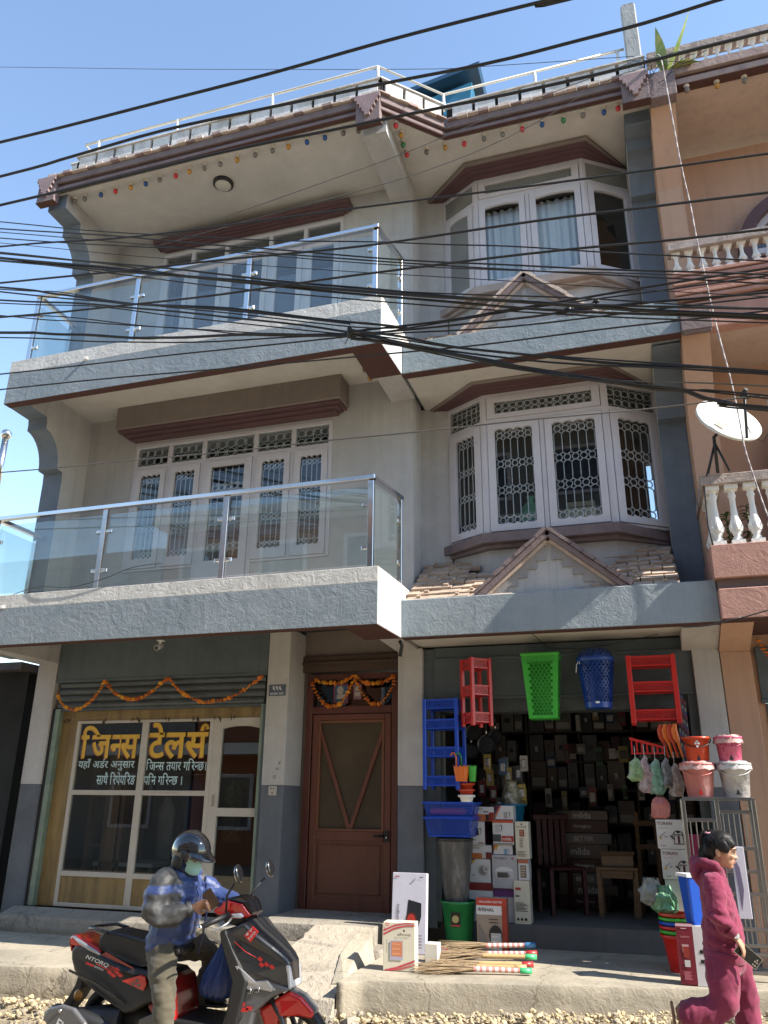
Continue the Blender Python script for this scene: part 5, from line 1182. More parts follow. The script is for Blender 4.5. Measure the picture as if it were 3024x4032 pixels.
# ---- brooms
STRAW = mat('broom_straw', (.33,.235,.13), .8, .35, 6, stretch=(.5,20,20), col2=(.24,.17,.12), c2s=3)
WRAP = mat('pink_wrap', (.58,.22,.20), .5, .1); WRAPW = mat('white_wrap', (.66,.60,.54), .5, .1); CANE = mat('cane', (.46,.31,.14), .5, .2)
def broom(a, b, cap, label, seed, wrapped=True, droop=.04):
    rr = random.Random(seed); a, b = Vector(a), Vector(b); d = (b-a); L_ = d.length; d.normalize(); s = Vector((-d.y,d.x,0)).normalized(); t = thing('broom', label, 'broom', tuple(b))
    P = lambda p: tuple(Vector(p)-b)
    h0 = a+d*L_*.52
    mb = MB(); n = 15
    for i in range(n):
        p = h0+d*(L_*.48-.09)*i/n; q = h0+d*(L_*.48-.09)*(i+1)/n; mb.mi = i % 2 if wrapped else 0; mb.tube([P(p),P(q)], .021-.003*i/n, 8, False)
    mb.build('handle', [WRAP, WRAPW] if wrapped else [CANE, CANE], t)
    mb = MB(); mb.tube([P(b-d*.095),P(b-d*.09),P(b)], [.018,.022,.023], 10); mb.build('cap', cap, t)
    mb = MB()
    for k in range(130):
        g = rr.uniform(0,6.28); r0 = .018*math.sqrt(rr.random()); l = L_*.52*rr.uniform(.72,1.06); sp = rr.gauss(0,.055); up = rr.gauss(0,.022)
        pts = []; r_ = .0024
        for i in range(5):
            u = i/4; pts.append(P(h0+d*.03-d*(l)*u+s*(r0*math.cos(g)+sp*u**1.5)+Vector((0,0,r0*math.sin(g)+up*u-droop*u*u*.5))))
        mb.tube(pts, [r_*1.3,r_*1.3,r_,r_*.8,r_*.5], 3, False, False)
    mb.build('bristles', STRAW, t)
capc = {c: mat('cap_'+c, k, .35) for c, k in (('green',(.06,.42,.17)),('blue',(.05,.16,.33)),('red',(.35,.03,.03)))}
broom((.24,-.62,.495),(1.175,-.39,.485),capc['green'],'frontmost straw broom with striped pink handle and green cap', 1)
broom((.27,-.30,.535),(1.165,-.02,.525),capc['green'],'second broom with tan wrapped handle and green cap lying across the pile', 2, False)
broom((.28,-.05,.56),(1.135,.17,.585),capc['blue'],'rearmost straw broom with striped pink handle and blue cap', 3)
broom((.30,-.17,.52),(1.165,.03,.545),capc['red'],'straw broom with pink handle and red cap between the blue and green capped ones', 4)
broom((.26,-.40,.49),(1.15,-.12,.485),capc['red'],'lower straw broom with dull red cap under the pile', 5, False)
broom((.32,-.50,.485),(1.12,-.30,.49),CANE,'straw broom without a cap, its cane end bare', 6, False)
# ---- plastics
GRN = mat('green_plastic', (.02,.20,.06), .3, .06, spec=.5); LGRN = mat('bright_green_plastic', (.045,.34,.035), .35, .06); BLUEP = mat('blue_plastic', (.008,.06,.42), .32, .06); DBLUE = mat('dark_blue_plastic', (.010,.05,.25), .35, .06)
REDP = mat('red_plastic', (.50,.018,.014), .33, .06); ORG = mat('orange_plastic', (.62,.13,.012), .35, .06); ORR = mat('orange_red_plastic', (.45,.045,.012), .33, .06); PNKP = mat('pink_plastic', (.50,.10,.17), .4, .1)
WRAPC = mat('cloudy_wrap_red', (.46,.16,.14), .3, .15, 12, bump=.4, bs=30, stretch=(1,1,.3)); WHT = mat('cloudy_wrap_white', (.48,.46,.44), .3, .2, 10, bump=.4, bs=25, col2=(.24,.22,.21), c2s=7)
BAGC = glass('clear_plastic_bag', (.80,.80,.80), rough=.15, base=.30, body=(.55,.55,.53))
def bucket(x, y, z, r0, r1, h, m, lab, name='bucket', rim=True, handle=True, cat='bucket', group=None):
    t = thing(name, lab, cat, (x,y,z), 0, group)
    mb = MB(); mb.lathe([(r0*.98,0),(r0,.004),(r1,h),(r1+.012,h),(r1+.012,h-.02),(r1+.002,h-.022)], 24, cap=False); mb.lathe([(r1-.004,h),(r0-.004,.006)], 24, cap=False); mb.add([(r0*.98*math.cos(i*math.pi/12),r0*.98*math.sin(i*math.pi/12),.002) for i in range(24)], [tuple(range(24))], False)
    mb.build('body', m, t)
    if handle:
        mb = MB(); mb.tube([((r1+.01)*math.cos(a), -(r1+.012)*math.sin(a)*.55-.3*r1*math.sin(a), h-.02-.30*h*math.sin(a)) for a in [math.pi*i/12 for i in range(13)]], .005, 6); mb.build('handle', BLACK if m in (ORR,) else m, t)
    return t
gb = bucket(.37,.62,.458,.115,.165,.40,GRN,'green plastic bin with black label beside the halogen heater box','bin', cat='bin', handle=False)
mb = MB(); mb.box(-.045,.045,-.158,-.150,.19,.31); q = mb.build('label', mat('label_black', (.02,.018,.012), .4), gb)
mb = MB(); mb.v = []; mb.add([(.032*math.cos(a*math.pi/8), -.1595, .255+.032*math.sin(a*math.pi/8)) for a in range(16)], [tuple(range(16))]); mb.build('label_medal', mat('label_gold', (.42,.36,.15), .4), q)
mb = MB(); mb.add([(-.045,-.1594,.195),(.045,-.1594,.195),(.045,-.1594,.207),(-.045,-.1594,.207)], [(0,1,2,3)]); mb.build('label_strip', mat('label_red', (.4,.05,.03), .4), q)
t = thing('wrapped_bucket_stack', 'tall dark stack of buckets in crinkled clear wrap standing in the green bin', 'buckets', (.345,.62,.80))
mb = MB(); rings = []
for i in range(16):
    u = i/15; rr_ = .095+.075*u**.7; rings.append([(rr_*math.cos(a*2*math.pi/28)*(1+.035*math.sin(a*1.9+u*7))*1.02, rr_*math.sin(a*2*math.pi/28)*(1+.03*math.sin(a*2.3-u*9)), .60*u) for a in range(28)])
mb.loft(rings); mb.build('wrap', mat('wrapped_grey', (.075,.072,.068), .25, .4, 8, bump=.7, bs=14, stretch=(1,1,.35), col2=(.20,.195,.185), c2s=9, c2lo=.55, c2hi=.72), t)
mb = MB(); mb.lathe([(.168,0),(.178,.01),(.178,.03),(.165,.032)], 24, (0,0,.575)); mb.build('rim', BLACK, t)
def tray(mb, x0, x1, y0, y1, z0, z1, nx=14, nz=4, tap=.0, ny=5):
    X = lambda v: tap*(1-v)
    perf(mb, lambda u,v: (x0+X(v)+(x1-x0-2*X(v))*u, y0+X(v), z0+(z1-z0)*v), nx, nz)
    perf(mb, lambda u,v: (x1-X(v), y0+X(v)+(y1-y0-2*X(v))*u, z0+(z1-z0)*v), ny, nz)
    perf(mb, lambda u,v: (x0+X(v), y1-X(v)-(y1-y0-2*X(v))*u, z0+(z1-z0)*v), ny, nz)
    perf(mb, lambda u,v: (x1-X(v)-(x1-x0-2*X(v))*u, y1-X(v), z0+(z1-z0)*v), nx, nz)
    a = X(0); mb.quad((x0+a,y0+a,z0),(x0+a,y1-a,z0),(x1-a,y1-a,z0),(x1-a,y0+a,z0))
    for za, zb, g, b_ in ((z0-.006,z0+.008,.006,a),(z1-.012,z1+.004,.009,0)):
        mb.box(x0-g+b_,x1+g-b_,y0-g+b_,y0+.002+b_,za,zb); mb.box(x0-g+b_,x1+g-b_,y1-.002-b_,y1+g-b_,za,zb); mb.box(x0-g+b_,x0+.002+b_,y0-g+b_,y1+g-b_,za,zb); mb.box(x1-.002-b_,x1+g-b_,y0-g+b_,y1+g-b_,za,zb)
def rack(label, x, y, z, w_, d, tiers, m, rz=0, th=.085, nx=12, post=.018):
    t = thing('plastic_rack', label, 'rack', (x,y,z), rz); top = tiers[-1]+th
    for sx in (-1,1):
        for sy in (0,1): mb = MB(); px, py = sx*w_/2, sy*d; mb.box(px-post,px+post,py-post,py+post,-.04,top+.012); mb.build('post', m, t, bevel=.004)
    for k in tiers:
        mb = MB(); tray(mb, -w_/2+.012, w_/2-.012, .0, d, k, k+th, nx, 4); mb.build('tray', m, t)
    return t
rack('tall blue plastic four tier rack hanging by the left shop jamb', .265,.42,1.885, .34,.22, [0,.272,.540,.735], BLUEP, rz=-.12, th=.085)
rack('small red three tier corner rack hanging near the left of the shutter', .70,.36,2.475, .20,.20, [0,.262,.525], REDP, rz=.72, th=.088, nx=7)
rack('wide red three tier rack hanging at the right of the shutter', 2.32,.38,2.47, .40,.18, [0,.255,.495], REDP, rz=.0, th=.085, nx=16, post=.022)
def sbasket(lab, x, y, z, w0, w1, h, m, name='laundry_basket'):
    t = thing(name, lab, 'basket', (x,y,z)); mb = MB()
    def side(ax):
        def fn(u, v):
            hw = (w0+(w1-w0)*v)/2; hy = hw*.72; p = (-hw+2*hw*u, -hy) if ax == 0 else (hw, -hy+2*hy*u) if ax == 1 else (hw-2*hw*u, hy) if ax == 2 else (-hw, hy-2*hy*u)
            return (p[0], p[1], h*v)
        return fn
    for ax in range(4):
        f = side(ax)
        if ax in (2, 3): mb.quad(f(.14,.05),f(.86,.05),f(.86,.91),f(.14,.91))  # back and left side kept solid, blocking light so the holes look dark
        else: perf(mb, lambda u,v: f(.14+.72*u, .05+.86*v), 6 if ax%2 == 0 else 4, 17, .43)
        for u0, u1 in ((0,.14),(.86,1)): mb.quad(f(u0,0),f(u1,0),f(u1,1),f(u0,1))
        mb.quad(f(.14,0),f(.86,0),f(.86,.05),f(.14,.05)); mb.quad(f(.14,.91),f(.86,.91),f(.86,1),f(.14,1))
    mb.quad((-w0/2,-w0*.36,0),(-w0/2,w0*.36,0),(w0/2,w0*.36,0),(w0/2,-w0*.36,0)); mb.build('body', m, t)
    mb = MB(); a, b_ = w1/2+.012, w1*.36+.012
    mb.box(-a,a,-b_,b_,h,h+.028); mb.build('lid', m, t, bevel=.012)
    mb = MB(); perf(mb, lambda u,v: (-a*.72+1.44*a*u, -b_-.002, h-.075+.055*v), 8, 2, .34, stag=False); mb.build('rim', m, t)
    return t
sbasket('tall bright green pierced laundry basket hanging from the shutter box', 1.293,.45,2.495, .27,.36,.60, LGRN)
t = thing('laundry_basket', 'tall blue pierced laundry basket with domed lid hanging from the shutter box', 'basket', (1.81,.45,2.585)); mb = MB(); hh = .47
rf = lambda v: .128+.042*v
perf(mb, lambda u,v: (rf(v)*math.cos(math.pi*(.9+1.2*u))*1.03, rf(v)*math.sin(math.pi*(.9+1.2*u)), .05+(hh-.085)*v), 15, 14, .44, jit=.2); mb.add([(rf(v)*math.cos(math.pi*(.1+.8*u/10))*1.03, rf(v)*math.sin(math.pi*(.1+.8*u/10)), .05+(hh-.085)*v) for v in (0,1) for u in range(11)], [(i,i+1,i+12,i+11) for i in range(10)])  # rear arc left unpierced so less light enters behind the holes
mb.lathe([(.126,0),(.128,.052)], 28); mb.build('body', DBLUE, t)
mb = MB(); mb.lathe([(.172,hh-.035),(.182,hh-.03),(.184,hh+.005),(.172,hh+.012)], 28); mb.build('rim', DBLUE, t)
mb = MB(); perf(mb, lambda u,v: (.172*math.cos(v*1.35)*math.cos(2*math.pi*u), .172*math.cos(v*1.35)*math.sin(2*math.pi*u), hh+.01+.105*math.sin(v*1.35)), 24, 6, .38, jit=.3); mb.build('lid', DBLUE, t)
mb = MB(); mb.lathe([(.022,0),(.02,.003)], 12, sy=.5); mb.v = [(v[0], -.131-v[2], v[1]+.045) for v in mb.v]; mb.build('sticker', WL, t)
mb = MB(); mb.tube([(-.15,-.09,hh-.02),(-.17,-.12,hh-.07),(-.18,-.10,hh-.14)], .004, 5); mb.tube([(-.15,-.09,hh-.02),(-.14,-.13,hh-.06)], .004, 5); mb.build('tie', WL, t)
for lab, z, h, x0, x1 in (('lower blue pierced tray basket stacked on the wrapped buckets',1.425,.165,.085,.555),('upper blue pierced tray basket with pink goods stacked on the other',1.598,.130,.075,.570)):
    t = thing('tray_basket', lab, 'basket', ((x0+x1)/2,.45,z)); w_ = (x1-x0)/2; mb = MB(); tray(mb, -w_, w_, 0, .34, 0, h, 22, 6, .03, 14); mb.build('body', BLUEP, t)
    mb = MB(); mb.box(-w_-.01,w_+.01,-.012,.35,h-.004,h+.008) if False else ring(mb, -w_-.012,w_+.012,-.012,.352,.018,.018,.018,.018,h-.012,h+.006); mb.v = [(v[0],v[2],v[1]) for v in mb.v] ; mb.f = [tuple(reversed(f)) for f in mb.f]; mb.build('rim', BLUEP, t)
    if z > 1.5: mb = MB(); mb.box(-w_+.05,w_-.12,.03,.28,.02,h*.6); mb.build('contents', PNKP, t, bevel=.02)
# orange scoops and tubs by the rack
t = thing('scoop_bundle', 'bundle of orange and green fluted plastic scoops hanging by the blue rack', 'scoops', (.50,.36,1.92))
for dx, m, k in ((-.02,ORG,0),(.085,LGRN,1)):
    mb = MB(); rings = []
    for i in range(6):
        u = i/5; r_ = (.052+.022*u)*(1 if k == 0 else .55); rings.append([(dx+r_*math.cos(a*2*math.pi/36)*(1+.07*(a%3==0)), r_*.7*math.sin(a*2*math.pi/36)*(1+.07*(a%3==0))+.01*k, .14*u+(.012*math.cos(a*2*math.pi/3) if i == 5 else 0)) for a in range(36)])
    mb.loft(rings, False, False); mb.build('scoop', m, t)
for dx, m in ((-.065,ORG),(-.015,GRN)):
    mb = MB(); mb.tube([(dx,0,.10),(dx-.005,0,.235),(dx-.02,0,.262),(dx-.045,0,.262),(dx-.055,0,.24)], .008, 6); mb.build('hook', m, t)
for i in range(3):
    bucket(.50,.48,1.735+.055*i,.055,.072,.065,(WHITEPL,ORR,ORR)[i],('white rimmed tub at the bottom','orange tub in the middle','orange tub at the top')[i]+' of the small stack below the scoops','tub', cat='tub', handle=False, group='small stacked tubs')
# buckets at the right pillar
for x, z, r0, r1, h, m, lab in ((2.625,2.062,.088,.108,.225,ORR,'orange bucket with black handle, upper left of the four by the pillar'),(2.885,2.062,.088,.108,.225,PNKP,'pink printed bucket in wrap, upper right of the four by the pillar'),(2.61,1.786,.102,.135,.285,WRAPC,'salmon red bucket in cloudy wrap, lower left of the four'),(2.90,1.786,.098,.130,.285,WHT,'white bucket in smudged wrap, lower right of the four')):
    t = bucket(x,.12,z,r0,r1,h,m,lab, group='buckets piled by the right pillar')
    if m in (WRAPC, WHT, PNKP):
        mb = MB(); rings = []
        for i in range(4):
            rr_ = r1+.016-.004*i-.02*(i == 3); rings.append([(rr_*math.cos(a*2*math.pi/26)*(1+.04*math.sin(a*2.7+i)), rr_*math.sin(a*2*math.pi/26)*(1+.04*math.sin(a*3.1+i)), h-.055+.022*i+.006*math.sin(a*2.2)) for a in range(26)])
        mb.loft(rings); mb.build('wrap_top', mat('wrap_film_red', (.50,.30,.28), .25, .2, 14, bump=.5) if m is not WHT else mat('wrap_film_white', (.50,.48,.47), .25, .2, 14, bump=.5), t)
    if m is ORR:
        mb = MB(); 
        for dx, dz in ((-.012,.012),(.012,.012),(0,-.012),(0,.03)): mb.add([(dx+.010*math.cos(a*math.pi/4), -.1045, .155+dz+.010*math.sin(a*math.pi/4)) for a in range(8)], [tuple(range(8))])
        mb.build('flower_sticker', WL, t)
    if m is PNKP:
        mb = MB()
        for k in range(9): a = R.uniform(-2.4,-.7); zz = R.uniform(.04,.15); rr_ = .092+.02*zz/.225+.003; mb.add([(rr_*math.cos(a+q*.09), rr_*math.sin(a+q*.09), zz+e) for q, e in ((0,0),(1,.004),(1.2,.02),(.1,.022))], [(0,1,2,3)])
        mb.build('printed_pattern', mat('pink_pattern', (.42,.02,.10), .4), t)['kind'] = 'stuff'
    mb = MB(); mb.add([(-.018,-r0-.006,.03),(.018,-r0-.006,.03),(.0,-r0-.008,.075)], [(0,1,2)]); mb.build('sticker', REDP if m is WRAPC else BLACK, t)
# steel grille stand under the buckets
STAND = mat('stand_steel', (.30,.29,.29), .28, .1, 6, metal=1)
t = thing('steel_stand', 'polished steel barred stand with buckets on top at the right pillar', 'stand', (2.73,-.05,.46))
for x in (-.275,-.015,.265):
    mb = MB(); mb.box(x-.016,x+.016,-.016,.016,0,1.32); mb.build('upright', STAND, t, bevel=.003)
for x in (-.275,.265): mb = MB(); mb.box(x-.014,x+.014,.28,.308,0,1.32); mb.build('upright', STAND, t, bevel=.003)
for x0, x1, z in ((-.275,.265,1.32),(-.275,-.015,1.155),(-.015,.265,1.22),(-.015,.265,.945),(-.015,.265,.775),(-.015,.265,.61),(-.275,.265,.245),(-.015,.265,.185),(-.015,.265,.36),(-.015,.265,.06),(-.275,-.015,.80),(-.275,-.015,.5)):
    mb = MB(); mb.box(x0,x1,-.012,.012,z-.014,z+.014); mb.build('rail', STAND, t, bevel=.003)
for z in (1.325,): mb = MB(); mb.box(-.29,.28,-.02,.32,z-.012,z+.0); mb.build('top_plate', STAND, t)
for x0, x1, z0, z1, n in ((-.26,-.03,.80,1.15,5),(.0,.25,.95,1.215,6),(.0,.25,.25,.60,7)):
    for i in range(n): x = x0+(x1-x0)*(i+.5)/n; mb = MB(); mb.tube([(x,0,z0),(x,0,z1)], .0055, 6, False); mb.build('bar', STAND, t)
pbox('magenta carton with yellow corner behind the walking person', 2.465,2.60,.06,1.16,1.50,.05,'#8f1f4e',[('p',[(.55,.0),(1,.35),(1,.0)],'#d8a62a')])
pbox('pale violet white panel carton leaning on the steel stand', 2.775,2.87,-.12,.90,1.42,.03,'#cfcad6',[('p',[(.05,.9),(.5,.7),(.62,.4),(.3,.1),(.2,.5)],'#6f6580')])
GT = 'white whistling kettle cartons by the steel stand'
for z0, lab in ((1.372,'upper white carton with a whistling kettle drawing beside the steel stand'),(1.132,'lower white carton with a whistling kettle drawing under its twin')):
    pbox(lab, 2.222+(.018 if z0 < 1.3 else 0),2.452+(.018 if z0 < 1.3 else 0),.28,z0,z0+.236,.2,'#dcd9d4',[('t','TORAN',.31,.87,.54,'#5e1a1e'),('t','WHISTLING KETTLE',.24,.71,.34,'#9a6a6a'),('o',.76,.42,.21,.22,.86,'#1b1718'),('r',.58,.94,.20,.44,'#dcd9d4'),('p',[(.58,.16),(.96,.16),(.92,.5),(.62,.5)],'#2a2224'),('p',[(.61,.19),(.93,.19),(.895,.47),(.64,.47)],'#d2cfca'),('r',.73,.81,.2,.46,'#4a1518'),('r',.72,.82,.54,.60,'#1b1718'),('p',[(.46,.44),(.60,.30),(.62,.36),(.50,.47)],'#2a2224'),('r',.12,.15,.08,.14,'#8a8680'),('l',.18,.3,.08,.13,1,'#8a8680'),('p',[(.08,.4),(.3,.58),(.31,.56),(.1,.38)],'#8a8a96'),('r',.28,.36,.40,.43,'#4a4a5a'),('e',.12,.36,.04,.05,'#c8b040')], group=GT)
pbox('lowest white carton under the whistling kettle boxes', 2.25,2.48,.29,.457,1.13,.2,'#c8c5c0',[])
pbox('slim maroon passion water heater carton standing at the pavement edge', 2.287,2.412,-.36,.462,.875,.05,'#7a1d2e',[('t','PASSION',.5,.78,.5,'#c98a92'),('r',.28,.66,.62,.655,'#c9a0a4'),('r',.28,.34,.52,.62,'#a8736e'),('r',.34,.66,.44,.62,'#96342a'),('r',.34,.66,.29,.40,'#cfc9c6'),('l',.25,.75,.08,.22,7,'#b0606c'),('r',0,1,.955,1,'#d8b4ba'),('l',.3,.7,.9,.94,1,'#d0a0a8')], side='#2a1a1c')
pbox('white carton edge standing beside the slim maroon carton', 2.405,2.52,-.36,.456,.864,.15,'#d8d2d4',[('r',.35,.8,.54,.60,'#1a1a1a'),('r',.35,.8,.38,.44,'#1a1a1a')])
# stacked coloured bins
x, y = 2.30, .16
for i, (m, lab) in enumerate(((REDP,'red bin at the bottom of the nested bins'),(LGRN,'bright green bin rim above the red bin'),(REDP,'red bin rim between the green and blue ones'),(BLUEP,'blue bin rim in the nested stack'),(LGRN,'second green bin rim near the top of the nested bins'),(ORR,'orange red bin rim at the top of the nested bins'))):
    bucket(x,y,.46+.032*i,.080,.120,.27,m,lab,'bin',cat='bin',handle=False,group='nested bins at the right of the shop step')
t = thing('plastic_bag', 'green goods in a clear plastic bag on top of the nested bins', 'bag', (2.23,.16,.88)); mb = MB()
mb.loft([[(r_*math.cos(a*2*math.pi/16)*R.uniform(.78,1.2), r_*math.sin(a*2*math.pi/16)*R.uniform(.7,1.15), z+R.uniform(-.012,.012)) for a in range(16)] for i, (r_, z) in enumerate(((.06,0),(.10,.04),(.115,.09),(.10,.13),(.07,.17),(.05,.21)))], False); mb.build('film', mat('bag_green', (.10,.24,.13), .25, .4, 12, bump=.7, bs=20), t)
mb = MB(); mb.loft([[(-.10+r_*math.cos(a*2*math.pi/16)*R.uniform(.7,1.25), r_*math.sin(a*2*math.pi/16), z+R.uniform(-.015,.015)) for a in range(16)] for i, (r_, z) in enumerate(((.04,.06),(.085,.1),(.09,.16),(.07,.21),(.06,.26)))], False); mb.build('film', mat('bag_clear', (.16,.17,.16), .2, .5, 14, bump=.8, bs=20), t)
t = thing('blue_bin', 'tapered blue plastic bin with white rim leaning behind the walking person', 'bin', (2.445,-.285,.866), rot=(.0,.03,.5)); mb = MB()
mb.loft([[(w_*c,-d_*s_,z) for c,s_ in ((-1,1),(1,1),(1.0,-1),(-1,-1))] for w_, d_, z in ((.055,.05,0),(.062,.055,.03),(.088,.075,.34))], False); mb.build('body', mat('vivid_blue', (.005,.065,.40), .3, .06), t, bevel=.015, seg=2)
mb = MB(); ring(mb, -.096,.096,-.083,.083,.014,.014,.014,.014,.335,.358); mb.v = [(v[0],v[2],v[1]) for v in mb.v]; mb.f = [tuple(reversed(f)) for f in mb.f]; mb.build('rim', WL, t)
# hanging goods right of centre
t = thing('dish_rack', 'red plastic dish drainer hanging above the bagged goods', 'rack', (2.21,.34,2.16)); mb = MB()
mb.box(-.14,.15,-.01,.01,.0,.012); mb.prism([(-.145,.125),(.15,.045),(.15,.065),(-.145,.15)], -.012, .012, 'y'); mb.build('frame', REDP, t)
for i in range(7): x = -.13+.044*i; mb = MB(); mb.box(x-.007,x+.007,-.006,.006,.005,.125-.0115*i); mb.build('bar', REDP, t)
t = thing('scoop_bundle', 'fan of orange plastic scoops hanging below the wide red rack', 'scoops', (2.40,.36,2.42))
for k in range(4):
    mb = MB(); x = -.05+.04*k; mb.loft([[(x+w_*math.cos(a*math.pi/5)+off, -.02*k+.012*math.sin(a*math.pi/5), z) for a in range(10)] for w_, z, off in ((.016,0,0),(.028,-.05,-.01),(.03,-.12,0),(.014,-.17,.015),(.010,-.29,.04))]); mb.build('scoop', ORG if k % 2 else ORR, t)
BG = 'clear bags of goods hanging in the shop'
for x, z, w_, h, c, lab in ((2.10,2.13,.075,.20,(.20,.32,.14),'green goods in a clear bag, leftmost of the hanging bags'),(2.18,2.15,.06,.32,(.36,.26,.25),'long pinkish bag hanging second from the left'),(2.27,2.12,.07,.30,(.16,.32,.22),'mint green goods in a bag, third of the hanging bags'),(2.36,2.13,.05,.26,(.15,.15,.15),'dark brushes in a clear bag with white tip'),(2.43,2.08,.06,.28,(.30,.22,.18),'brownish bag of goods, rightmost of the hanging bags')):
    t = thing('goods_bag', lab, 'bag', (x,.33,z), 0, BG); mb = MB(); rings = []
    for i, (r_, u) in enumerate(((.12,0),(.30,.07),(.62,.2),(.85,.4),(.95,.65),(1.0,.88),(.75,1))):
        rings.append([(w_*r_*math.cos(a*2*math.pi/14)*R.uniform(.78,1.2)+.012*math.sin(i*2.1), .035*r_*math.sin(a*2*math.pi/14)*R.uniform(.6,1.2), -h*u+R.uniform(-.008,.008)*(i > 0)) for a in range(14)])
    mb.loft(rings, False); mb.build('film', mat('bag_%d' % int(x*100), c, .22, .5, 16, bump=.7, bs=25, col2=(.42,.42,.41), c2s=12, c2lo=.5, c2hi=.7), t)
    mb = MB(); mb.tube([(0,0,0),(0,0,.10)], .003, 4); mb.build('string', WL, t)
t = thing('goods_bag', 'red goods in a wrapped sack hanging above the whistling kettle boxes', 'bag', (2.275,.32,1.62)); mb = MB()
mb.loft([[(r_*math.cos(a*2*math.pi/18)*R.uniform(.88,1.1), r_*.7*math.sin(a*2*math.pi/18)*R.uniform(.85,1.1), z+R.uniform(-.008,.008)) for a in range(18)] for i, (r_, z) in enumerate(((.06,0),(.080,.02),(.082,.07),(.078,.11),(.06,.15),(.035,.175)))], False); mb.build('film', WRAPC, t)
for k in range(4):
    t = thing('patterned_strap', ('first','second','third','fourth')[k]+' patterned cloth strap from the left, hanging by the right shutter guide', 'strap', (2.52+.022*k,.50,2.82-.06*k), 0, 'patterned straps by the shutter guide'); mb = MB()
    n = 26
    for i in range(n): mb.mi = (i*7+k*3) % 4; mb.box(-.009,.009,0,.006,-.85*(i+1)/n,-.85*i/n)
    mb.build('strap', [mat('strap_%d' % q, c, .7) for q, c in enumerate(((.03,.03,.05),(.18,.04,.05),(.05,.07,.16),(.20,.18,.13)))], t)
# ---- shelves and stock in the dark of the shop
t = thing('shop_shelving', 'dark shelving full of cartons across the back of the hardware shop', 'shelves', (1.4,3.0,.656))
TIER = [(.02,'lowest'),(.42,'fifth'),(.84,'fourth'),(1.24,'third'),(1.57,'second'),(1.93,'topmost')]
for z, _ in TIER: mb = MB(); mb.box(-1.3,1.28,0,.4,z-.025,z); mb.build('shelf', mat('shelf_dark', (.05,.04,.035), .7), t)
for x in (-1.3,-.65,0,.64,1.26): mb = MB(); mb.box(x,x+.03,-.005,.41,0,2.22); mb.build('upright', MATS['shelf_dark'], t)
BCOL = [('#6f6d6c','grey'),('#858380','pale grey'),('#4a1f22','dark red'),('#5a5a60','blue grey'),('#6c6058','tan'),('#38393e','slate')]
ordn = ['first','second','third','fourth','fifth','sixth','seventh','eighth','ninth','tenth','eleventh','twelfth']
for z, zn in TIER:
    for bay_ in range(4):
        x = .14+.655*bay_; xe = x+.59; n = 0
        while xe-x > .10 and n < 4:
            w_ = min(R.uniform(.12,.22), xe-x); h = R.uniform(.2,.33); c, cn = R.choice(BCOL)
            pr = [('K',.5,.45,.28,'#c8c4c0','#202022')] if R.random() < .35 else [('e',.5,.5,.22,.22,'#3a3a3c')] if R.random() < .4 else [('l',.1,.8,.55,.8,2,'#3a3436'),('r',.1,.9,.1,.4,'#b4b0aa')]
            pbox('%s carton, %s in bay %s of the %s shelf in the hardware shop' % (cn, ordn[n], ordn[bay_], zn), x, x+w_-.012, 2.97+R.uniform(0,.03), .656+z, .656+z+h, .25, c, pr, group='cartons on the back shelves'); x += w_; n += 1
# flat cartons piled on the floor in front of the shelves
z = .656
for k in range(8):
    c, cn = BCOL[(k*2+2) % 6]; h = R.uniform(.09,.15); x0 = 1.12+R.uniform(-.03,.05)
    pbox('%s flat carton, %s from the floor in the pile before the shelves' % (cn, ordn[k]), x0, x0+R.uniform(.5,.62), 2.2+R.uniform(-.03,.03), z, z+h, .4, c, [('t','Homeglory' if k % 3 == 0 else 'milda' if k % 3 == 1 else 'BETTER',.5,.5,.35,'#d0cccc')], group='flat cartons piled on the shop floor'); z += h+.002
WOOD = mat('pale_wood', (.17,.10,.048), .5, .25, 4, stretch=(1,6,6))
t = thing('wooden_stool', 'brown wooden stool standing in the middle of the hardware shop', 'stool', (1.80,1.62,.656)); mb = MB(); mb.box(-.21,.21,-.01,.36,.43,.465); mb.build('seat', WOOD, t, bevel=.006)
for sx in (-.18,.18):
    for sy in (.02,.32): mb = MB(); mb.prism([(sx-.026-.02*(sx>0),0),(sx+.026+.02*(sx<0)*0,0),(sx+.022,.43),(sx-.022,.43)], sy-.02, sy+.025, 'y'); mb.build('leg', WOOD, t, recalc=True)
mb = MB(); mb.box(-.17,.17,.0,.02,.36,.43); mb.build('apron', WOOD, t)
t = thing('carton', 'open brown carton lying on the wooden stool', 'carton', (1.80,1.80,1.122)); mb = MB(); mb.box(-.15,.17,-.1,.14,0,.10); mb.build('box', mat('kraft_card', (.26,.19,.13), .8), t, bevel=.004); mb = MB(); mb.add([(-.15,-.1,.10),(.17,-.1,.10),(.2,-.2,.15),(-.18,-.2,.15)], [(0,1,2,3)]); mb.build('flap', MATS['kraft_card'], t)
t = thing('folded_chair', 'folded wooden chair leaning behind the wooden stool', 'chair', (2.12,2.1,.656), rot=(-.12,0,.2))
for x in (-.10,.10): mb = MB(); mb.prism([(x-.02,0),(x+.02,0),(x+.05,1.0),(x+.01,1.0)], 0, .03, 'y'); mb.build('leg', WOOD, t, recalc=True)
for z in (.3,.62,.86): mb = MB(); mb.box(-.11,.13,.005,.025,z,z+.05); mb.build('slat', WOOD, t)
CHR = mat('dark_red_plastic', (.055,.005,.008), .5)
t = thing('plastic_chair', 'dark red plastic chair standing behind the pile of kettle cartons', 'chair', (1.22,1.75,.656), rz=.5)
mb = MB(); mb.box(-.2,.2,-.2,.2,.42,.45); mb.build('seat', CHR, t, bevel=.01)
for i in range(5): mb = MB(); mb.box(-.17+.07*i,-.12+.07*i,.19,.21,.45,.92); mb.build('back_slat', CHR, t)
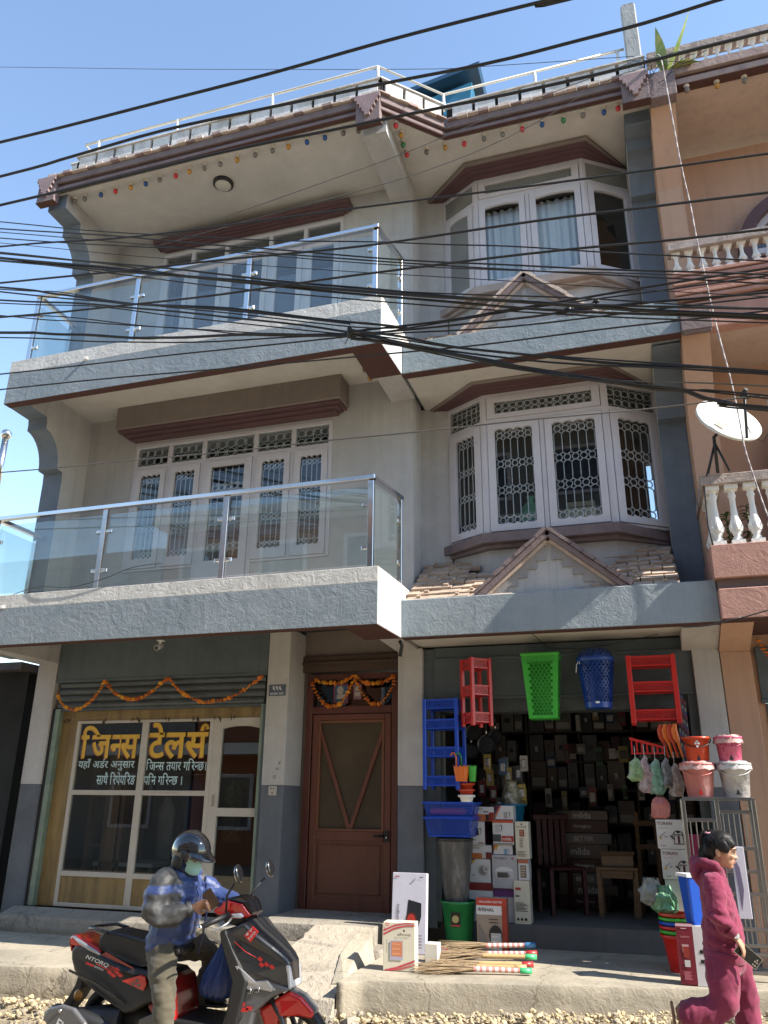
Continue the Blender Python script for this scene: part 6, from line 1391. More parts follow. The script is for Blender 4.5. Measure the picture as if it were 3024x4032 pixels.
mb = MB(); mb.box(-.21,.21,.185,.215,.90,.96); mb.build('backrest', CHR, t, bevel=.01)
for sx in (-.18,.18):
    for sy in (-.18,.18): mb = MB(); mb.box(sx-.02,sx+.02,sy-.02,sy+.02,0,.42); mb.build('leg', CHR, t)
# pans, ladles and packets on the left wall of the shop
PAN = mat('black_pan', (.02,.02,.022), .3, metal=.3)
for i, (x, y, z, r_) in enumerate(((.50,.95,2.42,.09),(.62,1.0,2.30,.10),(.70,1.1,2.38,.08),(.45,1.05,2.24,.08))):
    t = thing('frying_pan', ordn[i]+' black frying pan from the left hanging inside behind the small red rack', 'pan', (x,y,z), rot=(math.pi/2,0,0), group='pans hanging inside the shop'); mb = MB(); mb.lathe([(r_*.8,0),(r_,.035),(r_*.97,.035),(r_*.78,.006)], 18); mb.build('pan', PAN, t); mb = MB(); mb.tube([(0,r_,.03),(0,r_+.05,.035)], .012, 6); mb.build('ferrule', STEEL, t); mb = MB(); mb.tube([(0,r_+.05,.035),(0,r_+.16,.04)], .011, 6); mb.build('handle', PAN, t)
for i in range(12):
    x, y, z = R.uniform(.46,.95), R.uniform(1.15,1.45), R.uniform(1.75,2.25); c = R.choice(['#b8b4b0','#8a2a34','#3a5a7a','#6a6a6a','#a8924a'])
    o = thing('goods_packet', '%s blister packet hanging %s among the dim wall goods at the left' % ({'#b8b4b0':'silver','#8a2a34':'crimson','#3a5a7a':'steel blue','#6a6a6a':'mid grey','#a8924a':'mustard'}[c], ordn[i]), 'packet', (x,y,z), 0, 'packets hanging at the left of the shop')
    mb = MB(); mb.box(-.04,.04,0,.012,-.16,0); mb.build('card', pm(c), o); mb = MB(); mb.box(-.025,.025,-.015,0,-.13,-.04); mb.build('blister', STEELD, o, bevel=.006)
for r_ in range(3):
    for k in range(9):
        c, cn = [('#8a8884','grey'),('#7a2a30','wine'),('#31486a','blue'),('#9a8a52','straw'),('#b8b6b2','white'),('#3f6a4a','green')][(k*5+r_*2) % 6]
        o = thing('goods_packet', '%s packet, %s from the left in the %s row hung before the back shelves' % (cn, ordn[k], ('top','middle','bottom')[r_]), 'packet', (1.08+.175*k+R.uniform(-.05,.05), 2.75+R.uniform(-.25,.1), 2.82-.47*r_+R.uniform(-.08,.08)), R.uniform(-.3,.3), 'packets hung before the back shelves')
        h = R.uniform(.10,.22); w_ = R.uniform(.025,.06); mb = MB(); mb.box(-w_,w_,0,.015,-h,0); mb.build('card', pm(c), o); mb = MB(); mb.box(-w_*.7,w_*.7,-.02,0,-h*.8,-h*.3); mb.build('content', pm(R.choice(('#5a5856','#2a2a2e','#c4c2be'))), o, bevel=.006)
bucket(.83,1.15,1.56,.11,.14,.16,mat('teal_plastic', (.01,.12,.22), .35),'teal basin on top of the kettle carton pile','basin',cat='basin',handle=False)
t = thing('goods_bag', 'clear bag of small yellow and green goods in the teal basin', 'bag', (.83,1.15,1.66)); mb = MB(); mb.loft([[(r_*math.cos(a*2*math.pi/14)*(1+.15*math.sin(a*2.3+i)), r_*math.sin(a*2*math.pi/14), z) for a in range(14)] for i, (r_, z) in enumerate(((.08,0),(.10,.06),(.09,.16),(.06,.25),(.07,.28)))]); mb.build('film', mat('bag_mixed', (.20,.19,.12), .25, .6, 16, bump=.7, bs=25, col2=(.5,.5,.48), c2s=14, c2lo=.52, c2hi=.66), t)
# goods seen through the first floor bay
t = thing('plastic_bag', 'knotted mint green plastic bag behind the left pane of the lower bay window', 'bag', (1.20,1.12,4.56)); mb = MB()
mb.loft([[(r_*math.cos(a*2*math.pi/18)*(1+.08*math.sin(a*2.1+i)), r_*.8*math.sin(a*2*math.pi/18), z) for a in range(18)] for i, (r_, z) in enumerate(((.08,0),(.13,.05),(.14,.22),(.11,.36),(.03,.44),(.05,.50)))]); mb.build('film', mat('mint_bag', (.12,.36,.22), .35, .25, 8, bump=.5, bs=12), t)
pbox('pale yellow carton behind the right pane of the lower bay window', 1.60,1.92,1.05,4.56,4.92,.3,'#b8ad86',[('r',.1,.9,.8,.84,'#8a8468')])
t = thing('folded_blanket', 'dark folded blanket behind the left pane of the lower bay window', 'blanket', (1.08,1.0,4.52)); mb = MB()
for k in range(3): mb.box(-.2,.16,0,.25,.035*k,.035*k+.03)
mb.build('fold', [mat('blanket_cloth', (.07,.08,.10), .9, .3)], t, bevel=.012)
# ================================================================== FUSED SURFACES FOR BODIES AND CLOTHES
def fuse(name, mb, mats, parent, voxel=.012, smooth=6, disp=None, matfn=None, factor=.5):
    """weld overlapping volumes into one continuous skin, soften it, then fold it with disp(p) along the normals"""
    me = mb.mesh(name, []); o = bpy.data.objects.new(name, me); COL.objects.link(o)
    r = o.modifiers.new('r', 'REMESH'); r.mode = 'VOXEL'; r.voxel_size = voxel
    s = o.modifiers.new('s', 'SMOOTH'); s.iterations = smooth; s.factor = factor
    m2 = bpy.data.meshes.new_from_object(o.evaluated_get(bpy.context.evaluated_depsgraph_get())); m2.name = name
    bpy.data.objects.remove(o); bpy.data.meshes.remove(me)
    if disp:
        ns = [v.normal.copy() for v in m2.vertices]
        for v, n in zip(m2.vertices, ns): v.co += n*disp(v.co)
    m2.materials.clear()
    for m in (mats if isinstance(mats, (list, tuple)) else [mats]): m2.materials.append(m)
    for p in m2.polygons:
        p.use_smooth = True
        if matfn: p.material_index = matfn(p.center)
    o = bpy.data.objects.new(name, m2); COL.objects.link(o); o.parent = parent; return o
def ell(mb, secs, hint=(0,1,0), n=14):
    """a limb through sections (point, radius along the hint, radius across it), with rounded ends"""
    h = Vector(hint); P = [Vector(s[0]) for s in secs]; rings = []
    ext = [(P[0]-(P[1]-P[0]).normalized()*min(secs[0][1:])*.6, secs[0][1]*.55, secs[0][2]*.55)]+[tuple(s) for s in secs]+[(P[-1]+(P[-1]-P[-2]).normalized()*min(secs[-1][1:])*.6, secs[-1][1]*.55, secs[-1][2]*.55)]
    Q = [Vector(e[0]) for e in ext]
    for i, e in enumerate(ext):
        t = (Q[min(i+1,len(Q)-1)]-Q[max(i-1,0)]).normalized(); u = (h-t*h.dot(t)); u = u.normalized() if u.length > .1 else t.orthogonal().normalized(); v = t.cross(u)
        rings.append([tuple(Q[i]+u*e[1]*math.cos(2*math.pi*k/n)+v*e[2]*math.sin(2*math.pi*k/n)) for k in range(n)])
    return mb.loft(rings)
def ellip(mb, c, r, M=None):
    mb2 = MB(); mb2.ball((0,0,0), 1, 16, 10); A = (M or Matrix.Identity(4))
    vs = [tuple(Vector(c) + (A.to_3x3() @ Vector((v[0]*r[0], v[1]*r[1], v[2]*r[2])))) for v in mb2.v]; mb.add(vs, mb2.f, True)
def nz3(p, s, o=0): return _ns.noise(Vector((p[0]*s[0]+o, p[1]*s[1]+o*1.7, p[2]*s[2]-o)))
SKIN = mat('skin', (.46,.25,.16), .5, .06, 9, bump=.04, bs=90, col2=(.40,.20,.13), c2s=6); SKIND = mat('skin_brown', (.33,.17,.105), .5, .06, 9, bump=.04, bs=90)
HAIRM = mat('black_hair', (.008,.007,.007), .5, .3, 30, spec=.35, bump=.15, bs=160)
EYEW = mat('eye_white', (.62,.58,.55), .3); EYEB = mat('eye_dark', (.01,.008,.007), .15); LIP = mat('lip', (.36,.12,.105), .45)
def head_into(mb, M, s=1.0):
    """cranium, face, jaw, nose, ears and neck root; faces +x, chin at z=0, crown near .225*s"""
    def E(c, r): ellip(mb, M @ (Vector(c)*s), [q*s for q in r], M)
    E((-.018,0,.135),(.098,.076,.088)); E((.025,0,.095),(.068,.066,.075)); E((.045,0,.05),(.048,.050,.046)); E((.066,0,.016),(.024,.026,.018)); E((.02,0,.035),(.055,.050,.030))
    E((.072,0,.128),(.028,.050,.022)); E((.090,0,.098),(.012,.010,.026)); E((.103,0,.080),(.014,.012,.012)); E((.097,.010,.077),(.009,.008,.007)); E((.097,-.010,.077),(.009,.008,.007))
    E((.088,0,.052),(.012,.021,.007)); E((.086,0,.040),(.012,.018,.008)); E((.072,.034,.082),(.020,.017,.018)); E((.072,-.034,.082),(.020,.017,.018))
    for sy in (-1,1): E((-.012,sy*.076,.092),(.017,.009,.030)); E((-.006,sy*.074,.068),(.010,.008,.012))
def face_parts(M, s, par):
    for sy in (-1,1):
        def at(c): return M @ (Vector(c)*s)
        mb = MB(); ellip(mb, at((.083,sy*.031,.106)), (.0080*s,.0115*s,.0048*s), M); e = mb.build('eye', EYEW, par)
        mb = MB(); ellip(mb, at((.090,sy*.030,.1055)), (.0035*s,.006*s,.006*s), M); mb.build('iris', EYEB, e, (0,0,0))
        mb = MB(); mb.tube([at((.083,sy*.048,.112)), at((.0925,sy*.036,.1145)), at((.094,sy*.024,.1125)), at((.090,sy*.018,.108))], .0022*s, 5); mb.build('eyelid', HAIRM, par)
        mb = MB(); mb.tube([at((.078,sy*.055,.128)), at((.092,sy*.042,.134)), at((.098,sy*.026,.132)), at((.098,sy*.016,.128))], [.002*s,.0032*s,.0034*s,.002*s], 5); mb.build('eyebrow', HAIRM, par)
    mb = MB(); ellip(mb, M @ (Vector((.094,0,.050))*s), (.0075*s,.018*s,.0045*s), M); ellip(mb, M @ (Vector((.092,0,.0415))*s), (.0075*s,.0155*s,.005*s), M); mb.build('lips', LIP, par)
def hand_into(mb, M, curls=(.5,.55,.6,.65), thumb=.5, s=1.0, spread=.12):
    """palm along +x, back of the hand +z, thumb on the +y side; each finger of two bends"""
    P = lambda x,y,z: M @ (Vector((x,y,z))*s)
    up = (M.to_3x3() @ Vector((0,1,0)))
    ell(mb, [(P(-.02,0,0),.025*s,.019*s),(P(.02,0,.001),.034*s,.016*s),(P(.06,0,.002),.040*s,.014*s),(P(.085,0,0),.038*s,.012*s)], up)
    for k, (y, l) in enumerate(((.029,.068),(.010,.077),(-.009,.071),(-.027,.056))):
        a = -curls[k]; q = [Vector((.078,y,0))]; d = spread*(y/.03); ang = a*.55
        for f, dl in ((.42,0),(.33,1),(.27,2)):
            q.append(q[-1]+Vector((math.cos(ang)*math.cos(d), math.sin(d)*math.cos(ang), math.sin(ang)))*l*f*1.05); ang += a*.8
        rs = (.0098,.0090,.0083,.0070); ell(mb, [(P(*q[i]), rs[i]*s, rs[i]*s) for i in range(4)], up, 10)
    q = [(.012,.026,-.004),(.038,.050,-.012-.006*thumb),(.062,.056-.018*thumb,-.020-.012*thumb),(.082,.052-.03*thumb,-.026-.02*thumb)]
    ell(mb, [(P(*q[i]), (.014,.012,.0105,.008)[i]*s, (.014,.0115,.010,.008)[i]*s) for i in range(4)], up, 10)
# ================================================================== SCOOTER
SB = mat('gloss_black', (.012,.012,.013), .22, .1, coat=.5); SMB = mat('matt_black_plastic', (.020,.020,.021), .5, .15, bump=.06, bs=200); SRED = mat('scooter_red', (.52,.012,.010), .22, .04, coat=.7); SDR = mat('dark_scooter_red', (.20,.006,.006), .3, .05, coat=.5)
SGR = mat('scooter_grey', (.10,.10,.105), .35, .1, coat=.3); SSI = mat('scooter_silver', (.42,.42,.43), .28, .05, metal=.6); SGL = mat('gunmetal', (.055,.055,.058), .28, .1, metal=.5, coat=.3)
SEATM = mat('seat_vinyl', (.013,.013,.014), .45, .2, bump=.12, bs=150); AMB = mat('amber_lens', (.55,.22,.02), .25); RDEC = mat('red_decal', (.60,.03,.03), .35); WDEC = mat('white_decal', (.60,.60,.60), .35); LENS = mat('headlamp_lens', (.60,.60,.62), .08, spec=.8); NPL = mat('number_plate_red', (.55,.02,.02), .4)
YC, SZ = -1.95, .015
SC_ = thing('scooter', 'red and black scooter with a rider, parked on the gravel before the tailor shop', 'scooter', (-1.0, YC, SZ))
def sp(name, prof, y0, y1, m, par=None, bev=.012, seg=2, tap=None, X0=-1.0):
    """a side profile (x,z in world) given width; tap(x,z) -> width factor"""
    pts = [(x-X0, z-SZ) for x, z in prof]; n = len(pts); mb = MB()
    vs = []
    for y in (y0, y1):
        for x, z in pts: vs.append((x, y*(tap(x+X0, z+SZ) if tap else 1), z))
    ar = sum(pts[i][0]*pts[(i+1)%n][1]-pts[(i+1)%n][0]*pts[i][1] for i in range(n)); fs = [tuple(range(n)), tuple(range(2*n-1,n-1,-1))]+[((i+1)%n, i, i+n, (i+1)%n+n) for i in range(n)]
    if ar < 0: fs = [tuple(reversed(f)) for f in fs]
    mb.add(vs, fs, False); return mb.build(name, m, par or SC_, (0,0,0), bevel=bev, seg=seg)
def lp(x, y, z): return (x+1.0, y, z-SZ)
tailtap = lambda x, z: min(1, .55+.9*max(0, x+1.94))
sp('rear_body', [(-1.915,.70),(-1.90,.64),(-1.862,.577),(-1.80,.525),(-1.587,.438),(-1.368,.356),(-1.29,.375),(-1.204,.422),(-1.067,.47),(-1.03,.57),(-1.10,.62),(-1.25,.63),(-1.40,.645),(-1.63,.70),(-1.72,.73),(-1.87,.75)], -.18, .18, SMB, tap=tailtap, bev=.03, seg=3)
sp('side_crease', [(-1.84,.60),(-1.60,.535),(-1.36,.43),(-1.35,.415),(-1.60,.515),(-1.845,.585)], -.188, -.178, SB, bev=.004)
sp('tail_cowl', [(-1.945,.778),(-1.915,.80),(-1.873,.803),(-1.76,.765),(-1.68,.735),(-1.63,.712),(-1.66,.695),(-1.74,.70),(-1.85,.72),(-1.925,.735)], -.165, .165, SRED, tap=tailtap, bev=.02, seg=3)
sp('tail_lamp', [(-1.955,.765),(-1.94,.78),(-1.92,.74),(-1.905,.69),(-1.925,.69)], -.08, .08, mat('tail_lens', (.35,.01,.01), .12), bev=.006)
sp('seat', [(-1.675,.80),(-1.64,.835),(-1.582,.845),(-1.42,.828),(-1.25,.808),(-1.10,.80),(-1.0,.775),(-.985,.74),(-1.06,.69),(-1.20,.65),(-1.28,.637),(-1.40,.646),(-1.64,.71),(-1.68,.75)], -.145, .145, SEATM, tap=lambda x, z: (.78+.25*max(0,x+1.68) if x < -1.3 else 1)*(1 if z > .78 else 1.05), bev=.045, seg=4)
mb = MB(); mb.tube([lp(-1.795,-.07,.846), lp(-1.76,-.10,.850), lp(-1.70,-.12,.855), lp(-1.60,-.13,.835)], .012, 8); mb.tube([lp(-1.795,.07,.846), lp(-1.76,.10,.850), lp(-1.70,.12,.855), lp(-1.60,.13,.835)], .012, 8); mb.tube([lp(-1.795,-.07,.846), lp(-1.81,0,.846), lp(-1.795,.07,.846)], .012, 8); mb.build('grab_rail', SGL, SC_)
mb = MB(); mb.tube([lp(-1.87,-.135,.795), lp(-1.78,-.165,.765), lp(-1.70,-.17,.735), lp(-1.61,-.165,.70)], [.010,.014,.014,.008], 8); mb.build('side_grip', SSI, SC_)
sp('under_seat_panel', [(-1.12,.62),(-1.03,.58),(-.985,.50),(-.96,.36),(-1.0,.30),(-1.10,.31),(-1.2,.42),(-1.07,.48)], -.17, .17, SDR, bev=.02, seg=3)
sp('red_side_panel', [(-1.404,.556),(-1.256,.602),(-1.215,.594),(-1.20,.55),(-1.22,.508)], -.19, -.172, SRED, bev=.004)
sp('lower_red_panel', [(-1.01,.44),(-.965,.40),(-.955,.25),(-1.05,.20),(-1.08,.24)], -.182, -.16, SRED, bev=.006)
sp('floorboard', [(-1.06,.31),(-1.06,.36),(-.60,.345),(-.52,.42),(-.47,.42),(-.55,.27),(-.60,.25),(-1.04,.25)], -.19, .19, SMB, bev=.015)
sp('side_silver_panel', [(-1.24,.335),(-1.09,.40),(-1.06,.37),(-1.16,.25),(-1.25,.27)], -.175, -.14, SGR, bev=.006)
# front: leg shield, apron, nose
sp('leg_shield', [(-.675,.90),(-.625,.915),(-.56,.80),(-.44,.62),(-.50,.36),(-.56,.30),(-.60,.34),(-.555,.61),(-.655,.83)], -.20, .20, SMB, bev=.02, seg=3)
ftap = lambda x, z: 1-.62*max(0, min(1,(x+.52)/.36))**1.3
sp('front_apron', [(-.645,.895),(-.60,.912),(-.495,.965),(-.42,.90),(-.30,.82),(-.225,.765),(-.19,.725),(-.172,.60),(-.175,.56),(-.26,.575),(-.464,.622),(-.53,.70)], -.195, .195, SGL, tap=ftap, bev=.028, seg=3)
sp('apron_top', [(-.60,.914),(-.495,.970),(-.42,.905),(-.30,.825),(-.222,.768),(-.25,.765),(-.45,.865),(-.52,.905)], -.115, .115, SMB, tap=ftap, bev=.012)
sp('apron_crease', [(-.535,.70),(-.515,.705),(-.40,.615),(-.24,.572),(-.26,.56),(-.46,.612)], -.205, -.15, SSI, tap=lambda x, z: 1-.5*max(0,min(1,(x+.52)/.36)), bev=.004)
sp('dark_vent', [(-.505,.69),(-.40,.66),(-.235,.60),(-.20,.57),(-.39,.625)], -.192, -.14, SB, tap=lambda x, z: 1-.52*max(0,min(1,(x+.52)/.36)), bev=.004)
sp('headlamp', [(-.275,.70),(-.218,.715),(-.190,.705),(-.168,.58),(-.192,.560),(-.205,.66),(-.225,.692)], -.095, .095, LENS, bev=.008, seg=2)
sp('lower_apron', [(-.545,.60),(-.33,.618),(-.17,.572),(-.29,.525),(-.40,.432),(-.43,.30),(-.60,.22),(-.64,.27)], -.175, .175, SGR, tap=lambda x, z: 1-.35*max(0,min(1,(x+.5)/.34)), bev=.016, seg=2)
sp('apron_silver', [(-.53,.605),(-.32,.622),(-.28,.585),(-.285,.558),(-.36,.570),(-.51,.572)], -.185, -.15, SSI, tap=lambda x, z: 1-.28*max(0,min(1,(x+.5)/.34)), bev=.006)
for dx, dz in ((0,0),(.055,.012),(.11,.022)):
    mb = MB(); x0, z0 = -.525+dx, .515+dz; mb.tube([lp(x0,-.183+dx*.12,z0), lp(x0+.015,-.183+dx*.12,z0+.045), lp(x0+.05,-.180+dx*.12,z0+.042), lp(x0+.045,-.180+dx*.12,z0+.02), lp(x0+.02,-.183+dx*.12,z0+.018)], .0035, 5); mb.build('embossed_mark', SSI, SC_)
def decal(pts, y, m): mb = MB(); mb.add([lp(x,y,z) for x,z in pts], [tuple(range(len(pts)))], False); mb.build('decal', m, SC_)
for x, z in ((-.53,.470),(-.478,.482),(-.425,.463),(-.50,.448),(-.455,.452)): decal([(x-.024,z-.012),(x+.020,z-.012),(x+.026,z+.010),(x-.018,z+.012)], -.179, RDEC)
for x, z in ((-.375,.745),(-.335,.715),(-.365,.712),(-.30,.70)): decal([(x-.022,z),(x+.004,z-.016),(x+.024,z-.002),(x-.002,z+.016)], -.190*ftap(x,z)-.003, RDEC)
mb = MB(); mb.tube([lp(-.555,-.196,.845), lp(-.47,-.193,.79), lp(-.40,-.170,.755)], .0025, 4); mb.build('decal', RDEC, SC_)
# handlebar cowl
sp('handlebar_cowl', [(-.768,1.012),(-.745,1.035),(-.715,1.04),(-.693,1.072),(-.66,1.082),(-.56,1.062),(-.50,.995),(-.515,.978),(-.613,.969),(-.738,.992)], -.135, .135, SRED, tap=lambda x, z: 1-.35*max(0,min(1,(x+.62)/.14)), bev=.022, seg=3)
sp('visor', [(-.69,1.078),(-.66,1.098),(-.573,1.105),(-.52,1.075),(-.485,1.01),(-.49,.99),(-.50,1.0),(-.56,1.068),(-.66,1.088)], -.115, .115, SB, tap=lambda x, z: 1-.35*max(0,min(1,(x+.62)/.14)), bev=.010, seg=2)
sp('indicator', [(-.625,1.0),(-.56,1.008),(-.535,.99),(-.55,.975),(-.61,.978)], -.137, -.10, LENS, bev=.006)
sp('cowl_base', [(-.72,.985),(-.52,.975),(-.53,.955),(-.60,.92),(-.70,.94)], -.09, .09, SMB, bev=.015)
for s in (-1,1):
    mb = MB(); a, b_ = lp(-.635,s*.14,1.0), lp(-.745,s*.335,.935); A_, B_ = Vector(a), Vector(b_); mb.tube([a, tuple(A_.lerp(B_,.45)), tuple(A_.lerp(B_,.95))], [.022,.019,.019], 10); g_ = mb.build('grip', BLACK, SC_)
    mb = MB(); mb.tube([tuple(A_.lerp(B_,.93)), tuple(A_.lerp(B_,1.02)), tuple(A_.lerp(B_,1.06))], [.020,.020,.012], 10); mb.build('bar_end', STEEL, g_, (0,0,0))
    mb = MB(); mb.tube([lp(-.60,s*.15,.99), lp(-.60,s*.22,.955), lp(-.66,s*.31,.91)], [.008,.007,.006], 6); mb.build('brake_lever', SSI, SC_)
    mb = MB(); mb.tube([lp(-.645,s*.17,1.02), lp(-.63,s*.20,1.12), lp(-.56,s*.24,1.20)], .008, 6); mb.build('mirror_stem', BLACK, SC_)
    mb = MB(); ellip(mb, lp(-.525,s*.25,1.265), (.018,.052,.062), RY(-.25)); m_ = mb.build('mirror', SB, SC_)
    mb = MB(); ellip(mb, lp(-.536,s*.25,1.262), (.010,.045,.054), RY(-.25)); mb.build('mirror_glass', STEEL, m_, (0,0,0))
# number plate on the nose
t_ = Matrix.Translation(lp(-.40,-.10,.895)) @ RZ(-.35) @ RY(-.62)
mb = MB(); mb.at(t_); mb.box(-.04,-.008,-.03,.03,-.045,.0); mb.build('plate_bracket', SMB, SC_, (0,0,0))
PM_ = t_ @ T(.0015,0,0) @ RZ(math.pi/2)
sp('number_plate', [(-.485,.885),(-.425,.945),(-.378,.912),(-.435,.845)], -.20, -.19, NPL, bev=.004)
PF = T(*lp(-.4315,-.2025,.8965)) @ RY(-.80)
deva_text_M = lambda toks, w_, h_, zz: None
def deva_on(M, toks, w_, h_, zc, m, par):
    V, F = deva(toks, .02); a0, a1 = min(v[0] for v in V), max(v[0] for v in V); b0, b1 = min(v[1] for v in V), max(v[1] for v in V); mb = MB(); mb.at(M)
    mb.add([((v[0]-(a0+a1)/2)/(a1-a0)*w_, 0, zc+(v[1]-(b0+b1)/2)/(b1-b0)*h_) for v in V], F, False); mb.build('plate_lettering', m, par, (0,0,0))
deva_on(PF, ['ब','ा',' ','५','७'], .062, .018, .016, WDEC, SC_); deva_on(PF, ['प',' ','४','७','२','९'], .070, .020, -.014, WDEC, SC_)
# wheels
def wheel(x, z, r, w_):
    t = MB(); prof = [(r-.07,-w_*.42),(r-.03,-w_*.5),(r-.006,-w_*.36),(r,0),(r-.006,w_*.36),(r-.03,w_*.5),(r-.07,w_*.42)]
    t.at(T(*lp(x,0,z)) @ RX(math.pi/2)); t.lathe(prof, 36, cap=False); t.lathe([(r-.07,w_*.42),(r-.075,0),(r-.07,-w_*.42)], 36, cap=False); wo = t.build('wheel', BLACK, SC_, (0,0,0), recalc=True)
    mb = MB(); mb.at(T(*lp(x,0,z)) @ RX(math.pi/2)); mb.lathe([(r-.068,-w_*.40),(r-.085,-w_*.34),(r-.085,w_*.34),(r-.068,w_*.40)], 36, cap=False); mb.lathe([(.035,-.06),(.035,.06)], 16)
    for k in range(5):
        a = 2*math.pi*k/5; mb.at(T(*lp(x,0,z)) @ RX(math.pi/2) @ RZ(a)); mb.box(.03,r-.082,-.012,.012,-.022,.022)
    mb.build('rim', SGL, wo, (0,0,0))
    mb = MB(); mb.at(T(*lp(x,-w_*.62,z)) @ RX(math.pi/2)); mb.lathe([(.05,-.002),(.10,-.002),(.10,.002),(.05,.002)], 28, cap=False); mb.build('brake_disc', STEELD, wo, (0,0,0))
wheel(-1.56,.255,.245,.11); wheel(-.17,.25,.24,.10)
sp('front_fender', [(-.405,.436),(-.262,.520),(-.197,.557),(-.11,.525),(-.022,.448),(-.028,.400),(-.12,.415),(-.225,.405),(-.262,.385),(-.255,.29),(-.33,.28),(-.36,.35)], -.085, .085, SRED, tap=lambda x, z: 1-.35*max(0,min(1,(x+.2)/.18)), bev=.022, seg=3)
sp('fender_ridge', [(-.262,.524),(-.197,.562),(-.105,.530),(-.015,.450),(-.022,.405),(-.075,.475),(-.18,.522)], -.06, .06, SGR, tap=lambda x, z: 1-.35*max(0,min(1,(x+.2)/.18)), bev=.012, seg=2)
for s in (-1,1): mb = MB(); mb.tube([lp(-.33,s*.075,.52), lp(-.24,s*.075,.40), lp(-.165,s*.075,.25)], .018, 8); mb.build('fork_leg', SGL, SC_)
# tail: mudguard, indicator, exhaust, engine
sp('rear_mudguard', [(-1.84,.545),(-1.80,.525),(-1.80,.46),(-1.85,.38),(-1.93,.29),(-2.04,.14),(-2.06,.15),(-1.965,.33),(-1.90,.41),(-1.86,.48)], -.075, .075, SMB, bev=.008)
for s in (-1,1): mb = MB(); ellip(mb, lp(-1.785,s*.12,.430), (.035,.022,.038)); mb.build('indicator', mat('indicator_amber', (.30,.13,.02), .3), SC_)
mb = MB(); mb.tube([lp(-1.955,-.19,.30), lp(-1.90,-.195,.325), lp(-1.72,-.195,.31), lp(-1.45,-.17,.26), lp(-1.25,-.10,.20)], [.045,.062,.068,.05,.022], 14); ex = mb.build('exhaust', SMB, SC_)
sp('exhaust_shield', [(-1.945,.315),(-1.91,.37),(-1.80,.400),(-1.70,.385),(-1.60,.31),(-1.55,.24),(-1.70,.235),(-1.80,.25),(-1.90,.27)], -.275, -.235, SGR, ex, bev=.014, seg=2)
mb = MB(); mb.ball(lp(-1.80,-.278,.365), .012, 8, 6); mb.build('bolt', STEEL, ex, (0,0,0))
text('exhaust_print', 'FI', .05, WDEC, SC_, T(*lp(-1.795,-.2765,.285)) @ RY(.45), (0,0,0), bold=.02)
mb = MB(); mb.tube([lp(-1.80,-.10,.28), lp(-1.40,-.09,.30)], [.07,.11], 12); mb.tube([lp(-1.40,-.02,.30), lp(-1.12,0,.30)], [.12,.10], 12); mb.build('engine_case', SMB, SC_)
mb = MB(); mb.tube([lp(-1.62,.11,.40), lp(-1.50,.11,.55)], .03, 10); mb.build('shock_absorber', SRED, SC_)
# lettering and graphics on the flank
text('lettering', 'NTORQ', .20, WDEC, SC_, T(*lp(-1.615,-.1885,.662)) @ RY(.245), (0,0,0), height=.030, bold=.02, shear=.25); text('lettering', '125', .05, RDEC, SC_, T(*lp(-1.485,-.1885,.628)) @ RY(.245), (0,0,0), height=.022, bold=.02)
text('lettering', 'RACE EDITION', .13, WDEC, SC_, T(*lp(-1.62,-.1885,.628)) @ RY(.245), (0,0,0), height=.013, bold=.02)
decal([(-1.705,.655),(-1.635,.638),(-1.635,.626),(-1.705,.640)], -.1888, RDEC); decal([(-1.62,.652),(-1.50,.615),(-1.50,.608),(-1.62,.644)], -.1888, RDEC)
for x, z in ((-1.50,.602),(-1.445,.607),(-1.47,.585),(-1.415,.590),(-1.44,.626)): decal([(x-.026,z+.002),(x,z-.014),(x+.026,z-.004),(x,z+.013)], -.1888, RDEC)
for x, z in ((-1.275,.565),(-1.26,.54),(-1.30,.545)): decal([(x-.020,z),(x,z-.011),(x+.020,z),(x,z+.011)], -.1918, SGR)
decal([(-1.59,.705),(-1.30,.628),(-1.33,.648),(-1.55,.725)], -.1888, SDR)
# ---- blue carrier bag hanging from the hook
t = thing('carrier_bag', 'dark blue plastic carrier bag hanging full from the scooter hook', 'bag', (-.69,-2.02,.84)); mb = MB(); rings = []
NAVYB = mat('navy_plastic_bag', (.006,.028,.13), .3, .3, 9, bump=.6, bs=16, stretch=(1,1,.25))
for i, (z, cx, w_, d_) in enumerate(((-.015,.0,.018,.02),(-.07,.005,.055,.03),(-.14,.0,.095,.05),(-.22,-.02,.125,.065),(-.30,-.03,.140,.075),(-.345,-.03,.120,.07),(-.360,-.03,.07,.04))):
    rings.append([(cx+w_*math.cos(2*math.pi*k/40)*(1+.05*math.sin(k*1.9+i*.6)), d_*math.sin(2*math.pi*k/40)*(1+.16*math.sin(k*2.4+i*.3)), z) for k in range(40)])
mb.loft(rings); mb.build('sack', NAVYB, t)
for s in (-1,1): mb = MB(); mb.loft([[(s*.018+w_*c, .02*s2, z) for c,s2 in ((-1,-.3),(1,-.3),(1,.3),(-1,.3))] for z, w_ in ((-.09,.024),(-.03,.010),(.02,.006))], False); mb.build('handle', NAVYB, t)
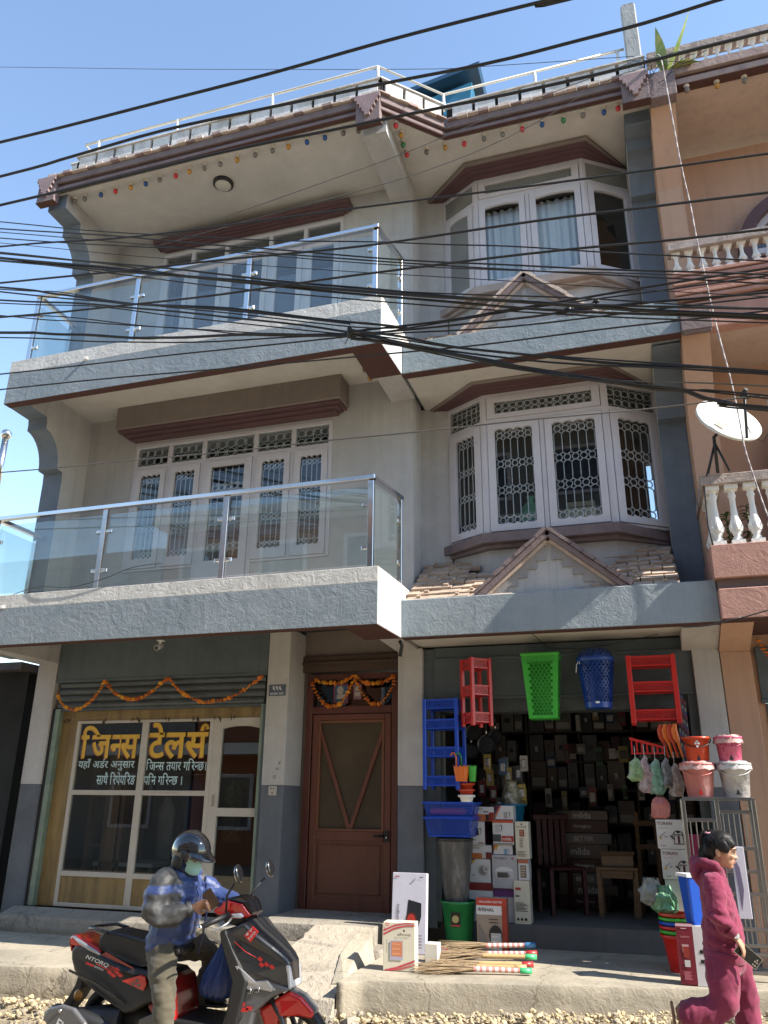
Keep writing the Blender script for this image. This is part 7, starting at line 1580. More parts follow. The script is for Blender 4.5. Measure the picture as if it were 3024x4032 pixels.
# ================================================================== THE RIDER
RD = thing('person', 'rider in black helmet mint mask and blue padded jacket reading a phone on the scooter', 'person', (-1.12,-1.95,.02)); RO = Vector(RD.location)
q = lambda x,y,z: Vector((x,y,z))-RO
HM = T(*q(-1.075,-1.955,1.265)) @ RZ(-.12) @ RY(.32)
RH = T(*q(-.905,-2.105,1.030)) @ RZ(.45) @ RY(-.30) @ RX(-1.15)
LH = T(*q(-.700,-1.72,1.010)) @ RZ(.45) @ RY(.35) @ RX(-.3)
mb = MB(); head_into(mb, HM, .95); ell(mb, [(HM @ Vector((-.02,0,.06)),.05,.055),(q(-1.105,-1.95,1.24),.055,.06),(q(-1.12,-1.95,1.16),.09,.07)])
ell(mb, [(q(-1.13,-1.95,1.17),.15,.09),(q(-1.13,-1.95,1.0),.15,.10),(q(-1.17,-1.95,.85),.15,.11)])
for s, el, ha in ((-1,(-1.155,-2.205,1.0),(-.93,-2.115,1.02)),(1,(-.95,-1.70,1.06),(-.72,-1.72,1.015))):
    ell(mb, [(q(-1.15,-1.95+s*.17,1.20),.045,.045),(q(*el),.038,.038),(q(*ha),.027,.024)])
hand_into(mb, RH, (1.0,1.1,1.15,1.2), .9, .98); hand_into(mb, LH, (1.3,1.35,1.4,1.4), .8, .98)
ell(mb, [(q(-1.16,-2.03,.80),.06,.06),(q(-1.03,-2.17,.50),.055,.055),(q(-.985,-2.20,.14),.04,.045)]); ell(mb, [(q(-1.15,-1.85,.80),.075,.075),(q(-.90,-1.76,.68),.055,.055),(q(-.985,-1.76,.40),.04,.045)])
body = fuse('body', mb, [SKIND], RD, .0065, 4)
# trousers
def trfold(p): return .010*nz3(p,(9,9,26),2)+.006*nz3(p,(22,22,50),5)
KHA = mat('khaki_cloth', (.085,.073,.048), .9, .15, 14, bump=.15, bs=220, sheen=.2); 
mb = MB(); ell(mb, [(q(-1.20,-1.95,.83),.165,.13),(q(-1.17,-1.95,.74),.18,.13)])
ell(mb, [(q(-1.16,-2.04,.76),.10,.125),(q(-1.09,-2.13,.64),.088,.100),(q(-1.03,-2.18,.50),.076,.082),(q(-1.0,-2.20,.34),.066,.068),(q(-.985,-2.21,.13),.066,.072)])
ell(mb, [(q(-1.14,-1.86,.76),.10,.115),(q(-1.0,-1.80,.735),.085,.095),(q(-.905,-1.76,.695),.078,.082),(q(-.945,-1.76,.55),.070,.074),(q(-.985,-1.76,.39),.066,.070)])
fuse('trousers', mb, [KHA, mat('dark_khaki', (.05,.046,.035), .9)], RD, .013, 5, trfold)
SHOE = mat('black_shoe', (.014,.013,.014), .45, .2); SOLE = mat('grey_sole', (.06,.055,.055), .7)
for nm, ax, ay, az, yaw in (('shoe',-.98,-2.22,.02,-.15),('shoe',-.985,-1.76,.365,.05)):
    M = T(*q(ax,ay,az)) @ RZ(yaw); mb = MB(); ell(mb, [(M @ Vector((-.06,0,.055)),.040,.050),(M @ Vector((.04,0,.05)),.044,.045),(M @ Vector((.13,0,.035)),.046,.030),(M @ Vector((.185,0,.028)),.036,.022)]); ell(mb, [(M @ Vector((-.02,0,.05)),.045,.05),(M @ Vector((-.01,0,.12)),.045,.05)])
    sh_ = fuse(nm, mb, SHOE, RD, .010, 4); mb = MB(); mb.at(M); mb.prism([(-.10,-.035),(.05,-.045),(.15,-.045),(.21,-.02),(.21,.02),(.15,.045),(.05,.045),(-.10,.035)], .0, .018); mb.build('sole', SOLE, sh_, (0,0,0), bevel=.006)
# padded jacket: quilted blue with charcoal yoke and sleeves
JBL = mat('blue_padded_nylon', (.030,.055,.17), .48, .10, 5, bump=.12, bs=90, sheen=.1, col2=(.020,.036,.12), c2s=6); JGR = mat('charcoal_nylon', (.050,.050,.051), .6, .1, 6, bump=.1, bs=90); JDB = mat('navy_lining', (.02,.03,.09), .5)
def jfold(p):
    zz = p[2]; w_ = p[0]+RO.x
    quilt = .012*abs(math.sin((zz*1.0+.10*p[0])*math.pi/.075))**.6-.007
    arm = math.hypot(p[1]+.25, 0) < .10
    return (quilt if not arm else .004*math.sin(zz*70))+.009*nz3(p,(10,10,17),1)+.007*abs(nz3(p,(20,20,34),7))-.003
def jmat(c):
    w = c+RO; near = w.y < -2.07 or w.y > -1.80
    if w.z > 1.17 and w.x < -1.02: return 1 if (near or w.x < -1.15) else 0
    if w.y < -2.09 and (w.x > -1.24 and .90 < w.z < 1.12) and w.x+.35*(1.12-w.z) > -1.17: return 1
    return 0
mb = MB()
ell(mb, [(q(-1.185,-1.95,.735),.20,.135),(q(-1.15,-1.95,.84),.205,.155),(q(-1.125,-1.95,.96),.205,.165),(q(-1.12,-1.95,1.08),.20,.155),(q(-1.125,-1.95,1.19),.185,.125),(q(-1.12,-1.95,1.255),.12,.095)])
ell(mb, [(q(-1.115,-1.95,1.24),.085,.085),(q(-1.085,-1.95,1.305),.078,.080)])
ell(mb, [(q(-1.145,-2.10,1.215),.085,.09),(q(-1.165,-2.185,1.12),.078,.088),(q(-1.165,-2.215,1.00),.075,.082),(q(-1.10,-2.205,.965),.075,.072),(q(-1.0,-2.15,.995),.068,.062),(q(-.935,-2.115,1.02),.054,.048)])
ell(mb, [(q(-1.13,-1.80,1.215),.085,.09),(q(-1.06,-1.71,1.13),.075,.08),(q(-.95,-1.69,1.06),.072,.075),(q(-.82,-1.70,1.035),.066,.064),(q(-.745,-1.715,1.02),.056,.05)])
J = fuse('jacket', mb, [JBL, JGR], RD, .0105, 5, jfold, jmat)
for ring_c, axis, r_ in (((-.928,-2.112,1.022),(.25,.18,.09),.050),((-.735,-1.717,1.018),(.25,-.02,-.05),.051)):
    a = Vector(axis).normalized(); c = q(*ring_c); mb = MB(); mb.tube([tuple(c-a*.02), tuple(c), tuple(c+a*.012)], [r_*1.0,r_*1.06,r_*.95], 16, False); mb.build('cuff', JGR, J, (0,0,0))
mb = MB(); n = 12
for i in range(n):   # zip down the chest
    t0 = i/n; x = -.955+.09*math.sin(t0*math.pi)*.6-.06*t0*(1-t0); mb.box(x+1.12+.025, x+1.12+.034, -.012, .006, .70+.50*t0, .70+.50*(t0+.9/n))
mb.build('zip', JDB, J, (0,0,0))
# mask
mb = MB(); 
def hp_(x,y,z): return HM @ (Vector((x,y,z))*.95)
rows = []
for i in range(7):
    v = i/6; z = -.022+.112*v; row = []
    for k in range(11):
        u = -1+2*k/10; bul = .116+.008*math.sin(v*math.pi)-(.022 if v < .12 else 0)-.006*v; row.append(tuple(hp_(bul-.082*u*u-.003*math.cos(v*math.pi*6), u*.070*(.96+.06*math.sin(v*3)), z)))
    rows.append(row)
mb.add([p for r in rows for p in r], [(i*11+k,i*11+k+1,(i+1)*11+k+1,(i+1)*11+k) for i in range(6) for k in range(10)], True)
MK = mb.build('face_mask', mat('mint_mask', (.36,.62,.58), .8, .06, 9, bump=.1, bs=30), RD)
mb = MB()
for s in (-1,1):
    for z in (.03,.08): mb.tube([hp_(.05,s*.062,z), hp_(.0,s*.082,.085)], .002, 4)
mb.build('ear_loop', WL, MK, (0,0,0)); face_parts(HM, .95, RD)
# helmet
HLM = mat('helmet_black', (.016,.016,.017), .12, .1, coat=1.0)
HC = HM @ T(-.012,0,.122) @ RY(-.10)
mb = MB(); n, m_ = 36, 14; vs = []
for i in range(m_+1):
    ph = i/m_
    for k in range(n):
        th = 2*math.pi*k/n; fr_ = math.cos(th); lim = math.pi*(.545 if fr_ > .45 else .545+.19*min(1,(.45-fr_)/.5)); a = ph*lim
        rx = .152 if fr_ > 0 else .150; vs.append(tuple(HC @ Vector((rx*math.sin(a)*math.cos(th), .128*math.sin(a)*math.sin(th), .142*math.cos(a)))))
fs = [(i*n+k,(i+1)*n+k,(i+1)*n+(k+1)%n,i*n+(k+1)%n) for i in range(m_) for k in range(n)]; mb.add(vs, fs, True)
H_ = mb.build('helmet', HLM, RD, recalc=True); sm = H_.modifiers.new('solid','SOLIDIFY'); sm.thickness = .012; sm.offset = -1
mb = MB(); pk = []
for i in range(4):
    for k in range(13):
        th = -1.05+2.1*k/12; o_ = (0,.02,.045,.065)[i]*math.cos(th*.85); pk.append(tuple(HC @ Vector(((.150+o_)*math.cos(th), (.128+o_*.4)*math.sin(th), .012-.030*i/3-.012*(i/3)**2))))
mb.add(pk, [(i*13+k,i*13+k+1,(i+1)*13+k+1,(i+1)*13+k) for i in range(3) for k in range(12)], True); pv = mb.build('peak', HLM, H_, (0,0,0)); sm = pv.modifiers.new('solid','SOLIDIFY'); sm.thickness = .006
for s in (-1,1):
    mb = MB(); mb.at(HC); mb.tube([(-.02,s*.118,-.05),(.03,s*.100,-.115),(.065,s*.045,-.152),(.07,0,-.156)], .007, 6); mb.build('chin_strap', BLACK, H_, (0,0,0))
    mb = MB(); mb.at(HC @ T(.035,s*.128,-.01) @ RX(math.pi/2)); mb.lathe([(.026,-.006),(.026,.006),(.018,.010)], 16); mb.build('visor_pivot', SMB, H_, (0,0,0))
    mb = MB(); ellip(mb, HC @ Vector((-.015,s*.112,-.075)), (.05,.018,.055), HC); mb.build('ear_pad', SMB, H_, (0,0,0))
t = thing('mobile_phone', 'brown cased mobile phone held up in the hand of the scooter rider', 'phone', (-.800,-2.06,1.085), rot=(-.25,-.70,.35)); mb = MB(); mb.box(-.036,.036,-.005,.005,-.065,.065); mb.build('case', mat('brown_phone_case', (.12,.065,.03), .4), t, bevel=.006, seg=2); mb = MB(); mb.box(-.032,.032,.005,.0062,-.06,.06); mb.build('screen', mat('phone_screen', (.02,.02,.025), .08), t)
# ================================================================== THE WALKING WOMAN
WM = thing('person', 'woman in maroon hoodie and wide trousers with tied black hair walking past the steel stand', 'person', (2.56,-1.6,.10)); WO = Vector(WM.location)
q = lambda x,y,z: Vector((x,y,z))-WO
HM = T(*q(2.578,-1.605,1.368)) @ RZ(-.12) @ RY(.20); HS = .93
RH = T(*q(2.605,-1.800,1.000)) @ RZ(.16) @ RY(1.02) @ RX(.55)
LH = T(*q(2.59,-1.42,.97)) @ RZ(.1) @ RY(1.45)
mb = MB(); head_into(mb, HM, HS); ell(mb, [(HM @ Vector((-.015,0,.05)),.043,.047),(q(2.545,-1.6,1.345),.047,.05),(q(2.53,-1.6,1.28),.09,.06)])
ell(mb, [(q(2.53,-1.6,1.27),.11,.065),(q(2.545,-1.6,1.1),.105,.075),(q(2.545,-1.6,.93),.10,.075)])
ell(mb, [(q(2.525,-1.755,1.29),.040,.042),(q(2.525,-1.79,1.10),.034,.036),(q(2.605,-1.800,1.00),.022,.025)]); ell(mb, [(q(2.54,-1.45,1.29),.040,.042),(q(2.56,-1.41,1.10),.034,.036),(q(2.59,-1.42,.97),.022,.025)])
hand_into(mb, RH, (.75,.55,.45,.5), .2, .88, .20); hand_into(mb, LH, (.6,.65,.7,.7), .4, .88)
ell(mb, [(q(2.53,-1.66,.88),.055,.055),(q(2.515,-1.69,.585),.05,.05),(q(2.255,-1.69,.525),.034,.036)]); ell(mb, [(q(2.57,-1.54,.88),.055,.055),(q(2.635,-1.50,.52),.05,.05),(q(2.66,-1.50,.17),.034,.036)])
# bare feet in slippers: the trailing one stands on its toes in the air
FT = T(*q(2.222,-1.69,.525)) @ RY(1.50); FF = T(*q(2.65,-1.5,.10))
for M in (FT, FF): ell(mb, [(M @ Vector((-.045,0,.030)),.027,.028),(M @ Vector((.03,0,.038)),.032,.030),(M @ Vector((.10,0,.024)),.038,.017),(M @ Vector((.150,0,.016)),.032,.010)])
fuse('body', mb, [SKIN], WM, .0060, 4); face_parts(HM, HS, WM)
# hair
mb = MB()
def HE(c, r, rot=None): ellip(mb, HM @ (Vector(c)*HS), [x*HS for x in r], HM @ rot if rot else HM)
HE((-.036,0,.143),(.099,.085,.092)); HE((.005,0,.178),(.080,.074,.056)); HE((-.07,0,.095),(.062,.076,.085)); HE((-.095,0,.05),(.045,.06,.055)); HE((.045,-.045,.165),(.040,.030,.036)); HE((.045,.045,.165),(.040,.030,.036)); HE((.068,-.035,.160),(.026,.032,.026)); HE((.068,.035,.160),(.026,.032,.026))
for s in (-1,1): HE((.035,s*.068,.128),(.030,.014,.035)); HE((.012,s*.078,.135),(.035,.013,.04)); pass
HR = fuse('hair', mb, HAIRM, WM, .007, 3, lambda p: .0022*nz3(p,(55,55,12),3)+.0012*nz3(p,(150,150,22),8))
mb = MB()
for k in range(70):   # loose strands at the temple, nape and fringe
    s = R.choice((-1,1)); y = s*R.uniform(.055,.08); x = R.uniform(.0,.05); a = HM @ (Vector((x,y,R.uniform(.16,.19)))*HS); b_ = HM @ (Vector((x+R.uniform(-.01,.02),y*1.08,R.uniform(.08,.13)))*HS); m1 = a.lerp(b_,.5)+Vector((.012,0,.006)); mb.tube([tuple(a),tuple(m1),tuple(b_)], [.0018,.0015,.0005], 3, False)
for k in range(46):
    y = R.uniform(-.07,.07); a = HM @ (Vector((-.10+R.uniform(-.02,.03),y,R.uniform(.06,.12)))*HS); b_ = a+Vector((R.uniform(-.05,.02),R.uniform(-.01,.01),R.uniform(-.12,-.05))); mb.tube([tuple(a),tuple(a.lerp(b_,.5)+Vector((-.012,0,0))),tuple(b_)], [.0022,.0018,.0006], 3, False)
tie = Vector((-.085,-.028,.198))
for k in range(420):   # combed strands drawn back over the skull to the tie
    th = R.uniform(-2.6,2.6); el_ = R.uniform(-.5,.9) if abs(th) > 1.3 else R.uniform(.25,1.0)
    d0 = Vector((math.cos(th)*math.cos(el_), math.sin(th)*math.cos(el_), math.sin(el_))); d1 = (tie-Vector((-.03,0,.125))).normalized(); pts = []
    for i in range(6):
        d = d0.lerp(d1, i/5).normalized(); c_ = Vector((-.026,0,.135)); q3 = c_+Vector((d.x*.106,d.y*.088,d.z*.096))*(1+R.uniform(.0,.02)); pts.append(tuple(HM @ (q3*HS)))
    mb.tube(pts, [.0008,.0013,.0014,.0014,.0012,.0008], 3, False)
for k in range(90):   # the short tail falling from the tie
    a = HM @ (tie*HS); e = Vector((R.uniform(-.07,-.02),R.uniform(-.03,.03),R.uniform(-.11,.01))); mb.tube([tuple(a),tuple(a+e*.5+Vector((-.012,0,.015))),tuple(a+e)], [.0016,.0018,.0006], 3, False)
mb.build('strands', HAIRM, HR, (0,0,0))['kind'] = 'stuff'
mb = MB(); tc_ = HM @ (Vector((-.085,-.03,.200))*HS); mb.tube([tuple(tc_+Vector((.02*math.cos(a*.8),.02*math.sin(a*.8),.004*math.sin(a*3)))) for a in range(8)], .006, 6, closed=True); mb.ball(tuple(tc_+Vector((.022,-.012,.0))), .0095, 8, 6); mb.build('hair_tie', mat('pink_hair_tie', (.62,.30,.36), .5), HR, (0,0,0))
# hoodie
MAR = mat('maroon_fleece', (.20,.022,.060), .95, .08, 12, bump=.2, bs=240, sheen=.15, col2=(.165,.017,.05), c2s=5)
def hfold(p):
    w = p+WO; arm = w.y < -1.70
    return .010*nz3(p,(11,11,16),4)+.008*abs(nz3(p,(22,22,30),9))-.004+.003*nz3(p,(60,60,80),2)+(.006*math.sin((w.z+.4*w.x)*85) if arm and w.z < 1.14 else 0)
mb = MB()
ell(mb, [(q(2.548,-1.6,.865),.158,.122),(q(2.552,-1.6,.97),.160,.128),(q(2.548,-1.6,1.10),.150,.112),(q(2.535,-1.6,1.22),.150,.100),(q(2.525,-1.6,1.30),.135,.085),(q(2.53,-1.6,1.345),.085,.075)])
ell(mb, [(q(2.52,-1.735,1.305),.062,.066),(q(2.525,-1.775,1.21),.060,.066),(q(2.525,-1.795,1.10),.058,.066),(q(2.558,-1.790,1.055),.052,.056),(q(2.592,-1.795,1.018),.043,.045)])
ell(mb, [(q(2.535,-1.465,1.305),.062,.066),(q(2.545,-1.42,1.19),.058,.064),(q(2.555,-1.415,1.10),.056,.06),(q(2.585,-1.42,.99),.042,.045)])
ell(mb, [(q(2.555,-1.695,1.375),.026,.030),(q(2.485,-1.665,1.392),.034,.038),(q(2.440,-1.6,1.388),.045,.050),(q(2.485,-1.535,1.392),.034,.038),(q(2.555,-1.505,1.375),.026,.030)], (0,0,1))
ell(mb, [(q(2.445,-1.6,1.38),.085,.04),(q(2.425,-1.6,1.325),.075,.035),(q(2.44,-1.6,1.27),.04,.028)])
ell(mb, [(q(2.56,-1.68,1.355),.022,.024),(q(2.60,-1.6,1.335),.024,.026),(q(2.56,-1.52,1.355),.022,.024)], (0,0,1))
HD = fuse('hoodie', mb, MAR, WM, .0095, 4, hfold)
mb = MB(); rings = []
for z, k in ((.892,1.0),(.885,1.03),(.845,1.015),(.828,.95)): rings.append([tuple(q(2.548+.123*k*math.cos(a*2*math.pi/40), -1.6+.160*k*math.sin(a*2*math.pi/40)*(1+.01*math.sin(a*3)), z)) for a in range(40)])
mb.loft(rings); mb.build('hem_band', MAR, HD, (0,0,0))
cz = Vector((.60,.15,-.62)).normalized(); c = q(2.597,-1.797,1.012); mb = MB(); mb.tube([tuple(c-cz*.035), tuple(c), tuple(c+cz*.012)], [.044,.043,.036], 16, False); mb.build('cuff', MAR, HD, (0,0,0))
c2 = c+cz*.020; mb = MB(); mb.tube([tuple(c2-cz*.008), tuple(c2+cz*.008)], [.029,.029], 18, False); mb.build('watch_strap', mat('red_watch_strap', (.30,.03,.03), .4), WM)
wn = Vector((.1,-1,.15)).normalized(); mb = MB(); mb.tube([tuple(c2+wn*.022), tuple(c2+wn*.034)], [.021,.020], 20); wt = mb.build('watch', STEEL, WM); mb = MB(); mb.tube([tuple(c2+wn*.0335), tuple(c2+wn*.0350)], [.0165,.0165], 20); mb.build('watch_face', mat('watch_white', (.66,.66,.63), .3), wt, (0,0,0))
mb = MB()
for h in (0,1,2,3): a = h*math.pi/2; u_ = wn.cross(Vector((0,0,1))).normalized(); v_ = wn.cross(u_); mb.tube([tuple(c2+wn*.0355+(u_*math.cos(a)+v_*math.sin(a))*.004), tuple(c2+wn*.0355+(u_*math.cos(a)+v_*math.sin(a))*(.013 if h < 2 else .006))], .0011, 4)
mb.build('watch_hand', BLACK, wt, (0,0,0))
# wide trousers, the near leg kicked up behind
def wfold(p): return .014*nz3(p,(9,9,7),6)-.014*abs(nz3(p,(17,17,9),3))+.005+.004*nz3(p,(45,45,30),1)
mb = MB(); ell(mb, [(q(2.545,-1.6,.90),.145,.11),(q(2.545,-1.6,.80),.150,.115)])
ell(mb, [(q(2.525,-1.675,.84),.085,.105),(q(2.518,-1.69,.72),.080,.100),(q(2.505,-1.695,.625),.075,.092),(q(2.44,-1.69,.575),.074,.085),(q(2.36,-1.69,.558),.078,.080),(q(2.285,-1.69,.540),.080,.078)])
ell(mb, [(q(2.605,-1.52,.84),.085,.095),(q(2.628,-1.505,.70),.082,.085),(q(2.645,-1.50,.55),.080,.080),(q(2.655,-1.50,.38),.085,.086),(q(2.66,-1.50,.16),.092,.095)])
fuse('trousers', mb, MAR, WM, .0115, 4, wfold)
SLIP = mat('tan_slipper', (.16,.085,.05), .6, .15)
for M in (FT, FF):
    mb = MB(); mb.at(M); mb.prism([(-.08,-.028),(.03,-.036),(.12,-.042),(.18,-.025),(.18,.025),(.12,.042),(.03,.036),(-.08,.028)], -.022, -.004); sl_ = mb.build('slipper', SLIP, WM, (0,0,0), bevel=.006)
    mb = MB(); mb.at(M); mb.tube([(.06,.040,-.006),(.07,.034,.040),(.08,0,.056),(.07,-.034,.040),(.06,-.040,-.006)], .011, 8); mb.build('slipper_strap', SLIP, sl_, (0,0,0))
t = thing('mobile_phone', 'black mobile phone held low in the hand of the walking woman', 'phone', (2.668,-1.768,.893), rot=(.1,.82,.05))
t.rotation_euler = Euler((.12,-.86,0)); mb = MB(); mb.box(-.036,.036,-.005,.005,-.072,.072); mb.build('case', mat('black_phone_glass', (.015,.015,.017), .12), t, bevel=.006, seg=2)
mb = MB(); ring(mb, -.037,.037,-.073,.073,.002,.002,.002,.002,-.0045,.0045); mb.build('frame', STEEL, t)
for x, z in ((-.022,-.045),(-.002,-.045),(-.022,-.058),(-.002,-.058),(.012,-.052)): mb = MB(); mb.at(T(x,-.0052,z) @ RX(math.pi/2)); mb.lathe([(.006,0),(.005,.0025)], 12); mb.build('camera_lens', STEELD, t)
# ================================================================== OVERHEAD CABLES
CAB = mat('cable_sheath', (.018,.018,.019), .45, .3, 2); CABG = mat('weathered_cable', (.10,.095,.09), .5, .3, 2)
WIRES = [
([(-5.001,6.533),(-2.001,6.403),(-0.267,6.328),(1.032,6.274),(2.157,6.235),(2.376,6.233)],9,-4.0),
([(-5.157,6.41),(-2.157,6.286),(-1.477,6.258),(-0.465,6.244),(0.814,6.188),(1.793,6.155),(2.484,6.142),(3.072,6.13),(3.257,6.132),(6.257,6.164)],9,-3.8),
([(-5.316,6.274),(-2.316,6.186),(-0.571,6.135),(0.747,6.096),(1.849,6.07),(3.294,6.064),(6.294,6.052)],9,-3.6),
([(-9.347,13.398),(-6.347,12.345),(-3.189,11.237),(0.206,10.123),(1.066,9.881),(2.795,9.41)],3,-0.6),
([(-5.896,6.772),(-2.896,6.361),(-1.429,6.16),(0.895,5.935),(3.311,5.677),(6.311,5.357)],7,-3.0),
([(-5.923,6.364),(-2.923,6.066),(-1.02,5.877),(0.513,5.692),(2.105,5.548),(3.287,5.428),(6.287,5.123)],8,-2.9),
([(-5.957,6.128),(-2.957,5.802),(-1.558,5.65),(-0.184,5.524),(0.837,5.455),(2.239,5.352),(3.276,5.266),(6.276,5.017)],8,-2.8),
([(0.329,5.156),(1.214,5.119),(1.815,5.1),(3.272,5.065),(6.272,4.993)],8,-2.6),
([(0.329,5.14),(1.552,5.022),(2.063,4.989),(3.248,4.896),(6.248,4.661)],8,-2.6),
([(-6.085,5.543),(-3.085,5.347),(-1.158,5.221),(0.249,5.148),(1.537,5.018),(3.255,4.907),(6.255,4.713)],6,-2.55),
([(-6.102,5.399),(-3.102,5.215),(-1.043,5.089),(0.75,4.964),(1.864,4.902),(3.249,4.818),(6.249,4.636)],6,-2.5),
([(0.337,5.134),(0.72,5.015),(1.276,4.828),(2.165,4.569),(3.161,4.306),(6.161,3.514)],9,-2.62),
([(0.329,5.131),(0.714,5.0),(1.374,4.765),(2.162,4.538),(3.162,4.296),(6.162,3.57)],7,-2.6),
([(0.322,5.137),(0.853,4.935),(1.91,4.511),(3.153,4.216),(6.153,3.504)],5,-2.58),
([(0.322,5.124),(0.853,4.919),(1.533,4.655),(2.152,4.436),(3.144,4.151),(6.144,3.289)],5,-2.58),
([(0.315,5.129),(0.739,4.967),(1.365,4.725),(1.909,4.523),(2.444,4.365),(2.666,4.292),(2.799,4.194),(2.931,4.147),(3.139,4.097),(6.139,3.376)],12,-2.56),
([(0.322,5.133),(0.708,4.985),(1.201,4.795),(1.851,4.565),(2.666,4.299),(3.146,4.164),(6.146,3.32)],6,-2.58),
([(-6.241,7.113),(-3.241,6.285),(-2.574,6.101),(-1.876,5.87),(-0.729,5.558),(0.327,5.215),(0.779,5.093)],9,-2.6),
([(-6.212,7.086),(-3.212,6.234),(-2.131,5.927),(-1.632,5.774),(-0.458,5.438),(0.335,5.189)],7,-2.62),
([(-6.216,6.943),(-3.216,6.171),(-2.14,5.894),(-1.307,5.635),(-0.464,5.387),(0.329,5.148)],8,-2.6),
([(-6.174,6.627),(-3.174,5.973),(-2.578,5.843),(-1.786,5.605),(-1.062,5.424),(-0.365,5.255),(0.33,5.123)],5,-2.6),
([(-6.193,6.814),(-3.193,5.98),(-2.326,5.739),(-1.633,5.58),(-0.468,5.308),(0.322,5.154)],5,-2.58),
([(-6.129,6.343),(-3.129,5.764),(-2.647,5.671),(-2.213,5.596),(-1.604,5.46),(-1.278,5.383),(-0.454,5.246),(0.33,5.107)],11,-2.6),
([(-6.117,6.294),(-3.117,5.708),(-2.078,5.505),(-1.275,5.355),(-0.207,5.192),(0.33,5.098)],6,-2.6),
([(-6.303,7.94),(-3.303,6.997),(-1.773,6.516),(-0.295,6.083),(0.808,5.772),(1.592,5.557),(2.538,5.301),(3.265,5.1),(6.265,4.271)],5,-2.7),
([(-6.213,7.525),(-3.213,6.575),(-1.865,6.148),(-0.798,5.785),(0.808,5.304),(2.047,4.976),(3.205,4.683),(6.205,3.924)],12,-2.7),
([(-6.227,7.511),(-3.227,6.556),(-1.876,6.126),(-0.703,5.752),(0.802,5.294),(2.045,4.96),(3.207,4.675),(6.207,3.939)],9,-2.68),
([(-6.196,7.537),(-3.196,6.583),(-1.605,6.077),(-0.26,5.648),(0.814,5.339),(1.895,5.023),(3.206,4.705),(6.206,3.977)],8,-2.72),
([(-6.224,7.75),(-3.224,6.84),(-1.721,6.384),(-0.693,6.077),(0.823,5.615),(1.915,5.287),(3.233,4.917),(6.233,4.075)],6,-2.75),
([(-6.214,7.716),(-3.214,6.794),(-1.139,6.156),(0.461,5.666),(1.59,5.339),(2.517,5.084),(3.23,4.896),(6.23,4.105)],4,-2.75),
([(-6.19,7.609),(-3.19,6.681),(-1.6,6.189),(0.15,5.662),(1.251,5.324),(2.211,5.041),(3.213,4.78),(6.213,3.999)],3,-2.75),
([(-6.232,4.68),(-3.232,4.561),(-1.744,4.502),(-0.427,4.445),(0.664,4.41),(1.964,4.382),(3.221,4.37),(6.221,4.341)],5,-2.2),
([(-3.129,8.363),(-1.454,8.48),(0.176,8.549),(1.382,8.766),(2.482,9.246),(2.796,9.344)],4,-0.5),
([(-2.451,8.558),(-1.16,8.719),(0.177,8.891),(1.4,9.169),(2.788,9.463)],4,-0.5),
([(2.599,3.17),(2.807,3.167),(3.069,3.22),(3.288,3.274),(6.288,4.014)],5,-0.35),
]
def smooth_path(p, k=5):
    out = []
    for i in range(len(p)-1):
        q_ = [Vector(p[max(0,min(len(p)-1,j))]) for j in (i-1,i,i+1,i+2)]
        for s_ in range(k):
            t = s_/k; out.append(.5*((2*q_[1])+(q_[2]-q_[0])*t+(2*q_[0]-5*q_[1]+4*q_[2]-q_[3])*t*t+(3*q_[1]-q_[0]-3*q_[2]+q_[3])*t**3))
    return out+[Vector(p[-1])]
WLAB = ['top cable, thick and black, crossing the sky from lower left to top','second sky cable below the topmost one','third sky cable, crossing the roof parapet','hair thin line across the sky at roof height','cable rising over the eaves of the left window hood','cable rising across the top balcony glass','cable rising from the left through the top balcony rail','right hand cable rising steepest from the knot','right hand cable rising second from the knot','cable rising along the upper slab edge to the knot and beyond','lowest rising cable along the underside of the upper slab','thick cable falling right from the knot, uppermost','cable falling right just under the uppermost one','pale grey cable falling right through the middle of the fan','thin cable falling right below the pale one','thick cable falling right from the knot to pass over the dish','cable falling right just above the thick dish cable','thick cable falling from the left into the knot, uppermost','cable falling from the left under the uppermost one','third cable falling from the left into the knot','thin cable from the left sagging into the knot','thin twin cable just under the sagging one','heaviest near level cable from the left to the knot','thin level line under the heaviest cable','thin cable sloping down right across the top bay window','thickest cable of the long bundle across the balcony','lower cable of the long bundle','upper cable of the long bundle','cable sloping down across the top balcony glass above the bundle','fine line sloping across the top bay window foot','finest line between the bundle and the bay window','lone pale cable rising across the first floor windows','thin wire from the roof post down to the left window hood','thin upper wire from the roof post down to the eaves','short black cable at the right end of the lower canopy']
for i, (pts, r_, y) in enumerate(WIRES):
    if i < 2: (xa, za), (xb, zb) = pts[-2], pts[-1]; pts.append((xb+5, zb+5*(zb-za)/(xb-xa)))
    p = smooth_path([(x, y+.03*math.sin(j*1.3+i), z) for j, (x, z) in enumerate(pts)])
    if r_ > 4 and y < -2: p = [v+Vector((0,0,.004*math.sin(k*.9+i*2))) for k, v in enumerate(p)]
    mb = MB(); mb.tube(p, r_*.00118, 6, False); tag(mb.build('overhead_cable', CABG if i in (13,31,32,33) else CAB), WLAB[i], 'cable', 'cables strung along the street')
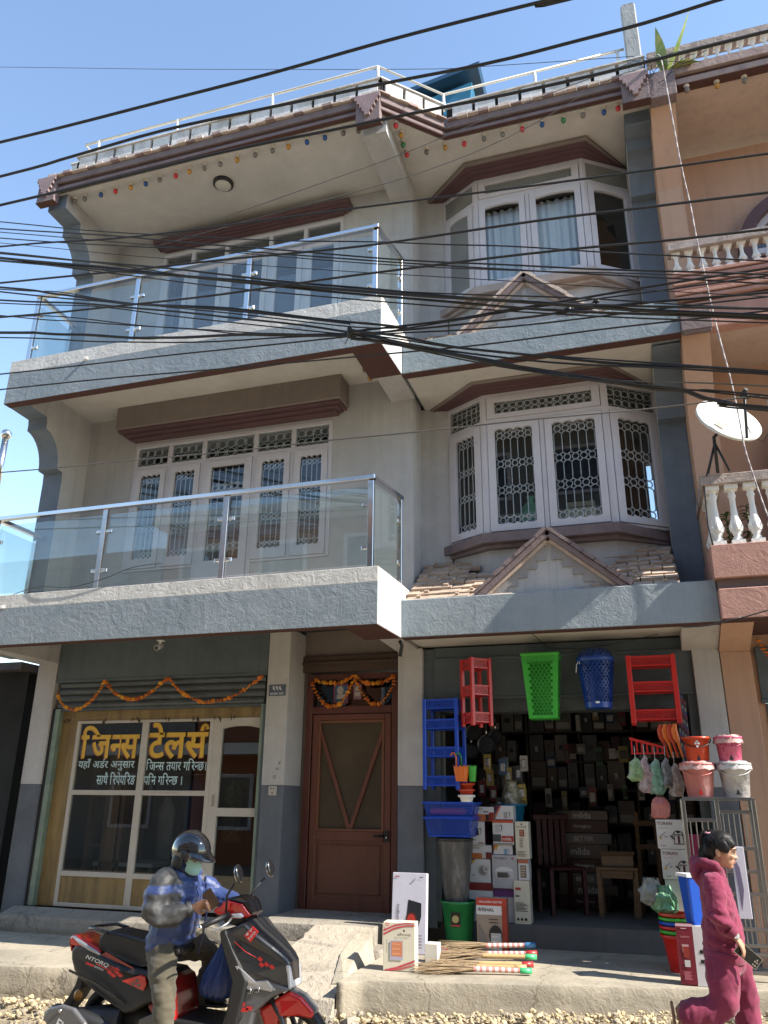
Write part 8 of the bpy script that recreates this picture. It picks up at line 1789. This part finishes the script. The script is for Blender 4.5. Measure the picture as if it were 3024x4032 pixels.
for n_, (i, dz, dy, lab) in enumerate(((17,.035,.05,'slack strand just above the uppermost cable into the knot'),(19,-.03,.04,'slack strand just under the third cable into the knot'),(25,.03,-.03,'extra strand on top of the thickest bundle cable'),(26,-.035,.03,'extra strand under the lower bundle cable'),(11,.028,.04,'slack strand above the uppermost falling cable'),(15,-.03,-.03,'slack strand drooping under the thick dish cable'),(28,-.05,.05,'second cable sloping down across the top balcony glass'),(22,.028,.03,'twin strand on top of the heaviest level cable'),(7,-.026,.03,'twin strand under the steepest right hand cable'))):
    pts, r_, y = WIRES[i]; p = smooth_path([(x, y+dy+.02*math.sin(j*1.9+n_), z+dz*(.5+.5*math.sin(j*1.1+n_))) for j, (x, z) in enumerate(pts)])
    mb = MB(); mb.tube(p, .0062, 6, False); tag(mb.build('overhead_cable', CAB), lab, 'cable', 'cables strung along the street')
t = thing('cable_tie', 'frayed tie binding the cables where they cross before the upper slab', 'tie', (0.33,-2.6,5.123))
mb = MB(); mb.tube([(.0,-.02,.05),(.004,-.03,.0),(0,-.02,-.045)], [.016,.024,.016], 8); mb.build('binding', BLACK, t)
for a, b in (((.0,-.03,.02),(.012,-.04,.10)),((0,-.03,0),(.09,-.05,-.035)),((0,-.03,-.03),(-.03,-.03,-.10))): mb = MB(); mb.tube([a,b], .004, 4); mb.build('loose_end', CABG, t)
t = thing('cable_joint', 'tape wrapped lump on the cables in front of the upper gable', 'joint', (2.05,-2.6,4.995)); mb = MB()
for k in range(9): ellip(mb, (-.11+.028*k,-.02,.012*math.sin(k*1.7)+.004*k), (.026,.016,.017+.006*math.sin(k*2.3)))
mb.build('tape_wrap', CAB, t)
ROPE = [(3.01,9.76),(3.014,9.006),(3.035,8.558),(3.048,8.068),(3.056,7.715),(3.07, 7.404), (3.091, 7.055), (3.101, 6.672), (3.126, 6.209), (3.144, 5.854), (3.177, 5.446), (3.198, 5.217), (3.216, 4.856), (3.223, 4.548), (3.245, 4.358), (3.277, 4.135), (3.313, 3.916)]
mb = MB(); p = smooth_path([(x,-.9 if i else -.16,z) for i,(x,z) in enumerate(ROPE)])
for k in range(len(p)-1): mb.mi = k % 2; mb.tube([p[k],p[k+1]], .006, 6, False)
tag(mb.build('rope', [mat('pale_rope', (.48,.44,.42), .8), mat('rope_fleck', (.26,.22,.24), .8)]), 'pale twisted rope hanging down in front of the pink house', 'rope')
t = thing('wall_wire', 'loose thin wire looped under the soffit above the shop shutter', 'wire', (1.6,.3,3.25)); mb = MB(); mb.tube([(-.35,-.25,.02),(-.30,-.05,-.01),(-.24,.25,-.05),(.1,.33,-.06),(.5,.2,-.03),(.82,.1,.01)], .004, 5); mb.build('wire', BLACK, t)
mb = MB(); mb.tube([(-.05,.03,3.25),(-.03,.05,3.20),(-.06,.08,3.1)], .02, 6); tag(mb.build('wire_bundle', BLACK), 'small black bundle of wires under the slab beside the brown door', 'wires')
t = thing('thin_wire', 'thin drooping wire lying along the foot of the lower balcony glass', 'wire', (-3.0,-.72,3.85)); mb = MB(); mb.tube(smooth_path([(-1.3,.05,-.02),(-.9,0,.03),(-.5,0,.0),(-.1,0,.06),(.25,0,.16),(.6,0,.18)]), .004, 5); mb.build('wire', BLACK, t)
